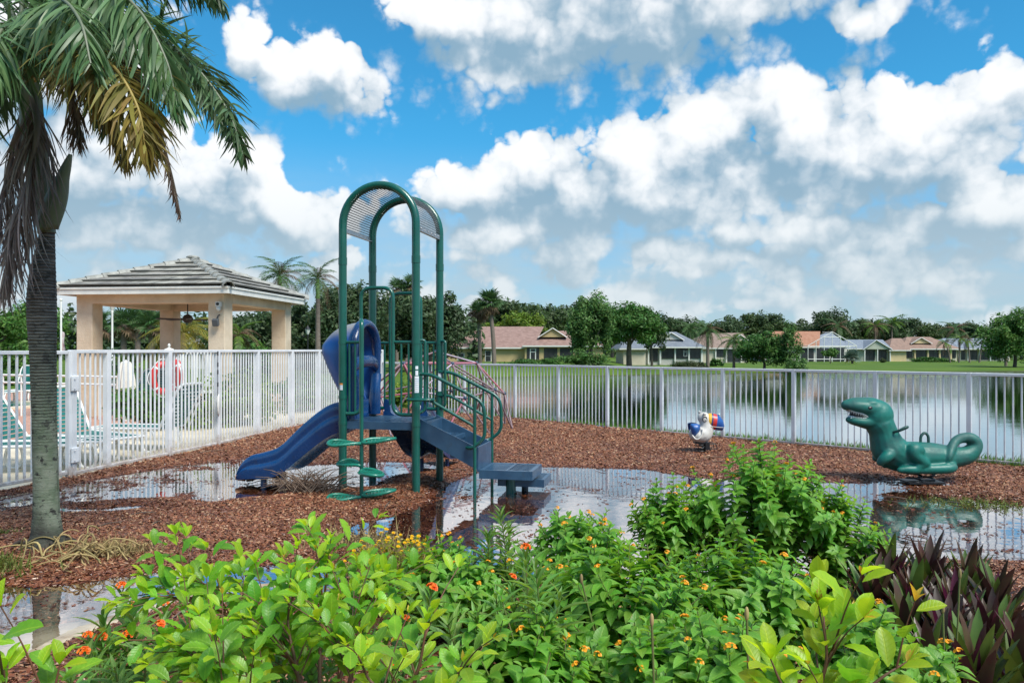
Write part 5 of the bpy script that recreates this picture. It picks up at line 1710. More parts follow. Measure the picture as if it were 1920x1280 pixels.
def lz(X, Y): return float(land_z(np.array([X]), np.array([Y]))[0])
def base_at(px, Y):
    X = (px - CX) / FPX * Y
    return Vector((X, Y, lz(X, Y)))
def hz(py, Y): return EYE - (py - HY) / FPX * Y

# ================================================================== TREES
G1 = np.random.default_rng(101); PR = random.Random(55)
# --- dark tree line behind the far houses
tl = [(938, 566), (975, 560), (1012, 558), (1052, 574), (1092, 566), (1148, 574), (1215, 578), (1248, 588), (1285, 597), (1325, 603), (1362, 590), (1392, 582), (1428, 588),
      (1462, 598), (1500, 600), (1530, 590), (1562, 583), (1600, 596), (1632, 590), (1660, 600), (1692, 596), (1722, 604), (1752, 608), (1782, 600), (1815, 606), (1850, 611), (1880, 606), (1915, 602), (1955, 598)]
proto = {}
TLN = ['just right of the two cabbage palms', 'above the left half of the rose roof', 'above the middle of the rose roof', 'above the gable of the yellow house', 'directly behind the feathery cypress',
       'between the cypress and the broad oak', 'behind the right side of the broad oak', 'above the left end of the slate roof', 'above the right end of the slate roof', 'behind the palm with brown hanging fronds',
       'above the middle of the brown roof', 'above the right end of the brown roof', 'above the round dark bush tree', 'between the round bush tree and the young cypress', 'above the left half of the orange roof',
       'above the ridge of the orange roof', 'above the white screen gable', 'above the left end of the blue grey roof', 'above the sage gable', 'beside the yellow green feather palm', 'above the left end of the tan roof',
       'above the gable of the tan roof', 'above the right end of the tan roof', 'above the leftmost leaning clump palm', 'above the rightmost clump palm', 'above the slanting pool cage', 'left of the leafy tree at the right edge',
       'behind the leafy tree at the right edge', 'at the very right end of the tree line']
for i, (px, ty) in enumerate(tl):
    Y = (150 if px < 1060 else 200) + PR.uniform(-8, 12)
    b = base_at(px, Y); H = hz(ty, Y) - b.z
    if len(proto) < 4:
        k = len(proto)
        t_ = make_tree('oak_tree', 'dark oak in the far tree line ' + TLN[i], 'tree', b, 12.0, 7.2, 4.9, .45, 4600, LM['oak' if k % 2 == 0 else 'oak2'], G1, trunk_r=.3, clumps=34, group='dark oaks along the far tree line', scale_r=.95)
        proto[k] = t_; t_.scale = (H / 12.0 * PR.uniform(.9, 1.15),) * 2 + (H / 12.0,)
    else:
        copy_thing(proto[i % 4], b, PR.uniform(0, 6), 'dark oak in the far tree line ' + TLN[i], scale=(H / 12.0 * PR.uniform(.85, 1.2),) * 2 + (H / 12.0,))
# --- wood closing the gaps below and beyond them
def far_woods():
    g = np.random.default_rng(9)
    cen, rad = [], []
    for px in range(-500, 2500, 7):
        if px < 900:
            Y = 125 + g.uniform(-8, 8); ty = 592 + g.normal(0, 9)
        else:
            Y = 235 + g.uniform(-10, 10); ty = 606 + g.normal(0, 6)
        X = (px - CX) / FPX * Y; zt = hz(ty, Y); z0 = -1
        for k in range(3):
            cen.append((X, Y, z0 + (zt - z0) * (k + .6) / 3.4)); rad.append((Y * .011, Y * .011, (zt - z0) / 4.2))
    cen = np.array(cen); rad = np.array(rad)
    V, F = leaf_quads(cen, rad, 42000, .72, g)
    sset(link_mesh('far_woods', np_mesh('far_woods', V, F, LM['oak'])), kind='stuff')
far_woods()
# --- left: behind pavilion and play tower
make_tree('oak_tree', 'large dark oak behind the right half of the play tower', 'tree', base_at(800, 58), hz(536, 58), 3.2, 2.75, .17, 17000, LM['oak'], G1, trunk_r=.22, clumps=70)
make_tree('oak_tree', 'dark oak left of the arched tower posts, behind the slide hood', 'tree', base_at(660, 55), hz(526, 55), 2.9, 2.9, .17, 15000, LM['oak'], G1, trunk_r=.22, clumps=60)
make_tree('oak_tree', 'dark oak between the two play tower posts, farther back', 'tree', base_at(735, 66), hz(546, 66), 3.4, 2.8, .19, 12000, LM['oak2'], G1, trunk_r=.2, clumps=50)
make_tree('oak_tree', 'dark oak rising right of the pavilion roof corner', 'tree', base_at(578, 62), hz(558, 62), 2.8, 2.5, .19, 9500, LM['oak'], G1, trunk_r=.2, clumps=44)
make_tree('oak_tree', 'dark oak seen through the right opening of the pavilion', 'tree', base_at(470, 56), hz(570, 56), 3.6, 2.4, .18, 11000, LM['oak'], G1, trunk_r=.2, clumps=44)
make_tree('oak_tree', 'mid green tree behind the left column of the pavilion', 'tree', base_at(60, 48), hz(556, 48), 2.4, 2.0, .15, 5200, LM['mid'], G1, trunk_r=.2, clumps=48)
make_tree('oak_tree', 'mid green tree at the left edge behind the hanging dead fronds', 'tree', base_at(-20, 44), hz(575, 44), 2.2, 1.7, .15, 4200, LM['mid'], G1, trunk_r=.2, clumps=44)
make_bush('bush', 'bright green bush left of the palm trunk above the gate', 'bush', base_at(28, 36), 1.5, 1.2, hz(618, 36), .11, 3200, LM['mid'], G1)
make_bush('bush', 'blue green bush seen between the pavilion columns', 'bush', base_at(196, 33), 1.0, .8, hz(628, 33), .10, 1800, LM['silver'], G1)
make_bush('bush', 'green bush framed by the right opening of the pavilion', 'bush', base_at(480, 40), 1.5, 1.0, hz(628, 40), .11, 2800, LM['mid'], G1)
for k, (px, Y, ty, lab) in enumerate(((232, 40, 578, 'tall fan palm in the left opening of the pavilion, leftmost of the group'), (258, 43, 572, 'tall fan palm in the middle of the left pavilion opening'),
                                      (284, 39, 580, 'tall fan palm beside the inner pavilion column'), (186, 44, 582, 'fan palm just right of the left pavilion column'))):
    make_fan_palm(lab, base_at(px, Y), hz(ty, Y) - .75, .15, 1.1, 22, PR, dead=.25)
make_fan_palm('small bushy fan palm low between the pavilion columns', base_at(236, 31), .9, .12, .75, 18, PR, ('bright', 'green'), dead=.05)
make_palm('yellowing feather palm behind the ceiling fan', base_at(344, 30), 2.3, .12, ['yel'], 15, PR, 1.0, pitch=(-.5, .9))
make_palm('bright feather palm in the right pavilion opening', base_at(447, 36), 2.3, .12, ['bright', 'queen_b'], 13, PR, .62)
make_palm('royal palm behind the pavilion roof, left of the pair', base_at(524, 44), hz(528, 44), .15, ['royal', 'royal', 'royal_b'], 17, PR, 1.05, pitch=(-.75, 1.2), shaft=.35)
make_palm('royal palm with a clear trunk between the pavilion and the play tower', base_at(596, 40), hz(556, 40), .13, ['royal', 'royal', 'royal_b'], 15, PR, .85, pitch=(-.7, 1.2), shaft=.95)
for k, (px, ty, lab) in enumerate(((744, 522, 'tall fan palm above the oaks, left of the right post'), (772, 516, 'tallest fan palm above the oaks behind the right tower post'), (762, 530, 'fan palm between two taller ones behind the tower'))):
    make_fan_palm(lab, base_at(px, 78), hz(ty, 78) - .9, .16, 1.35, 20, PR, dead=.3)
make_fan_palm('cabbage palm with dense round crown, right of the pair by the yellow house', base_at(927, 92), hz(568, 92) + .3, .24, 1.95, 44, PR, dead=.28, lean=(-.6, 0), low=-1.35)
make_fan_palm('shorter cabbage palm with browning crown by the yellow house, left of the pair', base_at(900, 95), hz(585, 95) + .3, .22, 1.75, 40, PR, dead=.5, lean=(-.2, 0), low=-1.35)
make_tree('tree', 'lime green round tree above the rose roof of the yellow house', 'tree', base_at(985, 138), hz(584, 138) + .3, 5.0, 2.6, .36, 3600, LM['lime'], G1, trunk_r=.2)
make_tree('tree', 'yellow green low tree behind the two cabbage palms', 'tree', base_at(925, 140), hz(600, 140) + .3, 4.5, 2.2, .36, 2600, LM['lime'], G1, trunk_r=.2)
make_tree('cypress_tree', 'tall feathery light green cypress at the right end of the yellow house', 'tree', base_at(1108, 92), hz(545, 92) + .4, 2.9, 4.3, .20, 15000, LM['cyp'], G1, trunk_r=.2, clumps=90, bark='bark', scale_r=.9)
make_bush('bush', 'green shrubs at the foot of the feathery cypress', 'bush', base_at(1092, 90), 3.6, 2, hz(655, 90) + .7, .16, 3600, LM['cyp'], G1)
make_tree('oak_tree', 'broad green oak with forked trunk beside the grey roofed house', 'tree', base_at(1180, 100), hz(561, 100) + .7, 4.4, 3.1, .25, 14000, LM['bush'], G1, trunk_r=.3, clumps=80, limbs=8)
make_tree('tree', 'dark round tree filling the gap right of the broad oak', 'tree', base_at(1222, 118), hz(592, 118) + .8, 2.6, 2.8, .26, 2600, LM['oak2'], G1)
make_palm('feather palm with brown hanging fronds before the brown roofed house', base_at(1327, 112), hz(612, 112) + .4, .22, ['queen', 'queen', 'queen_b'], 20, PR, 1.15, pitch=(-.8, 1.2))
make_palm('smaller bright feather palm in the grass left of the round dark bush', base_at(1376, 98), hz(632, 98) + .5, .16, ['bright', 'queen'], 16, PR, .92, pitch=(-.7, 1.1))
make_palm('green feather palm behind the slate roofed house', base_at(1294, 150), hz(614, 150) + .7, .2, ['queen'], 16, PR, 1.2)
make_tree('tree', 'large round dark green bush tree at the pond edge', 'tree', base_at(1432, 94), hz(619, 94) + .75, 3.2, 2.2, .2, 10000, LM['bush'], G1, trunk_r=.15, clumps=60)
make_tree('cypress_tree', 'young feathery cypress beside the round dark bush tree', 'tree', base_at(1482, 92), hz(598, 92) + .75, 1.35, 2.8, .16, 3800, LM['cyp'], G1, trunk_r=.1, clumps=50)
make_bush('bush', 'spreading green shrub at the foot of the young cypress', 'bush', base_at(1494, 90), 1.9, 1.4, hz(646, 90) + .75, .16, 2600, LM['cyp'], G1)
make_tree('tree', 'small round clipped tree before the screened gable house', 'tree', base_at(1557, 140), hz(652, 140) + .95, 1.5, .95, .18, 2000, LM['mid'], G1, trunk_r=.08, clumps=30)
make_fan_palm('silver green fan palm in a mulch bed before the grey blue house', base_at(1598, 140), 1.0, .18, 2.0, 26, PR, ('silver',), dead=.05, low=-.5)
make_palm('brownish feather palm in the tree line above the blue roof', base_at(1572, 185), hz(612, 185) + .9, .25, ['queen_b', 'queen'], 18, PR, 1.6)
make_palm('yellow green feather palm in the tree line above the tan roof', base_at(1641, 188), hz(612, 188) + .9, .25, ['bright', 'queen_b'], 18, PR, 1.6)
make_palm('tall feather palm just right of the yellow green one', base_at(1672, 192), hz(606, 192) + .9, .25, ['bright', 'queen'], 18, PR, 1.6)
make_palm('feather palm in the tree line above the dark roof', base_at(1792, 186), hz(618, 186) + .9, .25, ['queen_b', 'queen'], 18, PR, 1.6)
for k, (px, ty, ln, lab) in enumerate(((1782, 642, -1.0, 'leaning clump palm, leftmost before the dark roofed house'), (1798, 634, .3, 'clump palm second from the left before the dark roofed house'),
                                   (1818, 638, -.4, 'clump palm third from the left before the dark roofed house'), (1836, 634, .9, 'clump palm leaning right before the pool cage'))):
    make_palm(lab, base_at(px, 150), hz(ty, 150) + .9, .14, ['queen', 'bright', 'queen_b'], 13, PR, .95, lean=(ln, 0), pitch=(-.7, 1.1))
make_tree('tree', 'leafy green tree at the right edge beyond the pond', 'tree', base_at(1902, 112), hz(578, 112) + .9, 4.6, 4.0, .25, 13000, LM['mid'], G1, trunk_r=.2, clumps=70)
make_palm('feather palm poking above the green tree at the right edge', base_at(1886, 120), hz(600, 120) + .9, .18, ['queen'], 14, PR, 1.0)
make_bush('hedge', 'long oval clipped hedge on the lawn before the slate roofed house', 'hedge', base_at(1290, 100), 3.2, 1.2, 1.25, .13, 5200, LM['hedge'], G1, clumps=44)
make_bush('bush', 'dark green bush beside the brown roofed house', 'bush', base_at(1342, 118), 1.5, 1.0, 1.5, .17, 1500, LM['bush'], G1)
make_bush('hedge', 'low dark hedge along the porch of the tan roofed house', 'hedge', base_at(1745, 158), 5.2, .8, 1.15, .2, 3200, LM['bush'], G1, clumps=50)
make_bush('bush', 'low green bush by the wall of the yellow house', 'bush', base_at(875, 112), 1.6, .7, .9, .13, 1100, LM['bush'], G1)
make_bush('bush', 'bright shrub in front of the yellow porch', 'bush', base_at(1008, 106), 2.6, .9, .8, .13, 1700, LM['mid'], G1)
make_bush('bush', 'dark shrubs on the bank below the yellow house', 'bush', base_at(1000, 86), 4.2, 1.2, 1.1, .14, 4200, LM['bush'], G1)
make_bush('bush', 'small dark bush with the rubble at the mulch bed', 'bush', base_at(1655, 150), .9, .6, 1.0, .16, 700, LM['hedge'], G1)
make_bush('hedge', 'yellow green hedge behind the tall white fence, left of the tower', 'hedge', (-5.9, 16.6, 0), 1.0, 1.6, 1.35, .06, 5200, LM['lime'], G1, clumps=40)
make_bush('hedge', 'dark green hedge with yellow tips behind the fence plaque', 'hedge', (-7.2, 15.6, 0), 1.2, 1.1, 1.15, .06, 4200, LM['mid'], G1, clumps=40)
make_bush('bush', 'yellow green shrubs behind the climbing dome in the fence corner', 'bush', (-2.2, 21.2, 0), 1.5, .9, 1.25, .07, 3800, LM['lime'], G1, clumps=34)
make_bush('bush', 'green shrubs behind the tall fence near its far corner', 'bush', (-5.3, 20.6, 0), 1.3, 1.6, 1.4, .07, 3800, LM['mid'], G1, clumps=34)

# ================================================================== HOUSES
M['glass'] = pm('dark_screen_glass', (.020, .022, .026), (.035, .037, .042), 1.5, rough=.25)
M['house_white'] = pm('white_house_trim', (.66, .66, .62), rough=.5)
def shingles(name, c, c2): return pm(name, c, c2, 1.6, rough=.8, bump=.3, bscale=6, stretch=(1, 1, 2.5))
ROOF = {'rose': shingles('rose_shingle', (.205, .125, .102), (.28, .18, .152)), 'slate': shingles('slate_shingle', (.13, .15, .18), (.18, .20, .23)), 'brown': shingles('brown_shingle', (.195, .14, .112), (.255, .185, .15)),
        'orange': shingles('orange_tile', (.28, .125, .072), (.34, .17, .105)), 'tan': shingles('tan_brown_shingle', (.21, .135, .10), (.27, .175, .135)), 'bluegrey': shingles('blue_grey_shingle', (.15, .18, .22), (.20, .23, .27)), 'grey': shingles('grey_shingle', (.20, .20, .21), (.27, .27, .28))}
WALL = {'yellow': pm('yellow_stucco', (.50, .38, .19), (.45, .34, .17), 1, rough=.8), 'cream': pm('cream_stucco', (.58, .52, .40), (.52, .46, .35), 1, rough=.8), 'pale': pm('pale_grey_stucco', (.55, .53, .48), (.50, .48, .43), 1, rough=.8),
        'sand': pm('sand_stucco', (.62, .49, .27), (.56, .44, .24), 1, rough=.8), 'green': pm('sage_stucco', (.40, .42, .34), (.36, .38, .31), 1, rough=.8)}
class House:
    """single storey house placed by where its parts stand; y0 = front plane distance"""
    def __init__(s, label, Y, pxmid, name='house'):
        s.Y = Y
        b = base_at(pxmid, Y)
        s.b = b
        s.root = thing(name, label, 'house', b)
    def p(s, px, py): return ((px - CX) / FPX * s.Y - s.b.x, EYE - (py - HY) / FPX * s.Y - s.b.z)
    def wall(s, x0, x1, ytop, m, d0=0.0, depth=9.0, ybot=None):
        a, zt = s.p(x0, ytop); c, _ = s.p(x1, ytop)
        z0 = -1.0 if ybot is None else s.p(0, ybot)[1]
        MB().box(((a + c) / 2, d0 + depth / 2, (zt + z0) / 2), (c - a, depth, zt - z0)).build('wall', m, s.root)
    def slab(s, name, x0, x1, y0, y1, m, d=-.06, th=.1, parent=None):
        a, zt = s.p(x0, y0); c, zb = s.p(x1, y1)
        return MB().box(((a + c) / 2, d, (zt + zb) / 2), (abs(c - a), th, abs(zt - zb))).build(name, m, parent or s.root)
    def window(s, x0, x1, y0, y1, d=-.04, sash=True):
        f = s.slab('window', x0, x1, y0, y1, M['house_white'], d, .08)
        w = (x1 - x0) * .10
        ym = (y0 + y1) / 2
        s.slab('pane', x0 + w, x1 - w, y0 + .6, ym - .25, M['glass'], d - .045, .02, f); s.slab('pane', x0 + w, x1 - w, ym + .25, y1 - .6, M['glass'], d - .045, .02, f)
    def screen(s, x0, x1, y0, y1, mull=2, d=-.05):
        f = s.slab('screen_panel', x0, x1, y0, y1, M['glass'], d, .06)
        for k in range(1, mull):
            x = x0 + (x1 - x0) * k / mull
            s.slab('mullion', x - .35, x + .35, y0, y1, M['black'], d - .045, .04, f)
    def door(s, x0, x1, y0, y1, d=-.09):
        f = s.slab('door', x0, x1, y0, y1, M['house_white'], d, .06)
        w = (x1 - x0) * .16
        s.slab('pane', x0 + w, x1 - w, y0 + (y1 - y0) * .28, y1 - (y1 - y0) * .08, M['glass'], d - .04, .03, f); s.slab('pane', x0 + w, x1 - w, y0 + (y1 - y0) * .05, y0 + (y1 - y0) * .22, M['glass'], d - .04, .03, f)
    def roof(s, m, ex0, ex1, ey, rx0, rx1, ry, depth=10.0, over=.6, front=0.0, eave2=None):
        """hip or gable-ended roof: eave line ex0..ex1 at height ey, ridge rx0..rx1 at ry"""
        a, ze = s.p(ex0, ey); c, _ = s.p(ex1, ey); r0, zr = s.p(rx0, ry); r1, _ = s.p(rx1, ry)
        k = 1 + (front + depth / 2) / s.Y               # the ridge lies behind the front plane
        ox = s.b.x
        r0 = (r0 + ox) * k - ox; r1 = (r1 + ox) * k - ox; zr = (zr + s.b.z - EYE) * k + EYE - s.b.z
        f0, f1 = front - over, front + depth + over
        mb = MB(); mid = (f0 + f1) / 2
        v = [(a, f0, ze), (c, f0, ze), (c, f1, ze), (a, f1, ze), (r0, mid, zr), (r1, mid, zr)]
        mb.add(v, [(0, 1, 5, 4), (1, 2, 5), (2, 3, 4, 5), (3, 0, 4), (3, 2, 1, 0)])
        ro = mb.build('roof', m, s.root)
        fa = MB(); t = .2
        fa.box(((a + c) / 2, f0 - .02, ze - t / 2 - .005), (c - a + .1, .05, t))
        fa.box((a - .02, (f0 + f1) / 2, ze - t / 2 - .01), (.05, f1 - f0 - .06, t)); fa.box((c + .02, (f0 + f1) / 2, ze - t / 2 - .01), (.05, f1 - f0 - .06, t))
        fa.build('fascia', M['house_white'], ro)
        return ro
    def gable(s, x0, x1, yb, xp, yp, wm, rm, d=-.7, back=5.0, trim=.16):
        """front facing gable: triangular wall with a little roof running back"""
        a, zb = s.p(x0, yb); c, _ = s.p(x1, yb); p, zp = s.p(xp, yp)
        mb = MB(); mb.prism([(a + .15, zb), (c - .15, zb), (p, zp - .12)], d, d + .1, 'y'); g = mb.build('gable', wm, s.root)
        rf = MB()
        for (q, w) in (((a - .1, zb - .06), 0), ((c + .1, zb - .06), 1)):
            rf.add([(q[0], d - .25, q[1]), (p, d - .25, zp), (p, d + back, zp), (q[0], d + back, q[1])], [(0, 1, 2, 3)])
        rf.build('gable_roof', rm, g)
        tr = MB()
        for q in (a - .1, c + .1):
            tr.tube([(q, d - .27, zb - .1), (p, d - .27, zp - .02)], trim / 2, 4)
        tr.build('bargeboard', M['house_white'], g)
        return g
    def post(s, x, y0, y1, m, w=2.0, d=-.3):
        s.slab('post', x - w / 2, x + w / 2, y0, y1, m, d, .3)
    def beam(s, x0, x1, y0, y1, m, d=-.3): s.slab('beam', x0, x1, y0, y1, m, d, .32)

h = House('yellow stucco house with a rose shingle roof across the pond', 118, 985)
h.wall(836, 986, 650.5, WALL['yellow'], 1.2, 10); h.wall(984, 1130, 648, WALL['yellow'], 0, 9)
h.roof(ROOF['rose'], 836, 1000, 651, 905, 1020, 612, depth=12, front=1.2)
h.roof(ROOF['rose'], 980, 1136, 647.5, 1028, 1062, 620, depth=9)
h.gable(1010, 1063, 631.5, 1037, 614.5, WALL['yellow'], ROOF['rose'], d=1.3, back=6)
for (x0, x1, y0, y1) in ((857, 870, 662, 676), (885.5, 892, 657, 672), (909, 921, 657, 678)): h.window(x0, x1, y0, y1, 1.16)
h.screen(988, 1011, 652, 679, 2); h.door(993.5, 1005, 653, 679)
h.screen(1020, 1045, 652.5, 678, 1); h.screen(1050, 1074, 652.5, 678, 1); h.screen(1080, 1104, 652.5, 678, 1)
h = House('pale house with a slate grey roof and white porch posts', 126, 1250)
h.wall(1168, 1209, 653, WALL['cream'], -.6, 9); h.wall(1207, 1318, 651, WALL['pale'], .4, 9)
h.roof(ROOF['slate'], 1160, 1212, 653, 1178, 1200, 628, depth=10, front=-.6); h.roof(ROOF['slate'], 1205, 1322, 650, 1215, 1268, 622, depth=9)
h.gable(1238, 1284, 636.5, 1261, 623, WALL['pale'], ROOF['slate'], d=1.2, back=5)
for x0, x1 in ((1219, 1234), (1242, 1264), (1268, 1290), (1294, 1314)): h.screen(x0, x1, 653.5, 672 if x0 > 1240 else 677, 2, .3)
for x in (1209, 1216, 1238, 1266, 1292, 1316): h.post(x, 651, 682, M['house_white'], 2.6, .12)
h.door(1282, 1289, 657, 668, .2)
h = House('cream house with a brown roof behind the two lawn palms', 148, 1350)
h.wall(1296, 1402, 653, WALL['cream'], 0, 9)
h.roof(ROOF['brown'], 1284, 1412, 652, 1325, 1392, 624, depth=11)
h.gable(1372, 1408, 640, 1390, 627, WALL['cream'], ROOF['brown'], d=.8)
h.screen(1343, 1359, 653.5, 669, 2); h.screen(1364, 1387, 653.5, 678, 2); h.screen(1391, 1400, 655, 676, 1)
for x in (1341, 1361, 1389): h.post(x, 652, 679, M['house_white'], 1.8)
h = House('orange tiled house with a white framed screen gable', 160, 1530)
h.wall(1440, 1600, 652, WALL['pale'], 3, 9)
h.roof(ROOF['orange'], 1425, 1545, 650, 1452, 1538, 621, depth=9, front=3)
h.roof(ROOF['bluegrey'], 1510, 1606, 649, 1548, 1560, 624, depth=8, front=3.5)
fr = MB(); 
def hp(px, py, d): x, z = h.p(px, py); return (x, d, z)
for (a, b) in (((1508, 648), (1553, 622.5)), ((1553, 622.5), (1598, 648)), ((1508, 648), (1508, 681)), ((1598, 648), (1598, 681)), ((1508, 649), (1598, 649)), ((1508, 673), (1598, 673)), ((1523, 640), (1523, 681)), ((1538, 631), (1538, 681)), ((1553, 623), (1553, 681)), ((1568, 631), (1568, 681)), ((1583, 640), (1583, 681)), ((1538, 632), (1568, 632))):
    fr.tube([hp(*a, -2), hp(*b, -2)], .075, 5)
for x in (1508, 1598): fr.tube([hp(x, 648, -2), hp(x, 648, 3)], .07, 5)
fr.tube([hp(1553, 622.5, -2), hp(1553, 622.5, 3)], .07, 5)
fr.build('screen_frame', M['house_white'], h.root)
x0, zt = h.p(1509, 649); x1, zb = h.p(1597, 681); xp, zp = h.p(1553, 623.5)
for (q0, q1) in ((1512, 1536), (1541, 1566), (1571, 1594)): h.screen(q0, q1, 653, 678, 2, 2.9)
h = House('sage gabled house with a blue grey roof', 165, 1640)
h.wall(1592, 1668, 654, WALL['green'], .5, 9)
h.roof(ROOF['bluegrey'], 1580, 1672, 653, 1588, 1655, 636.5, depth=11, front=.5)
h.gable(1616, 1669, 654.5, 1640, 637.5, WALL['green'], ROOF['bluegrey'], d=-.6, back=6)
h.screen(1622, 1642, 656, 675, 2, .4); h.screen(1646, 1664, 656, 675, 2, .4)
for x in (1619.5, 1643.5, 1667): h.post(x, 654, 678, M['house_white'], 1.5, -.4)
h = House('long sand coloured house with a tan brown roof and porch', 166, 1730)
h.wall(1664, 1694, 656.5, WALL['sand'], -1.2, 9); h.wall(1692, 1796, 655, WALL['cream'], .4, 9)
h.roof(ROOF['tan'], 1660, 1700, 656, 1672, 1690, 634, depth=11, front=-1.2); h.roof(ROOF['tan'], 1690, 1800, 653.5, 1700, 1744, 631.5, depth=11)
h.gable(1714, 1753, 643.5, 1733, 632.5, WALL['sand'], ROOF['tan'], d=1.4)
for x0, x1 in ((1698, 1712), (1719, 1738), (1742, 1760), (1763.5, 1781), (1785, 1794)): h.screen(x0, x1, 656.5, 671, 2, .3)
for x in (1715.5, 1740, 1762, 1783): h.post(x, 654, 678, WALL['sand'], 2.6, .05)
h = House('dark roofed house with a slanting white framed pool cage at the right', 172, 1840)
h.wall(1796, 1894, 655, WALL['cream'], 0, 9)
h.roof(ROOF['bluegrey'], 1750, 1900, 654, 1768, 1882, 634, depth=11)
h.roof(ROOF['slate'], 1805, 1896, 653.5, 1815, 1850, 640, depth=5, front=-1)
for x0, x1 in ((1802, 1810), (1816, 1832), (1836, 1853), (1857, 1872)): h.screen(x0, x1, 657, 674, 2)
for x in (1813, 1834, 1855, 1874): h.post(x, 654, 678, M['house_white'], 1.8)
cg = MB()
for k in range(4): cg.tube([hp(1838 + k * 14, 634.5, -1.2), hp(1884 + k * 10, 653, -1.2)], .09, 5)
for x in (1884, 1894): cg.tube([hp(x, 653, -1.2), hp(x, 679, -1.2)], .08, 5)
cg.tube([hp(1838, 634.5, -1.2), hp(1882, 634.5, -1.2)], .08, 5)
cg.build('pool_cage', M['house_white'], h.root)
h = House('low grey roofed house right of the pavilion behind the tall fence', 62, 590)
h.wall(545, 660, 642, WALL['pale'], 0, 8); h.roof(ROOF['grey'], 535, 672, 641, 556, 650, 626, depth=8)
h.window(560, 572, 645, 656); h.window(610, 622, 645, 656)
h = House('pale house glimpsed through the right opening of the pavilion', 70, 500)
h.wall(465, 530, 636, WALL['pale'], 0, 8); h.roof(ROOF['grey'], 458, 536, 635, 476, 520, 624, depth=8); h.window(485, 497, 640, 652)
h = House('pale house glimpsed behind the yellowing palm', 66, 372)
h.wall(352, 392, 642, WALL['pale'], 0, 8); h.roof(ROOF['grey'], 346, 398, 641, 360, 384, 630, depth=7); h.window(360, 369, 645, 654)

# lamp posts, flagpole
def lamp_post(label, loc, H, dark):
    m = M['black'] if dark else M['chair_white']
    r = thing('lamp_post', label, 'street lamp', loc)
    MB().lathe([(.09, -.1), (.09, .25), (.05, .35), (.04, H - .2), (.06, H - .12), (.05, H - .08)], n=10).build('pole', m, r)
    hd = MB(); hd.lathe([(.06, H - .08), (.15, H + .18), (.15, H + .20)], n=8); hd.build('lamp_glass', M['house_white'], r)
    hd = MB(); hd.lathe([(.18, H + .2), (.06, H + .33), (.015, H + .43)], n=8); hd.build('lamp_cap', m, r)
lamp_post('black lamp post with lantern head right of the pavilion', base_at(577, 44), hz(622, 44), True)
lamp_post('white lamp post standing in the left pavilion opening', base_at(210.5, 34), hz(576, 34), False)
fl = thing('flagpole', 'thin white flagpole with a hanging flag beside the palm trunk', 'flagpole', base_at(114.5, 36))
mb = MB(); mb.tube([(0, 0, -.1), (0, 0, hz(560, 36))], .045, 8); mb.ball((0, 0, hz(560, 36)), .07, 8, 6); mb.build('pole', M['chair_white'], fl)
mb = MB(); mb.grid([[(.05, 0, 2.5), (.12, .05, 2.45), (.20, -.03, 2.35)], [(.05, 0, 2.1), (.10, .05, 2.05), (.16, -.03, 2.0)], [(.05, 0, 1.6), (.12, .05, 1.6), (.22, -.02, 1.65)]]); mb.build('flag', pm('flag_cloth', (.55, .5, .5), (.30, .08, .10), 3, rough=.8), fl)
lt = thing('fence_lantern', 'small round lantern finial just above the tall fence before the pavilion', 'lantern', g0(317, 795))
mb = MB(); mb.tube([(0, 0, 0), (0, 0, 1.58)], .03, 8); mb.lathe([(.10, 1.575), (.09, 1.60), (.03, 1.62), (.012, 1.64)], n=12); mb.ball((0, 0, 1.675), (.03, .03, .042), 10, 7); mb.build('lantern', M['house_white'], lt)
# ================================================================== PLANTS CLOSE TO THE CAMERA
def leaf_mesh(name, L, W, mat, shape='ovate', n=5, fold=.22, curl=.35, wav=0.0, seed=0, serr=0.0):
    """one leaf along +Y, upper side +Z: midrib and two folded halves"""
    g = random.Random(seed)
    prof = {'ovate': lambda t: (math.sin(math.pi * t ** .78)) ** .9, 'obovate': lambda t: (math.sin(math.pi * min(1, t ** 1.18 * .985))) ** .62 if t < .995 else .0,
            'lance': lambda t: (math.sin(math.pi * t ** .8)) ** 1.15, 'sword': lambda t: (1 - t) ** .55 * (1 if t > .12 else .75 + 2 * t)}[shape]
    rows = []
    a = 0.0; p = Vector((0, 0, 0)); 
    for i in range(n + 1):
        t = i / n
        w = W * .5 * (prof(t) if 0 < t < 1 else (.12 if t == 0 and shape == 'sword' else .03)) * (1 + (serr if i % 2 else -serr))
        z = fold * w * 2
        wv = wav * w * math.sin(i * 2.4 + seed)
        rows.append([(-w, p.y, p.z + z + wv), (0, p.y, p.z), (w, p.y, p.z + z - wv)])
        a = -curl * (t ** 1.3) * 1.6
        p = p + Vector((0, math.cos(a), math.sin(a))) * (L / n)
    mb = MB(); mb.grid(rows, True)
    me = mb.mesh(name, mat)
    uv = me.attributes.new('leaf_uv', 'FLOAT_VECTOR', 'POINT')
    uv.data.foreach_set('vector', np.array([[u, i / n, 0] for i in range(n + 1) for u in (-1, 0, 1)], np.float32).ravel())
    return me
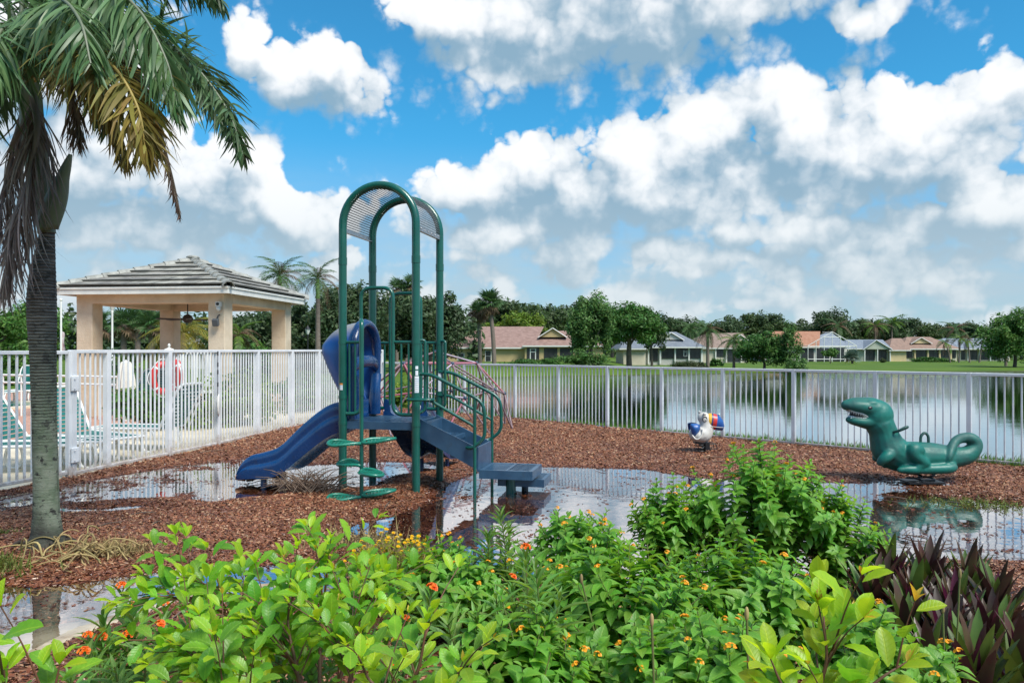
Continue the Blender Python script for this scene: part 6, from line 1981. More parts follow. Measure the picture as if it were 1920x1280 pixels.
def leaf_gloss(name, c, c2, trans=.35, rough=.38, hr=.7, under=None):
    m = pm(name, c, c2, 14, rough=rough, spec=.45, hue_rand=hr, trans=trans, trans_col=(min(.95, c[0] * 2.6), min(.95, c[1] * 2.1), c[2] * 1.1), lo=.3, hi=.7, bump=.10, bscale=60)
    # pale midrib and side veins from the leaf's own coordinates, a few blemished leaves
    t = m.node_tree; b = t.nodes['Principled BSDF']
    at_ = nd(t, 'ShaderNodeAttribute', attribute_name='leaf_uv'); sp = nd(t, 'ShaderNodeSeparateXYZ'); lk(t, at_.outputs['Vector'], sp.inputs[0])
    au = mth(t, 'ABSOLUTE', sp.outputs[0])
    mid = mth(t, 'SUBTRACT', 1.0, smooth(t, au, .03, .13))
    fr = mth(t, 'FRACT', mth(t, 'SUBTRACT', mth(t, 'MULTIPLY', sp.outputs[1], 8.0), mth(t, 'MULTIPLY', au, 1.4)))
    vein = mth(t, 'SUBTRACT', 1.0, smooth(t, mth(t, 'ABSOLUTE', mth(t, 'SUBTRACT', fr, .5)), .03, .16))
    src = b.inputs['Base Color'].links[0].from_socket
    cc = mixc(t, mth(t, 'MULTIPLY', mid, .55), src, (min(.6, c[0] * 2.4), min(.7, c[1] * 1.6), c[2] * 2.2))
    cc = mixc(t, mth(t, 'MULTIPLY', vein, .28), cc, (c[0] * .55, c[1] * .62, c[2] * .6))
    rv = mth(t, 'FRACT', mth(t, 'ADD', mth(t, 'MULTIPLY', nd(t, 'ShaderNodeObjectInfo').outputs['Random'], 3.7), mth(t, 'MULTIPLY', nd(t, 'ShaderNodeNewGeometry').outputs['Random Per Island'], 5.3)))
    blem = mth(t, 'MULTIPLY', smooth(t, rv, .80, .9), smooth(t, noise(t, at_.outputs['Vector'], 2.6, 5, .7), .52, .64))
    cc = mixc(t, mth(t, 'MULTIPLY', blem, .8), cc, (.26, .16, .045))
    lk(t, cc, b.inputs['Base Color'])
    bn = [n_ for n_ in t.nodes if n_.type == 'BUMP'][0]
    h_ = mth(t, 'ADD', mth(t, 'MULTIPLY', vein, -.25), mth(t, 'MULTIPLY', mid, -.35))
    lk(t, h_, bn.inputs['Height']); bn.inputs['Strength'].default_value = .35; bn.inputs['Distance'].default_value = .004
    return m
LV = {
    'broad': leaf_gloss('bright_broad_leaf', (.165, .37, .022), (.20, .42, .03), .42, .38, .5),
    'broad2': leaf_gloss('deep_broad_leaf', (.095, .27, .020), (.13, .31, .025), .36, .38, .5),
    'young': leaf_gloss('young_yellow_green_leaf', (.27, .45, .020), (.32, .48, .028), .45, .38, .4),
    'orangey': leaf_gloss('young_orange_leaf', (.48, .30, .04), (.42, .22, .03), .4),
    'lant': leaf_gloss('lantana_leaf', (.12, .30, .032), (.16, .34, .045), .36, .46, .5),
    'lant2': leaf_gloss('deep_lantana_leaf', (.075, .215, .024), (.10, .25, .03), .32, .46, .5),
    'milk': leaf_gloss('milkweed_leaf', (.11, .24, .045), (.15, .29, .06), .3, .45),
    'daisy': leaf_gloss('yellow_green_leaf', (.17, .25, .018), (.22, .28, .02), .35, .5),
    'purple': pm('purple_sword_leaf', (.062, .020, .020), (.060, .050, .022), 4, rough=.4, hue_rand=.8, trans=.12, trans_col=(.15, .02, .05)),
    'psword': pm('green_sword_leaf', (.075, .135, .025), (.11, .17, .03), 5, rough=.38, hue_rand=.6, trans=.2, trans_col=(.15, .2, .03)),
    'magenta': pm('magenta_sword_leaf', (.11, .018, .055), (.08, .02, .03), 6, rough=.4, hue_rand=.5, trans=.2, trans_col=(.3, .03, .12)),
    'stem': pm('green_stem', (.10, .17, .03), (.14, .12, .05), 5, rough=.6),
    'redstem': pm('reddish_brown_stem', (.15, .055, .03), (.10, .06, .035), 7, rough=.6),
    'orange': pm('orange_petal', (.80, .22, .012), (.75, .10, .01), 40, rough=.5, trans=.2),
    'amber': pm('amber_petal', (.80, .42, .02), (.82, .30, .015), 40, rough=.5, trans=.2),
    'yellow': pm('yellow_petal', (.80, .52, .015), (.75, .42, .01), 40, rough=.5, trans=.2),
    'dry': pm('dry_straw', (.36, .26, .11), (.26, .19, .08), 9, rough=.8, hue_rand=.6),
    'weed': leafmat('small_weed_leaf', (.13, .16, .03), (.10, .13, .025)),
}
def frame(p, d, up):
    """matrix with Y along d and Z as near to up as possible"""
    y = d.normalized(); x = y.cross(up)
    if x.length < 1e-4: x = y.orthogonal()
    x.normalize(); z = x.cross(y)
    m = Matrix((x, y, z)).transposed().to_4x4(); m.translation = p
    return m
CAMP = Vector((0, 0, EYE))
class Plant:
    def __init__(s, name, label, cat, loc, group=None):
        s.loc = Vector(loc); s.root = thing(name, label, cat, loc, 0, group); s.lv = []; s.fl = []; s.st = MB()
    def leaf(s, me, M4): s.lv.append((me, M4))
    def done(s, n_ind, stem_mat, leafname='leaf', stuffname='foliage'):
        if s.st.v: s.st.build('stem', stem_mat, s.root)
        def score(it):
            p = it[1].translation + s.loc
            d = (p - CAMP).length
            off = 0 if abs(p.x) < p.y * .68 and p.z > EYE - p.y * .46 else 5
            return d - .9 * p.z + off
        s.lv.sort(key=score)
        for me, M4 in s.lv[:n_ind]: link_mesh(leafname, me, s.root, M=M4)
        rest = s.lv[n_ind:]
        bym = {}
        for me, M4 in rest: bym.setdefault(me.name, (me, []))[1].append(M4)
        Vs, Fs, Ms, Us, mats, o = [], [], [], [], [], 0
        for me, ms in bym.values():
            nv = len(me.vertices); co = np.empty(nv * 3, np.float32); me.vertices.foreach_get('co', co); co = co.reshape(-1, 3)
            f = np.array([list(p.vertices) for p in me.polygons])
            mm = me.materials[0]
            if mm not in mats: mats.append(mm)
            A = np.array([[list(r) for r in m] for m in ms])
            V = np.einsum('nij,vj->nvi', A[:, :3, :3], co) + A[:, None, :3, 3]
            uvb = np.empty(nv * 3, np.float32); me.attributes['leaf_uv'].data.foreach_get('vector', uvb); Us.append(np.tile(uvb, len(ms)))
            Vs.append(V.reshape(-1, 3)); Fs.append((np.arange(len(ms))[:, None, None] * nv + f[None]).reshape(-1, f.shape[1]) + o)
            Ms.append(np.full(len(ms) * len(f), mats.index(mm))); o += len(ms) * nv
        if Vs:
            me = np_mesh(stuffname, np.concatenate(Vs), np.concatenate(Fs), mats, True)
            me.attributes.new('leaf_uv', 'FLOAT_VECTOR', 'POINT').data.foreach_set('vector', np.concatenate(Us))
            me.polygons.foreach_set('material_index', np.concatenate(Ms).astype(np.int32)); me.update()
            sset(link_mesh(stuffname, me, s.root), kind='stuff')
        for nm, me, M4 in s.fl: link_mesh(nm, me, s.root, M=M4)
def flower_cluster(name, mat, r, n, seed, petal=.4):
    g = random.Random(seed); mb = MB()
    for k in range(n):
        a, t = g.uniform(0, 6.283), g.uniform(0, 1.15)
        d = Vector((math.sin(t) * math.cos(a), math.sin(t) * math.sin(a), math.cos(t)))
        c = d * r * .8; x = d.orthogonal().normalized(); y = d.cross(x); q = r * petal * g.uniform(.7, 1.2)
        a2 = g.uniform(0, 6); x, y = x * math.cos(a2) + y * math.sin(a2), y * math.cos(a2) - x * math.sin(a2)
        mb.add([c, c + x * q + d * q * .5, c + d * q * .2 + (x + y) * q * .7, c + y * q + d * q * .5, c - x * q + d * q * .45, c - (x + y) * q * .6 + d * q * .2, c - y * q + d * q * .5], [(0, 1, 2, 3), (0, 4, 5, 6), (0, 3, 4), (0, 6, 1)])
    return mb.mesh(name, mat)
UP = Vector((0, 0, 1))
FLW = {'lant': [flower_cluster('flower', LV['amber'], .014, 9, s) for s in (1, 2, 3)], 'milk': [flower_cluster('flower', LV['orange'], .022, 20, s) for s in (4, 5)],
       'daisy': [flower_cluster('flower', LV['yellow'], .0095, 6, s, .9) for s in (6, 7)]}

# ---- lantana bushes
LANT = [leaf_mesh('leaf', .080, .044, LV['lant'], 'ovate', 5, .20, .45, .10, 1), leaf_mesh('leaf', .070, .038, LV['lant'], 'ovate', 5, .25, .25, .12, 2), leaf_mesh('leaf', .084, .044, LV['lant2'], 'ovate', 5, .18, .6, .1, 3),
        leaf_mesh('leaf', .070, .034, LV['lant'], 'ovate', 4, .3, .1, .1, 4)]
def lantana(label, px, Y, top_py, rad, n_stems, n_ind, seed, flowers=8, spread=1.0, base_bias=0.0, rady=None):
    g = random.Random(seed)
    X = (px - CX) / FPX * Y; H = hz(top_py, Y)
    P = Plant('lantana_bush', label, 'shrub', (X, Y, 0.02), 'lantana bushes in the planting bed')
    for k in range(n_stems):
        a = g.uniform(0, 2 * math.pi); rr = math.sqrt(g.random())
        tx, ty = rad * rr * math.cos(a), (rady or rad) * rr * math.sin(a)
        hh = H * (1 - .42 * rr ** 2.2) * g.uniform(.78, 1.0)
        b = Vector((tx * .25, ty * .25, -.02)); e = Vector((tx, ty, hh)); m = b.lerp(e, .5) + Vector((g.uniform(-.06, .06), g.uniform(-.06, .06), .12 * H))
        path = smooth_path([b, m, e], 8)
        P.st.tube(path, [.006 - .004 * i / 16 for i in range(len(path))], 5, caps=False)
        L = sum((path[i + 1] - path[i]).length for i in range(len(path) - 1))
        nodes = max(5, int(L * .84 / .031)); ph = g.uniform(0, 3)
        for j in range(nodes):
            t = 1 - .86 * (j / nodes)
            f = t * (len(path) - 1); i = min(len(path) - 2, int(f)); p = path[i].lerp(path[i + 1], f - i); d = (path[i + 1] - path[i]).normalized()
            size = (.42 + .75 * min(1, j / 3.0)) * g.uniform(.8, 1.15)
            if j < 1: size = .5
            for s_ in (0, 1):
                if g.random() < .08: continue
                an = ph + j * math.pi / 2 + s_ * math.pi + g.uniform(-.35, .35)
                o = d.orthogonal().normalized(); o = Quaternion(d, an) @ o
                dd = (o * (1.0 if j > 0 else .5) + d * (.55 if j < 2 else .25) + UP * g.uniform(-.25, .25))
                me = LANT[3] if j == 0 else g.choice(LANT[:2] if j < 5 or g.random() < .45 else LANT[1:3])
                P.leaf(me, frame(p, dd, (d + UP * .8)) @ Matrix.Scale(size, 4))
        if k < flowers * 1.8:
            P.fl.append(('flower', g.choice(FLW['lant']), frame(e + d * .02, Vector((g.uniform(-.3, .3), g.uniform(-.3, .3), 0)) + Vector((0, .3, 0)), UP) @ Matrix.Scale(g.uniform(1.0, 1.6), 4)))
    P.done(n_ind, LV['stem'])
lantana('tall lantana bush standing in the puddle, its top reaching the pond fence line', 1425, 5.0, 828, .56, 78, 220, 11, 11)
lantana('lantana bush left of the tallest one, in front of the toucan rider', 1262, 5.0, 888, .32, 44, 180, 12, 7)
lantana('slim lantana shoots right of the tallest bush, beside the dinosaur reflection', 1575, 4.9, 905, .30, 34, 160, 13, 6)
lantana('lantana bush in front of the blue step, rising over the puddle', 1085, 4.35, 950, .40, 58, 200, 14, 10)
lantana('low lantana bush right of the yellow daisies', 850, 4.3, 1012, .42, 56, 200, 15, 9)
lantana('broad lantana bush in the middle of the foreground', 1160, 3.35, 1022, .52, 84, 280, 16, 12)
lantana('lantana bush in front of the tall one, left of the bright sapling', 1390, 3.6, 1012, .48, 74, 260, 17, 10)
lantana('lantana bush along the bottom edge left of the bright sapling', 1330, 2.7, 1120, .38, 60, 240, 18, 6)
lantana('lantana bush along the bottom edge between the milkweed and the broad lantana', 960, 2.75, 1130, .34, 52, 220, 19, 6)
lantana('low lantana at the foot of the purple sword plants, right of the bright sapling', 1655, 3.0, 1118, .30, 50, 220, 20, 9)

# ---- broad leaved sapling shrubs
BRO = [leaf_mesh('leaf', .100, .047, LV['broad'], 'obovate', 13, .14, .30, .10, 1, .045), leaf_mesh('leaf', .086, .042, LV['broad'], 'obovate', 13, .10, .12, .12, 2, .05), leaf_mesh('leaf', .104, .050, LV['broad2'], 'obovate', 13, .18, .45, .10, 3, .045),
       leaf_mesh('leaf', .080, .038, LV['young'], 'obovate', 7, .22, .2, .08, 4), leaf_mesh('leaf', .045, .016, LV['orangey'], 'lance', 4, .3, .2, .0, 5)]
def shoot(P, path, g, step=.030, size=1.0, young=.0, r0=.006, leaves_from=.2, tipn=3):
    path = smooth_path(path, 8)
    n = len(path)
    P.st.tube(path, [max(.0014, r0 * (1 - .8 * i / (n - 1))) for i in range(n)], 6, caps=False)
    L = sum((path[i + 1] - path[i]).length for i in range(n - 1))
    k = int(L * (1 - leaves_from) / step); ph = g.uniform(0, 6)
    for j in range(k):
        t = leaves_from + (1 - leaves_from) * (j + .5) / k
        f = t * (n - 1); i = min(n - 2, int(f)); p = path[i].lerp(path[i + 1], f - i); d = (path[i + 1] - path[i]).normalized()
        o = d.orthogonal().normalized(); o = Quaternion(d, ph + j * 2.4 + g.uniform(-.4, .4)) @ o
        dd = o * .95 + d * .55 + UP * g.uniform(.0, .55)
        me = BRO[3] if g.random() < young * (.4 + .9 * t) else g.choice(BRO[:2]) if g.random() < .62 else BRO[2]
        s = size * g.uniform(.7, 1.1) * (1 - .25 * t ** 3)
        pet = p + dd.normalized() * .012
        P.leaf(me, frame(pet, dd, UP * 1.2 + (CAMP - (p + P.loc)).normalized() * .5 + Vector((g.uniform(-.3, .3), g.uniform(-.3, .3), 0))) @ Matrix.Scale(s, 4))
    e = path[-1]; d = (path[-1] - path[-3]).normalized()
    for j in range(tipn):
        o = Quaternion(d, j * 2.1) @ d.orthogonal().normalized()
        P.leaf(BRO[4] if g.random() < young * .7 else BRO[3], frame(e, d + o * .5, UP) @ Matrix.Scale(size * g.uniform(.5, .85), 4))
def sapling(label, base, branches, g, n_ind, young, size, twigs=4, step=.034):
    P = Plant('sapling_shrub', label, 'shrub', base)
    for br in branches:
        pts = [at(*q) - P.loc for q in br]
        path = smooth_path(pts, 6)
        shoot(P, pts, g, step * .8, size, young, .008, .30, 4)
        for k in range(twigs):
            t = g.uniform(.30, .95); i = int(t * (len(path) - 2)); p = path[i]; d = (path[i + 1] - path[i]).normalized()
            o = Quaternion(d, g.uniform(0, 6.28)) @ d.orthogonal().normalized()
            e = p + (d * .7 + o * .8 + UP * .35).normalized() * g.uniform(.13, .24)
            shoot(P, [p, p.lerp(e, .5) + UP * .015, e], g, step, size * .95, young, .003, .12, 3)
    P.done(n_ind, LV['redstem'])
gA = random.Random(71)
sapling('bright green broad leaved shrub with a reddish branch arching to the left foreground', (-.62, 2.25, 0),
        [[(600, 1500, 2.25), (560, 1262, 2.3), (440, 1162, 2.35), (350, 1117, 2.35), (268, 1077, 2.35)], [(600, 1500, 2.25), (600, 1222, 2.4), (610, 1102, 2.5), (622, 1027, 2.55)],
         [(600, 1500, 2.25), (560, 1262, 2.3), (480, 1152, 2.4), (440, 1077, 2.4)], [(600, 1500, 2.25), (640, 1262, 2.35), (680, 1152, 2.45), (700, 1104, 2.45)],
         [(600, 1500, 2.25), (540, 1322, 2.15), (400, 1242, 2.1), (330, 1202, 2.1)], [(600, 1500, 2.2), (560, 1272, 2.2), (540, 1162, 2.25), (560, 1092, 2.3)],
         [(600, 1500, 2.15), (650, 1300, 2.1), (660, 1232, 2.1), (640, 1182, 2.1)], [(600, 1500, 2.1), (480, 1330, 1.95), (420, 1302, 1.9), (380, 1267, 1.9)]], gA, 300, .22, 0.80, 14, .028)
sapling('broad leaved shoots with large yellow green leaves bottom centre among the milkweed', (-.28, 1.9, 0),
        [[(760, 1600, 1.9), (770, 1330, 1.95), (790, 1230, 1.95), (800, 1165, 1.95)], [(760, 1600, 1.9), (720, 1330, 1.85), (690, 1270, 1.85), (675, 1235, 1.85)],
         [(760, 1600, 1.9), (820, 1340, 1.9), (850, 1280, 1.9), (868, 1240, 1.9)]], gA, 200, .55, .9, 3, .045)
sapling('young sapling with large yellow green leaves and red stem bottom right', (.72, 1.78, 0),
        [[(1540, 1650, 1.78), (1535, 1330, 1.8), (1560, 1220, 1.82), (1600, 1150, 1.85)], [(1540, 1650, 1.78), (1530, 1340, 1.8), (1550, 1230, 1.8), (1535, 1135, 1.8)],
         [(1540, 1650, 1.78), (1560, 1360, 1.75), (1640, 1280, 1.72), (1700, 1240, 1.72)], [(1540, 1650, 1.78), (1520, 1360, 1.72), (1470, 1290, 1.7), (1445, 1235, 1.7)]], gA, 220, .75, 1.28, 2, .056)
sapling('few broad leaves at the bottom left corner', (-1.02, 1.6, 0),
        [[(60, 1700, 1.6), (70, 1400, 1.6), (100, 1300, 1.6), (112, 1245, 1.6)], [(60, 1700, 1.6), (20, 1400, 1.55), (10, 1320, 1.55), (8, 1255, 1.55)]], gA, 60, .25, .95, 1, .06)

# ---- milkweed
MIL = [leaf_mesh('leaf', .135, .024, LV['milk'], 'lance', 6, .28, .40, .0, 1), leaf_mesh('leaf', .120, .021, LV['milk'], 'lance', 6, .34, .75, .0, 2), leaf_mesh('leaf', .085, .018, LV['milk'], 'lance', 5, .3, .15, .0, 3)]
def milkweed(label, px, Y, stems, n_ind, seed, flower=.6):
    g = random.Random(seed); X = (px - CX) / FPX * Y
    P = Plant('milkweed', label, 'plant', (X, Y, 0.02), 'milkweed plants in the planting bed')
    for (tx, ty, dy) in stems:
        e = at(tx, ty, Y + dy) - P.loc; b = Vector((e.x * .35 + g.uniform(-.04, .04), e.y * .5, 0))
        path = smooth_path([b, b.lerp(e, .55) + Vector((g.uniform(-.03, .03), g.uniform(-.03, .03), .03)), e], 8); n = len(path)
        P.st.tube(path, [.0055 - .003 * i / n for i in range(n)], 5, caps=False)
        L = sum((path[i + 1] - path[i]).length for i in range(n - 1)); k = max(6, int(L / .030)); ph = g.uniform(0, 3)
        for j in range(k):
            t = .22 + .78 * (j + .5) / k; f = t * (n - 1); i = min(n - 2, int(f)); p = path[i].lerp(path[i + 1], f - i); d = (path[i + 1] - path[i]).normalized()
            for s_ in (0, 1):
                o = Quaternion(d, ph + j * 1.57 + s_ * math.pi + g.uniform(-.3, .3)) @ d.orthogonal().normalized()
                up_ = .9 if t > .85 else .45
                P.leaf(MIL[2] if t > .9 else g.choice(MIL[:2]), frame(p, o * .8 + d * up_ + UP * .2, d + UP * .3) @ Matrix.Scale(g.uniform(.8, 1.15) * (1.0 if t < .9 else .8), 4))
        if g.random() < flower: P.fl.append(('flower', g.choice(FLW['milk']), Matrix.Translation(e + Vector((0, 0, .012))) @ Matrix.Scale(g.uniform(.8, 1.2), 4)))
    P.done(n_ind, LV['stem'])
milkweed('milkweed with narrow leaves and orange flower heads at the lower left', 260, 2.9, [(192, 1152, 0), (250, 1145, .05), (165, 1200, -.1), (158, 1232, -.2), (228, 1108, .15), (300, 1180, -.05), (330, 1215, -.15), (215, 1250, -.3), (275, 1240, -.25), (360, 1160, .1), (130, 1262, -.3), (190, 1205, -.05), (240, 1200, .0), (310, 1140, .15)], 300, 81, .42)
milkweed('milkweed between the reddish branch and the bottom edge', 500, 2.5, [(455, 1228, 0), (520, 1215, .1), (480, 1255, -.1), (560, 1240, 0), (600, 1205, .15), (640, 1190, .2), (420, 1250, -.1), (545, 1185, .2), (500, 1180, .25), (585, 1262, -.1)], 260, 82, .3)
milkweed('tall silvery milkweed in front of the middle lantanas', 1000, 2.95, [(1005, 1062, 0), (985, 1035, .15), (1050, 1110, -.1), (930, 1120, -.1), (890, 1150, -.2), (960, 1090, .0), (840, 1170, -.2), (1030, 1165, -.15)], 260, 83, .15)
milkweed('single pale green milkweed shoot in front of the blue step', 935, 4.3, [(938, 958, 0), (955, 985, .1), (915, 1000, -.05)], 60, 84, .0)
milkweed('milkweed with red orange buds bottom centre', 740, 2.55, [(722, 1146, .15), (809, 1112, .3), (760, 1170, .05), (700, 1200, -.1), (780, 1220, -.1), (850, 1225, -.15), (735, 1255, -.2)], 200, 85, .4)

# ---- yellow bush daisy
def daisy():
    g = random.Random(91); Y = 4.65; X = (742 - CX) / FPX * Y
    P = Plant('daisy_bush', 'low yellow flowered daisy bush with a dry brown base at the puddle edge', 'shrub', (X, Y, 0.0))
    lf = [leaf_mesh('leaf', .042, .012, LV['daisy'], 'lance', 3, .3, .2, 0, 1), leaf_mesh('leaf', .035, .011, LV['daisy'], 'lance', 3, .3, -.1, 0, 2)]
    for k in range(120):
        a = g.uniform(0, 6.283); rr = math.sqrt(g.random()); e = Vector((.36 * rr * math.cos(a), .26 * rr * math.sin(a), (.50 - .18 * rr ** 2) * g.uniform(.75, 1.05)))
        b = Vector((e.x * .3, e.y * .3, 0)); path = smooth_path([b, b.lerp(e, .5) + Vector((g.uniform(-.03, .03), g.uniform(-.03, .03), .02)), e], 4)
        P.st.tube(path, .0022, 4, caps=False)
        for j in range(13):
            t = .45 + .55 * j / 12; f = t * (len(path) - 1); i = min(len(path) - 2, int(f)); p = path[i].lerp(path[i + 1], f - i); d = (path[i + 1] - path[i]).normalized()
            o = Quaternion(d, j * 2.4 + k) @ d.orthogonal().normalized()
            P.leaf(g.choice(lf), frame(p, o + d * .5, UP) @ Matrix.Scale(g.uniform(.8, 1.3), 4))
        if k % 3 != 1: P.fl.append(('flower', g.choice(FLW['daisy']), Matrix.Translation(e + Vector((0, 0, .012))) @ Matrix.Scale(g.uniform(.8, 1.25), 4)))
    P.done(120, LV['dry'])
daisy()

# ---- purple sword plants
SWO = [leaf_mesh('leaf', .32, .085, LV['purple'], 'sword', 7, .16, .12, 0, 1), leaf_mesh('leaf', .30, .078, LV['purple'], 'sword', 7, .18, .35, 0, 2), leaf_mesh('leaf', .31, .080, LV['psword'], 'sword', 7, .16, .15, 0, 3), leaf_mesh('leaf', .27, .060, LV['magenta'], 'sword', 6, .22, .05, 0, 4)]
def swords(label, px, Y, seed, n=34, size=1.0):
    g = random.Random(seed); X = (px - CX) / FPX * Y
    P = Plant('sword_plant', label, 'plant', (X, Y, 0.0), 'purple sword plants right of the lantanas')
    for k in range(n):
        t = k / n; a = k * 2.4 + g.uniform(-.2, .2); tilt = .10 + .85 * t ** 1.1 + g.uniform(-.08, .08)
        d = Vector((math.sin(tilt) * math.cos(a), math.sin(tilt) * math.sin(a), math.cos(tilt)))
        me = SWO[3] if g.random() < .07 else SWO[2] if g.random() < .34 else g.choice(SWO[:2])
        P.leaf(me, frame(Vector((d.x * .02, d.y * .02, .10 * (1 - t) + .0)), d, Vector((-d.x, -d.y, .4 + abs(d.z)))) @ Matrix.Scale(size * g.uniform(.85, 1.12) * (1.0 - .15 * t), 4))
    P.st.tube([(0, 0, -.03), (0, 0, .12)], .02, 8)
    P.done(n, LV['stem'])
for i, (px, Y, lab) in enumerate(((1668, 4.75, 'purple sword plant next to the lantana, backmost row left end'), (1740, 4.65, 'purple sword plant in the back row under the dinosaur reflection'), (1812, 4.5, 'purple sword plant in the back row near the mulch edge'),
                                  (1640, 4.35, 'purple sword plant half under the lantana leaves'), (1712, 4.2, 'purple sword plant in the middle of the clump, second row'), (1790, 4.05, 'purple sword plant at the right of the second row'), (1868, 4.2, 'purple sword plant at the right edge beside the pale path'),
                                  (1700, 3.75, 'purple sword plant behind the low lantana'), (1775, 3.65, 'purple sword plant in the third row with drooping outer leaves'), (1860, 3.7, 'purple sword plant third row, right of its neighbours'),
                                  (1745, 3.3, 'purple sword plant at the front, right of the low lantana'), (1830, 3.25, 'purple sword plant at the front near the bottom edge'), (1915, 3.35, 'purple sword plant at the bottom right corner'))):
    swords(lab, px, Y, 300 + i, 40, 1.22)

# ---- bare seed stalks standing over the bed
for i, (px, py, Y, bx, lab) in enumerate(((1800, 1075, 3.2, 1770, 'pale green stalk over the purple plants, taller one'), (1768, 1140, 3.0, 1758, 'pale green stalk over the purple plants, shorter one'), (1400, 1150, 2.3, 1392, 'dry budded stalk left of the bright sapling'), (1222, 1162, 2.4, 1215, 'dry tipped stalk in front of the broad lantana'), (1090, 1085, 3.1, 1150, 'leaning green stalk before the broad lantana'))):
    p = at(px, py, Y); b = Vector(((bx - CX) / FPX * Y, Y, 0))
    r = thing('seed_stalk', lab, 'plant', b)
    MB().tube(smooth_path([(0, 0, 0), (p - b) * .5 + Vector((.015, 0, 0)), p - b], 5), [.005] * 6 + [.004] * 5, 5).build('stem', LV['stem'], r)
    mb = MB(); mb.ball(p - b, (.007, .007, .022), 7, 6); mb.build('seed_head', LV['dry'], r)

# ================================================================== THE NEAR PALM
def near_palm():
    Y0 = 5.95; k = Y0 / FPX
    base = gp(84, 1045)
    root = thing('palm_tree', 'palm with ringed grey green trunk and hanging dead fronds at the left', 'palm', (base.x, Y0, 0.02))
    def q(px, py, dy=0.0):
        Y = Y0 + dy
        return Vector(((px - CX) / FPX * Y - base.x, dy, EYE - (py - HY) / FPX * Y - .02))
    # ringed trunk
    keys = [(1075, 86, 56), (1058, 84, 56), (1045, 85, 51), (1020, 87, 40), (1000, 88, 31), (960, 87, 26), (900, 86, 25), (830, 84, 24.3), (750, 82.5, 24.5), (680, 81, 25.5), (640, 80, 27), (600, 78.5, 28.5), (560, 78, 29), (530, 79, 27.5), (500, 81, 24), (470, 85, 19), (440, 88, 15.5), (425, 89, 14.5)]
    ys = [a for a, b, c in keys][::-1]; xs = [b for a, b, c in keys][::-1]; rs = [c for a, b, c in keys][::-1]
    mb = MB(); rows = []; n = 28; g = random.Random(4)
    py = 1076.0
    while py > 424:
        ring = 1.0 + (.014 if int(py / 4.2 + g.random() * .5) % 2 else -.012) * (1 if py < 680 else 0 if py > 740 else .35) + g.uniform(-.007, .007)
        cx, rr = float(np.interp(py, ys, xs)), float(np.interp(py, ys, rs)) * k * ring * .86
        c = q(cx, py)
        flare = max(0, (py - 1000) / 76)
        rows.append([c + Vector((math.cos(2 * math.pi * j / n), math.sin(2 * math.pi * j / n), 0)) * rr * (1 + flare * .18 * math.sin(j * 2.3) + .012 * math.sin(j * 1.7 + py * .05)) for j in range(n + 1)])
        py -= 2.2
    mb.grid(rows)
    tm = bpy.data.materials.new('lichen_palm_trunk'); tm.use_nodes = True
    t = tm.node_tree; b = t.nodes['Principled BSDF']; b.inputs['Roughness'].default_value = .85
    co = nd(t, 'ShaderNodeTexCoord').outputs['Object']
    sp = nd(t, 'ShaderNodeSeparateXYZ'); lk(t, co, sp.inputs[0])
    z = mth(t, 'ADD', sp.outputs[2], mth(t, 'MULTIPLY', mth(t, 'SUBTRACT', noise(t, co, 4, 4), .5), .5))
    lich = mixc(t, smooth(t, noise(t, co, 9, 5, .65), .3, .7), (.105, .140, .085), (.20, .22, .165))
    upper = mixc(t, smooth(t, noise(t, vmt(t, 'MULTIPLY', co, (1, 1, 9)), 7, 5, .6), .35, .68), (.085, .068, .062), (.22, .19, .17))
    c = mixc(t, smooth(t, z, .95, 2.05), lich, upper)
    spots = mth(t, 'MULTIPLY', smooth(t, noise(t, vmt(t, 'MULTIPLY', co, (1, 1, 1.4)), 12, 7, .75), .53, .60), mth(t, 'SUBTRACT', 1.15, mth(t, 'MULTIPLY', smooth(t, z, .5, 1.0), .35), clamp=True))
    c = mixc(t, spots, c, (.020, .020, .018))
    rg = nd(t, 'ShaderNodeTexWave'); rg.bands_direction = 'Z'; rg.inputs['Scale'].default_value = 13; rg.inputs['Distortion'].default_value = 2.2; rg.inputs['Detail'].default_value = 4; rg.inputs['Detail Scale'].default_value = 2
    lk(t, co, rg.inputs['Vector'])
    ringm = mth(t, 'MULTIPLY', smooth(t, rg.outputs[1], .55, .2), smooth(t, z, .6, 1.5))
    c = mixc(t, mth(t, 'MULTIPLY', ringm, .62), c, (.03, .026, .024))
    root_d = smooth(t, z, .34, .12)
    c = mixc(t, mth(t, 'MULTIPLY', root_d, .85), c, (.028, .024, .020))
    lk(t, c, b.inputs['Base Color'])
    bn = nd(t, 'ShaderNodeBump'); bn.inputs['Strength'].default_value = .7; bn.inputs['Distance'].default_value = .012
    lk(t, mth(t, 'ADD', noise(t, vmt(t, 'MULTIPLY', co, (1, 1, 4)), 16, 6, .65), mth(t, 'MULTIPLY', mth(t, 'MULTIPLY', rg.outputs[1], smooth(t, z, .7, 1.5)), .9)), bn.inputs['Height']); lk(t, bn.outputs[0], b.inputs['Normal'])
    mb.build('trunk', tm, root)
    rt = MB()
    for j in range(26):
        a = g.uniform(0, 6.28); r0 = g.uniform(.10, .17)
        p = Vector((math.cos(a) * r0, math.sin(a) * r0, g.uniform(.05, .12))) + q(85, 1060) * Vector((1, 1, 0)).x * 0
        rt.tube(smooth_path([p, p + Vector((math.cos(a) * .05, math.sin(a) * .05, -.03)), p + Vector((math.cos(a) * .09, math.sin(a) * .09, -.16))], 3), [.014, .013, .012, .011, .010, .009, .008], 5)
    rt.build('root', pm('dark_root', (.03, .025, .02), (.07, .055, .04), 8, rough=.9, bump=.4), root)
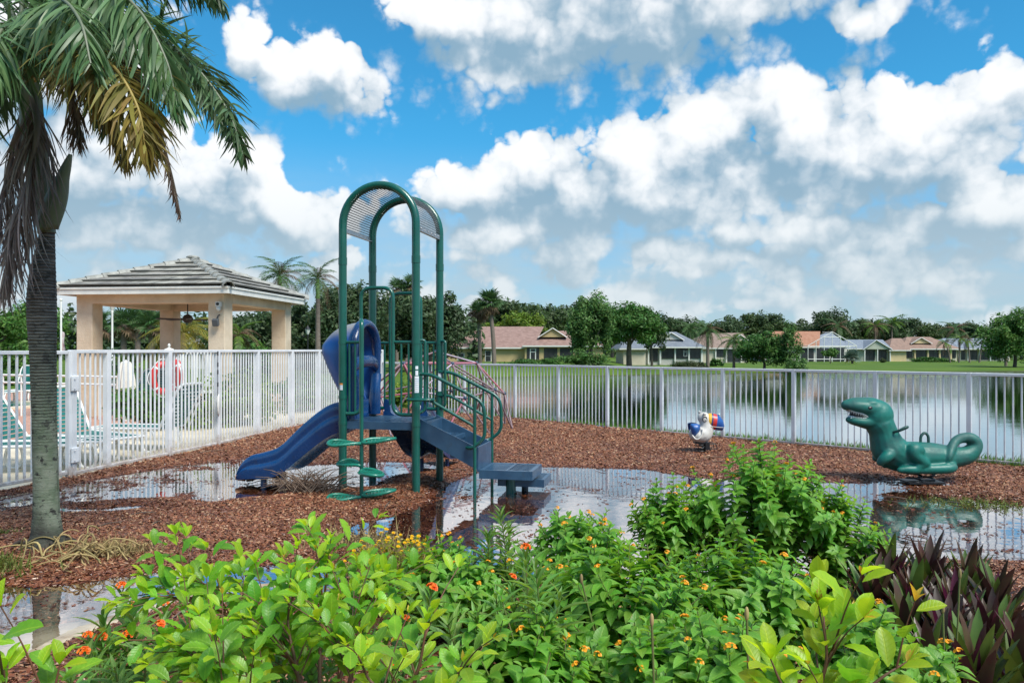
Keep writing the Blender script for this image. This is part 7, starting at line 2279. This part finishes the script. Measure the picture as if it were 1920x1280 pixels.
    # green crownshaft and the split sheath standing off the trunk
    sm = pm('grey_green_sheath', (.115, .145, .085), (.15, .165, .11), 5, rough=.5, stretch=(1, 1, .35), bump=.08, bscale=30)
    cs = MB(); P = [q(88, 438), q(80, 380), q(70, 310), q(62, 250), q(58, 190), q(58, 140)]
    P = smooth_path(P, 4); cs.tube(P, [k * v for v in np.interp(np.linspace(0, 1, len(P)), [0, .3, .6, .85, 1], [15, 21, 21, 19, 10])], 14); cs.build('crownshaft', sm, root)
    sh = MB(); rows = []
    for i in range(15):
        tt = i / 14
        c = q(90 + 42 * tt ** 1.25, 434 - 144 * tt, -.06 - .05 * tt)
        w = k * (15 + 6 * math.sin(math.pi * min(1, tt * 1.5))) * (1 - tt ** 3) + .003
        ax = Vector((.96, 0, .28))
        rows.append([c + ax * (w * math.cos(a)) + Vector((0, -1, 0)) * (w * .75 * math.sin(a)) for a in np.linspace(-.3, math.pi + .3, 11)])
    sh.grid(rows); so_ = sh.build('leaf_sheath', sm, root); so_.modifiers.new('solid', 'SOLIDIFY').thickness = .012
    # fronds
    green = leafmat('near_palm_green', (.085, .165, .060), (.115, .20, .085), .3, .8, .42, .5); deep = leafmat('near_palm_deep_green', (.055, .105, .045), (.075, .135, .055), .28, .8, .45, .4)
    yel = leafmat('near_palm_yellowing', (.22, .165, .038), (.11, .125, .042), .32, 1.0); dead = leafmat('near_palm_dead', (.27, .215, .20), (.17, .135, .12), .15, .9, .8)
    brown = leafmat('near_palm_brown', (.19, .135, .105), (.12, .085, .07), .15, .9, .8)
    def leaflets(mat):
        out = []
        for s, (L, cv) in enumerate(((1.0, .9), (.9, .6), (1.05, 1.3))):
            mb = MB(); rows = []; p = Vector((0, 0, 0)); nseg = 5
            for i in range(nseg + 1):
                t_ = i / nseg; w = .5 * (.45 + 1.4 * t_ * (1 - t_) * 1.7) * (1 - t_ ** 3) + .02
                rows.append([(-w * .025, p.y, p.z + .006 * w), (0, p.y, p.z), (w * .025, p.y, p.z + .006 * w)])
                a = -cv * .75 * t_; p = p + Vector((0, math.cos(a), math.sin(a))) * (L / nseg)
            mb.grid(rows); out.append(mb.mesh('leaflet', mat))
        return out
    sets = {'green': leaflets(green), 'deep': leaflets(deep), 'yel': leaflets(yel), 'dead': leaflets(dead), 'brown': leaflets(brown)}
    stalk = {'green': sm, 'deep': sm, 'yel': pm('yellow_stalk', (.30, .22, .05), rough=.6), 'dead': dead, 'brown': brown}
    def frond(pts, kind, npair, L, n_ind, seed, spread=1.0, droop=.5, start=.16, thick=.014):
        g = random.Random(seed)
        path = smooth_path([q(*p) for p in pts], 10); n = len(path)
        mb = MB(); mb.tube(path, [thick * (1.25 - i / (n - 1)) + .003 for i in range(n)], 7)
        fo = mb.build('frond', stalk[kind], root)
        its = []
        for j in range(npair):
            t_ = start + (1 - start) * (j + g.random() * .5) / npair; f = t_ * (n - 1); i = min(n - 2, int(f)); p = path[i].lerp(path[i + 1], f - i); d = (path[i + 1] - path[i]).normalized()
            sv = d.cross(UP); sv = sv.normalized() if sv.length > .15 else Vector((1, 0, 0))
            ll = L * (.55 + .55 * math.sin(math.pi * min(1, .15 + .8 * t_))) * (1 - .45 * max(0, t_ - .75) / .25)
            for s_ in (-1, 1):
                rot = g.uniform(-.8, 1.1)
                dd = sv * s_ * spread * math.cos(rot) + d * g.uniform(.35, .75) + UP * (math.sin(rot) * .7 - droop * g.uniform(.6, 1.4))
                its.append((g.choice(sets[kind]), frame(p, dd, UP + d * .1 + Vector((g.uniform(-.5, .5), g.uniform(-.5, .5), 0))) @ Matrix.Diagonal((g.uniform(.8, 1.3) * (.6 if kind in ('dead', 'brown') else 1), ll * g.uniform(.85, 1.15), ll * 1.0, 1))))
        g.shuffle(its)
        for me, M4 in its[:n_ind]: link_mesh('leaflet', me, fo, M=M4)
        rest = its[n_ind:]
        if rest:
            V, F, o = [], [], 0
            for me, M4 in rest:
                V += [tuple(M4 @ v.co) for v in me.vertices]; F += [tuple(i + o for i in p.vertices) for p in me.polygons]; o += len(me.vertices)
            m2 = bpy.data.meshes.new('leaflets'); m2.from_pydata(V, [], F); m2.materials.append(rest[0][0].materials[0]); m2.polygons.foreach_set('use_smooth', [True] * len(F)); m2.update()
            sset(link_mesh('leaflets', m2, fo), kind='stuff')
    frond([(60, 140, 0), (110, 20, -.3), (190, -30, -.6), (260, 20, -.75), (310, 110, -.8), (330, 190, -.8)], 'green', 130, .58, 80, 1, .75, .6)
    frond([(62, 140, 0), (140, 40, .1), (250, 50, .2), (350, 110, .2), (425, 205, .2), (455, 290, .2)], 'deep', 150, .50, 90, 2, 1.05, .12)
    frond([(64, 150, -.1), (130, 105, -.6), (200, 115, -.95), (255, 195, -1.05), (275, 290, -1.05)], 'yel', 120, .48, 60, 3, .9, .4)
    frond([(66, 150, 0), (160, 90, .2), (240, 120, .3), (290, 220, .3), (322, 330, .3), (338, 405, .3)], 'brown', 80, .24, 20, 4, .4, 1.2)
    frond([(58, 170, 0), (70, 240, -.25), (55, 330, -.3), (30, 430, -.3), (8, 540, -.3)], 'dead', 110, .60, 50, 5, .6, 1.1, .06, .02)
    frond([(52, 170, .1), (30, 260, .1), (10, 360, .1), (-20, 470, .1)], 'dead', 60, .55, 0, 6, .55, 1.1, .1)
    frond([(50, 140, 0), (-10, 40, -.2), (-110, 20, -.4), (-200, 130, -.5)], 'deep', 50, .55, 0, 7, .8, .6)
    frond([(55, 140, 0), (20, 20, .2), (-30, -70, .4), (-120, -110, .6)], 'deep', 50, .55, 0, 8, .8, .5)
    frond([(60, 135, 0), (80, 0, .3), (150, -110, .6), (260, -140, .9), (360, -70, 1.1), (420, 10, 1.2)], 'deep', 100, .5, 0, 9, .9, .45)
    frond([(60, 140, .05), (100, 50, .5), (150, 60, .9), (190, 150, 1.1), (205, 240, 1.2)], 'deep', 90, .5, 0, 10, .9, .45)
    frond([(48, 150, 0), (0, 110, -.4), (-40, 160, -.6), (-55, 260, -.7)], 'deep', 46, .5, 0, 11, .7, .7)
    frond([(58, 140, -.05), (70, 50, -.5), (110, 0, -.9), (150, 40, -1.2), (170, 120, -1.3)], 'green', 86, .50, 0, 12, .7, .8)
    frond([(52, 140, 0), (40, 20, 0), (60, -120, 0), (110, -200, 0)], 'green', 40, .5, 0, 13, .8, .3)
    frond([(56, 145, .05), (80, 80, .3), (120, 110, .5), (140, 200, .55), (145, 270, .55)], 'brown', 80, .40, 0, 14, .6, .9)
    frond([(62, 145, .05), (120, 60, .4), (200, 70, .7), (260, 150, .8), (290, 240, .8)], 'deep', 120, .48, 0, 15, 1.05, .2)
    frond([(60, 150, .1), (110, 110, .3), (170, 150, .5), (215, 230, .6), (235, 310, .6)], 'yel', 70, .40, 0, 16, .8, .6)
    frond([(60, 140, .1), (150, 70, .5), (270, 70, .9), (370, 140, 1.1), (420, 240, 1.1)], 'deep', 130, .48, 0, 18, 1.05, .15)
    frond([(60, 140, 0), (100, 10, -.1), (180, -70, -.1), (290, -80, 0), (390, -10, .1)], 'deep', 120, .50, 0, 19, 1.0, .3)
    frond([(50, 140, .2), (10, 90, .5), (-20, 120, .8), (-30, 210, .9)], 'deep', 100, .48, 0, 21, .95, .3)
    frond([(56, 140, -.1), (20, 60, -.5), (0, 60, -.9), (-30, 140, -1.1)], 'green', 80, .5, 0, 17, .8, .6)
near_palm()

# ---- dry vines and weeds round its foot
def dry_vines():
    g = random.Random(17)
    r = thing('dry_vine', 'tangle of dry straw coloured vines at the foot of the palm', 'dead plant', (-3.35, 5.75, 0.03))
    mb = MB()
    for k in range(46):
        a = g.uniform(0, 6.28); p = Vector((g.gauss(.05, .16), g.gauss(0, .10), .02)); pts = [p]
        d = Vector((math.cos(a), math.sin(a) * .5, g.uniform(.2, 1.3)))
        for j in range(5):
            p = p + d.normalized() * g.uniform(.04, .10); p.z = max(.01, p.z); pts.append(p.copy()); d = d + Vector((g.uniform(-.6, .6), g.uniform(-.4, .4), -.45))
        mb.tube(smooth_path(pts, 3), [.0055] * 16, 5)
    mb.build('stem', LV['dry'], r)
    mb = MB()
    for pts in ([(-.28, -.05, .10), (-.12, -.10, .16), (-.05, -.12, .04), (.1, -.14, .05), (.3, -.06, .16)], [(-.5, -.12, .02), (-.2, -.16, .05), (0, -.14, .03), (.2, -.10, .13)], [(-.75, -.3, .02), (-.45, -.34, .05), (-.15, -.26, .03), (.05, -.14, .10)]):
        mb.tube(smooth_path(pts, 5), .008, 6)
    mb.build('runner', LV['dry'], r)
dry_vines()
def weeds(label, loc, w, n, h, seed, mat, name='weed'):
    g = np.random.default_rng(seed); r = thing(name, label, 'weeds', loc)
    P = g.normal(0, 1, (n, 2)) * np.array([w, w * .5]); yaw = g.uniform(0, 6.28, n); hh = h * g.uniform(.4, 1.2, n); ww = .007
    A = np.stack([P[:, 0] - ww * np.cos(yaw), P[:, 1] - ww * np.sin(yaw), np.zeros(n)], -1); B = np.stack([P[:, 0] + ww * np.cos(yaw), P[:, 1] + ww * np.sin(yaw), np.zeros(n)], -1)
    T = np.stack([P[:, 0] + g.normal(0, .05, n), P[:, 1] + g.normal(0, .05, n), hh], -1)
    sset(link_mesh('blade', np_mesh('blade', np.stack([A, B, T], 1).reshape(-1, 3), np.arange(3 * n).reshape(-1, 3), mat), r), kind='stuff')
    V, F = leaf_quads(np.concatenate([P, hh[:, None] * .5], 1), np.full((n, 3), .03), n * 2, .016, g)
    V[:, 2] = np.maximum(V[:, 2], 0); sset(link_mesh('foliage', np_mesh('foliage', V, F, mat), r), kind='stuff')
weeds('yellowing weeds at the left edge below the palm', (-3.75, 5.45, 0.02), .16, 500, .16, 1, LV['weed'])
weeds('withered weeds right of the palm foot', (-3.05, 5.9, 0.03), .16, 420, .13, 2, LV['dry'])
weeds('small dark weed on the mulch left of the slide puddle', tuple(gp(335, 995)), .07, 120, .07, 3, LV['weed'])
weeds('small weed at the left edge of the mulch', tuple(gp(8, 1008)), .08, 140, .08, 4, LV['weed'])
weeds('pale weeds standing in the puddle right of the dinosaur reflection', tuple(gp(1840, 945)), .34, 260, .05, 5, LV['weed'])
weeds('thin dead weeds behind the daisy bush', tuple(gp(680, 1030)), .20, 160, .22, 6, LV['dry'])

# ---- fallen debris by the slide
def debris():
    g = random.Random(23); b = gp(575, 930)
    r = thing('fallen_frond', 'heap of fallen brown palm fronds beside the slide foot', 'dead frond', (b.x, b.y, 0.03))
    mb = MB()
    for k in range(130):
        a = g.uniform(0, 6.28); p = Vector((g.gauss(0, .13), g.gauss(0, .08), .01)); d = Vector((math.cos(a) * 1.2, math.sin(a) * .5, g.uniform(.1, 1.0))).normalized(); L = g.uniform(.18, .52)
        e = p + d * L; e.z = max(.0, e.z * .8); m_ = p.lerp(e, .55) + Vector((0, 0, .06))
        mb.tube(smooth_path([p, m_, e], 3), [.006, .007, .006, .005, .004, .003, .002], 4, flat=.4)
    mb.build('leaflet', pm('dry_brown_frond', (.13, .085, .06), (.21, .15, .11), 9, rough=.85), r)['kind'] = 'stuff'
    mb = MB(); mb.tube([(-.3, -.03, .03), (.05, .03, .10), (.42, .05, .06)], [.014, .012, .006], 6); mb.build('stalk', pm('dry_stalk', (.22, .16, .11), rough=.8), r)
    b = gp(492, 908)
    r = thing('fallen_log', 'pale piece of rotten palm boot lying under the slide end', 'log', (b.x, b.y + .1, 0.05))
    mb = MB(); P = smooth_path([(-.22, -.05, .02), (-.08, 0, .06), (.08, .02, .07), (.24, .04, .04)], 4); mb.tube(P, [.05, .06, .065, .06, .065, .07, .075, .07, .075, .07, .06, .05, .035], 9, flat=.7)
    mb.build('log', pm('rotten_wood', (.30, .24, .18), (.12, .08, .06), 7, rough=.85, bump=.5), r)
    mb = MB(); mb.tube([(-.22, -.05, .02), (-.33, -.06, .03)], [.042, .03], 8); mb.build('broken_end', pm('raw_wood', (.42, .22, .12), rough=.8), r)
debris()
# ---- sticks on the mulch
g = random.Random(29)
sk = MB()
for k in range(60):
    Y = g.uniform(4.5, 12); X = g.uniform(-.66, .66) * Y; a = g.uniform(0, 3.14); L = g.uniform(.06, .2)
    h0 = max(.0, float(mulch_h(np.array([X]), np.array([Y]))[0]))
    if poly_sd(np.array([X]), np.array([Y]), PLAY)[0] < .2: continue
    sk.tube([(X - L * math.cos(a), Y - L * math.sin(a), h0 + .012), (X, Y, h0 + .022), (X + L * math.cos(a), Y + L * math.sin(a), h0 + .012)], [.004, .005, .003], 4)
sset(sk.build('fallen_twigs', LM['bark']), kind='stuff')
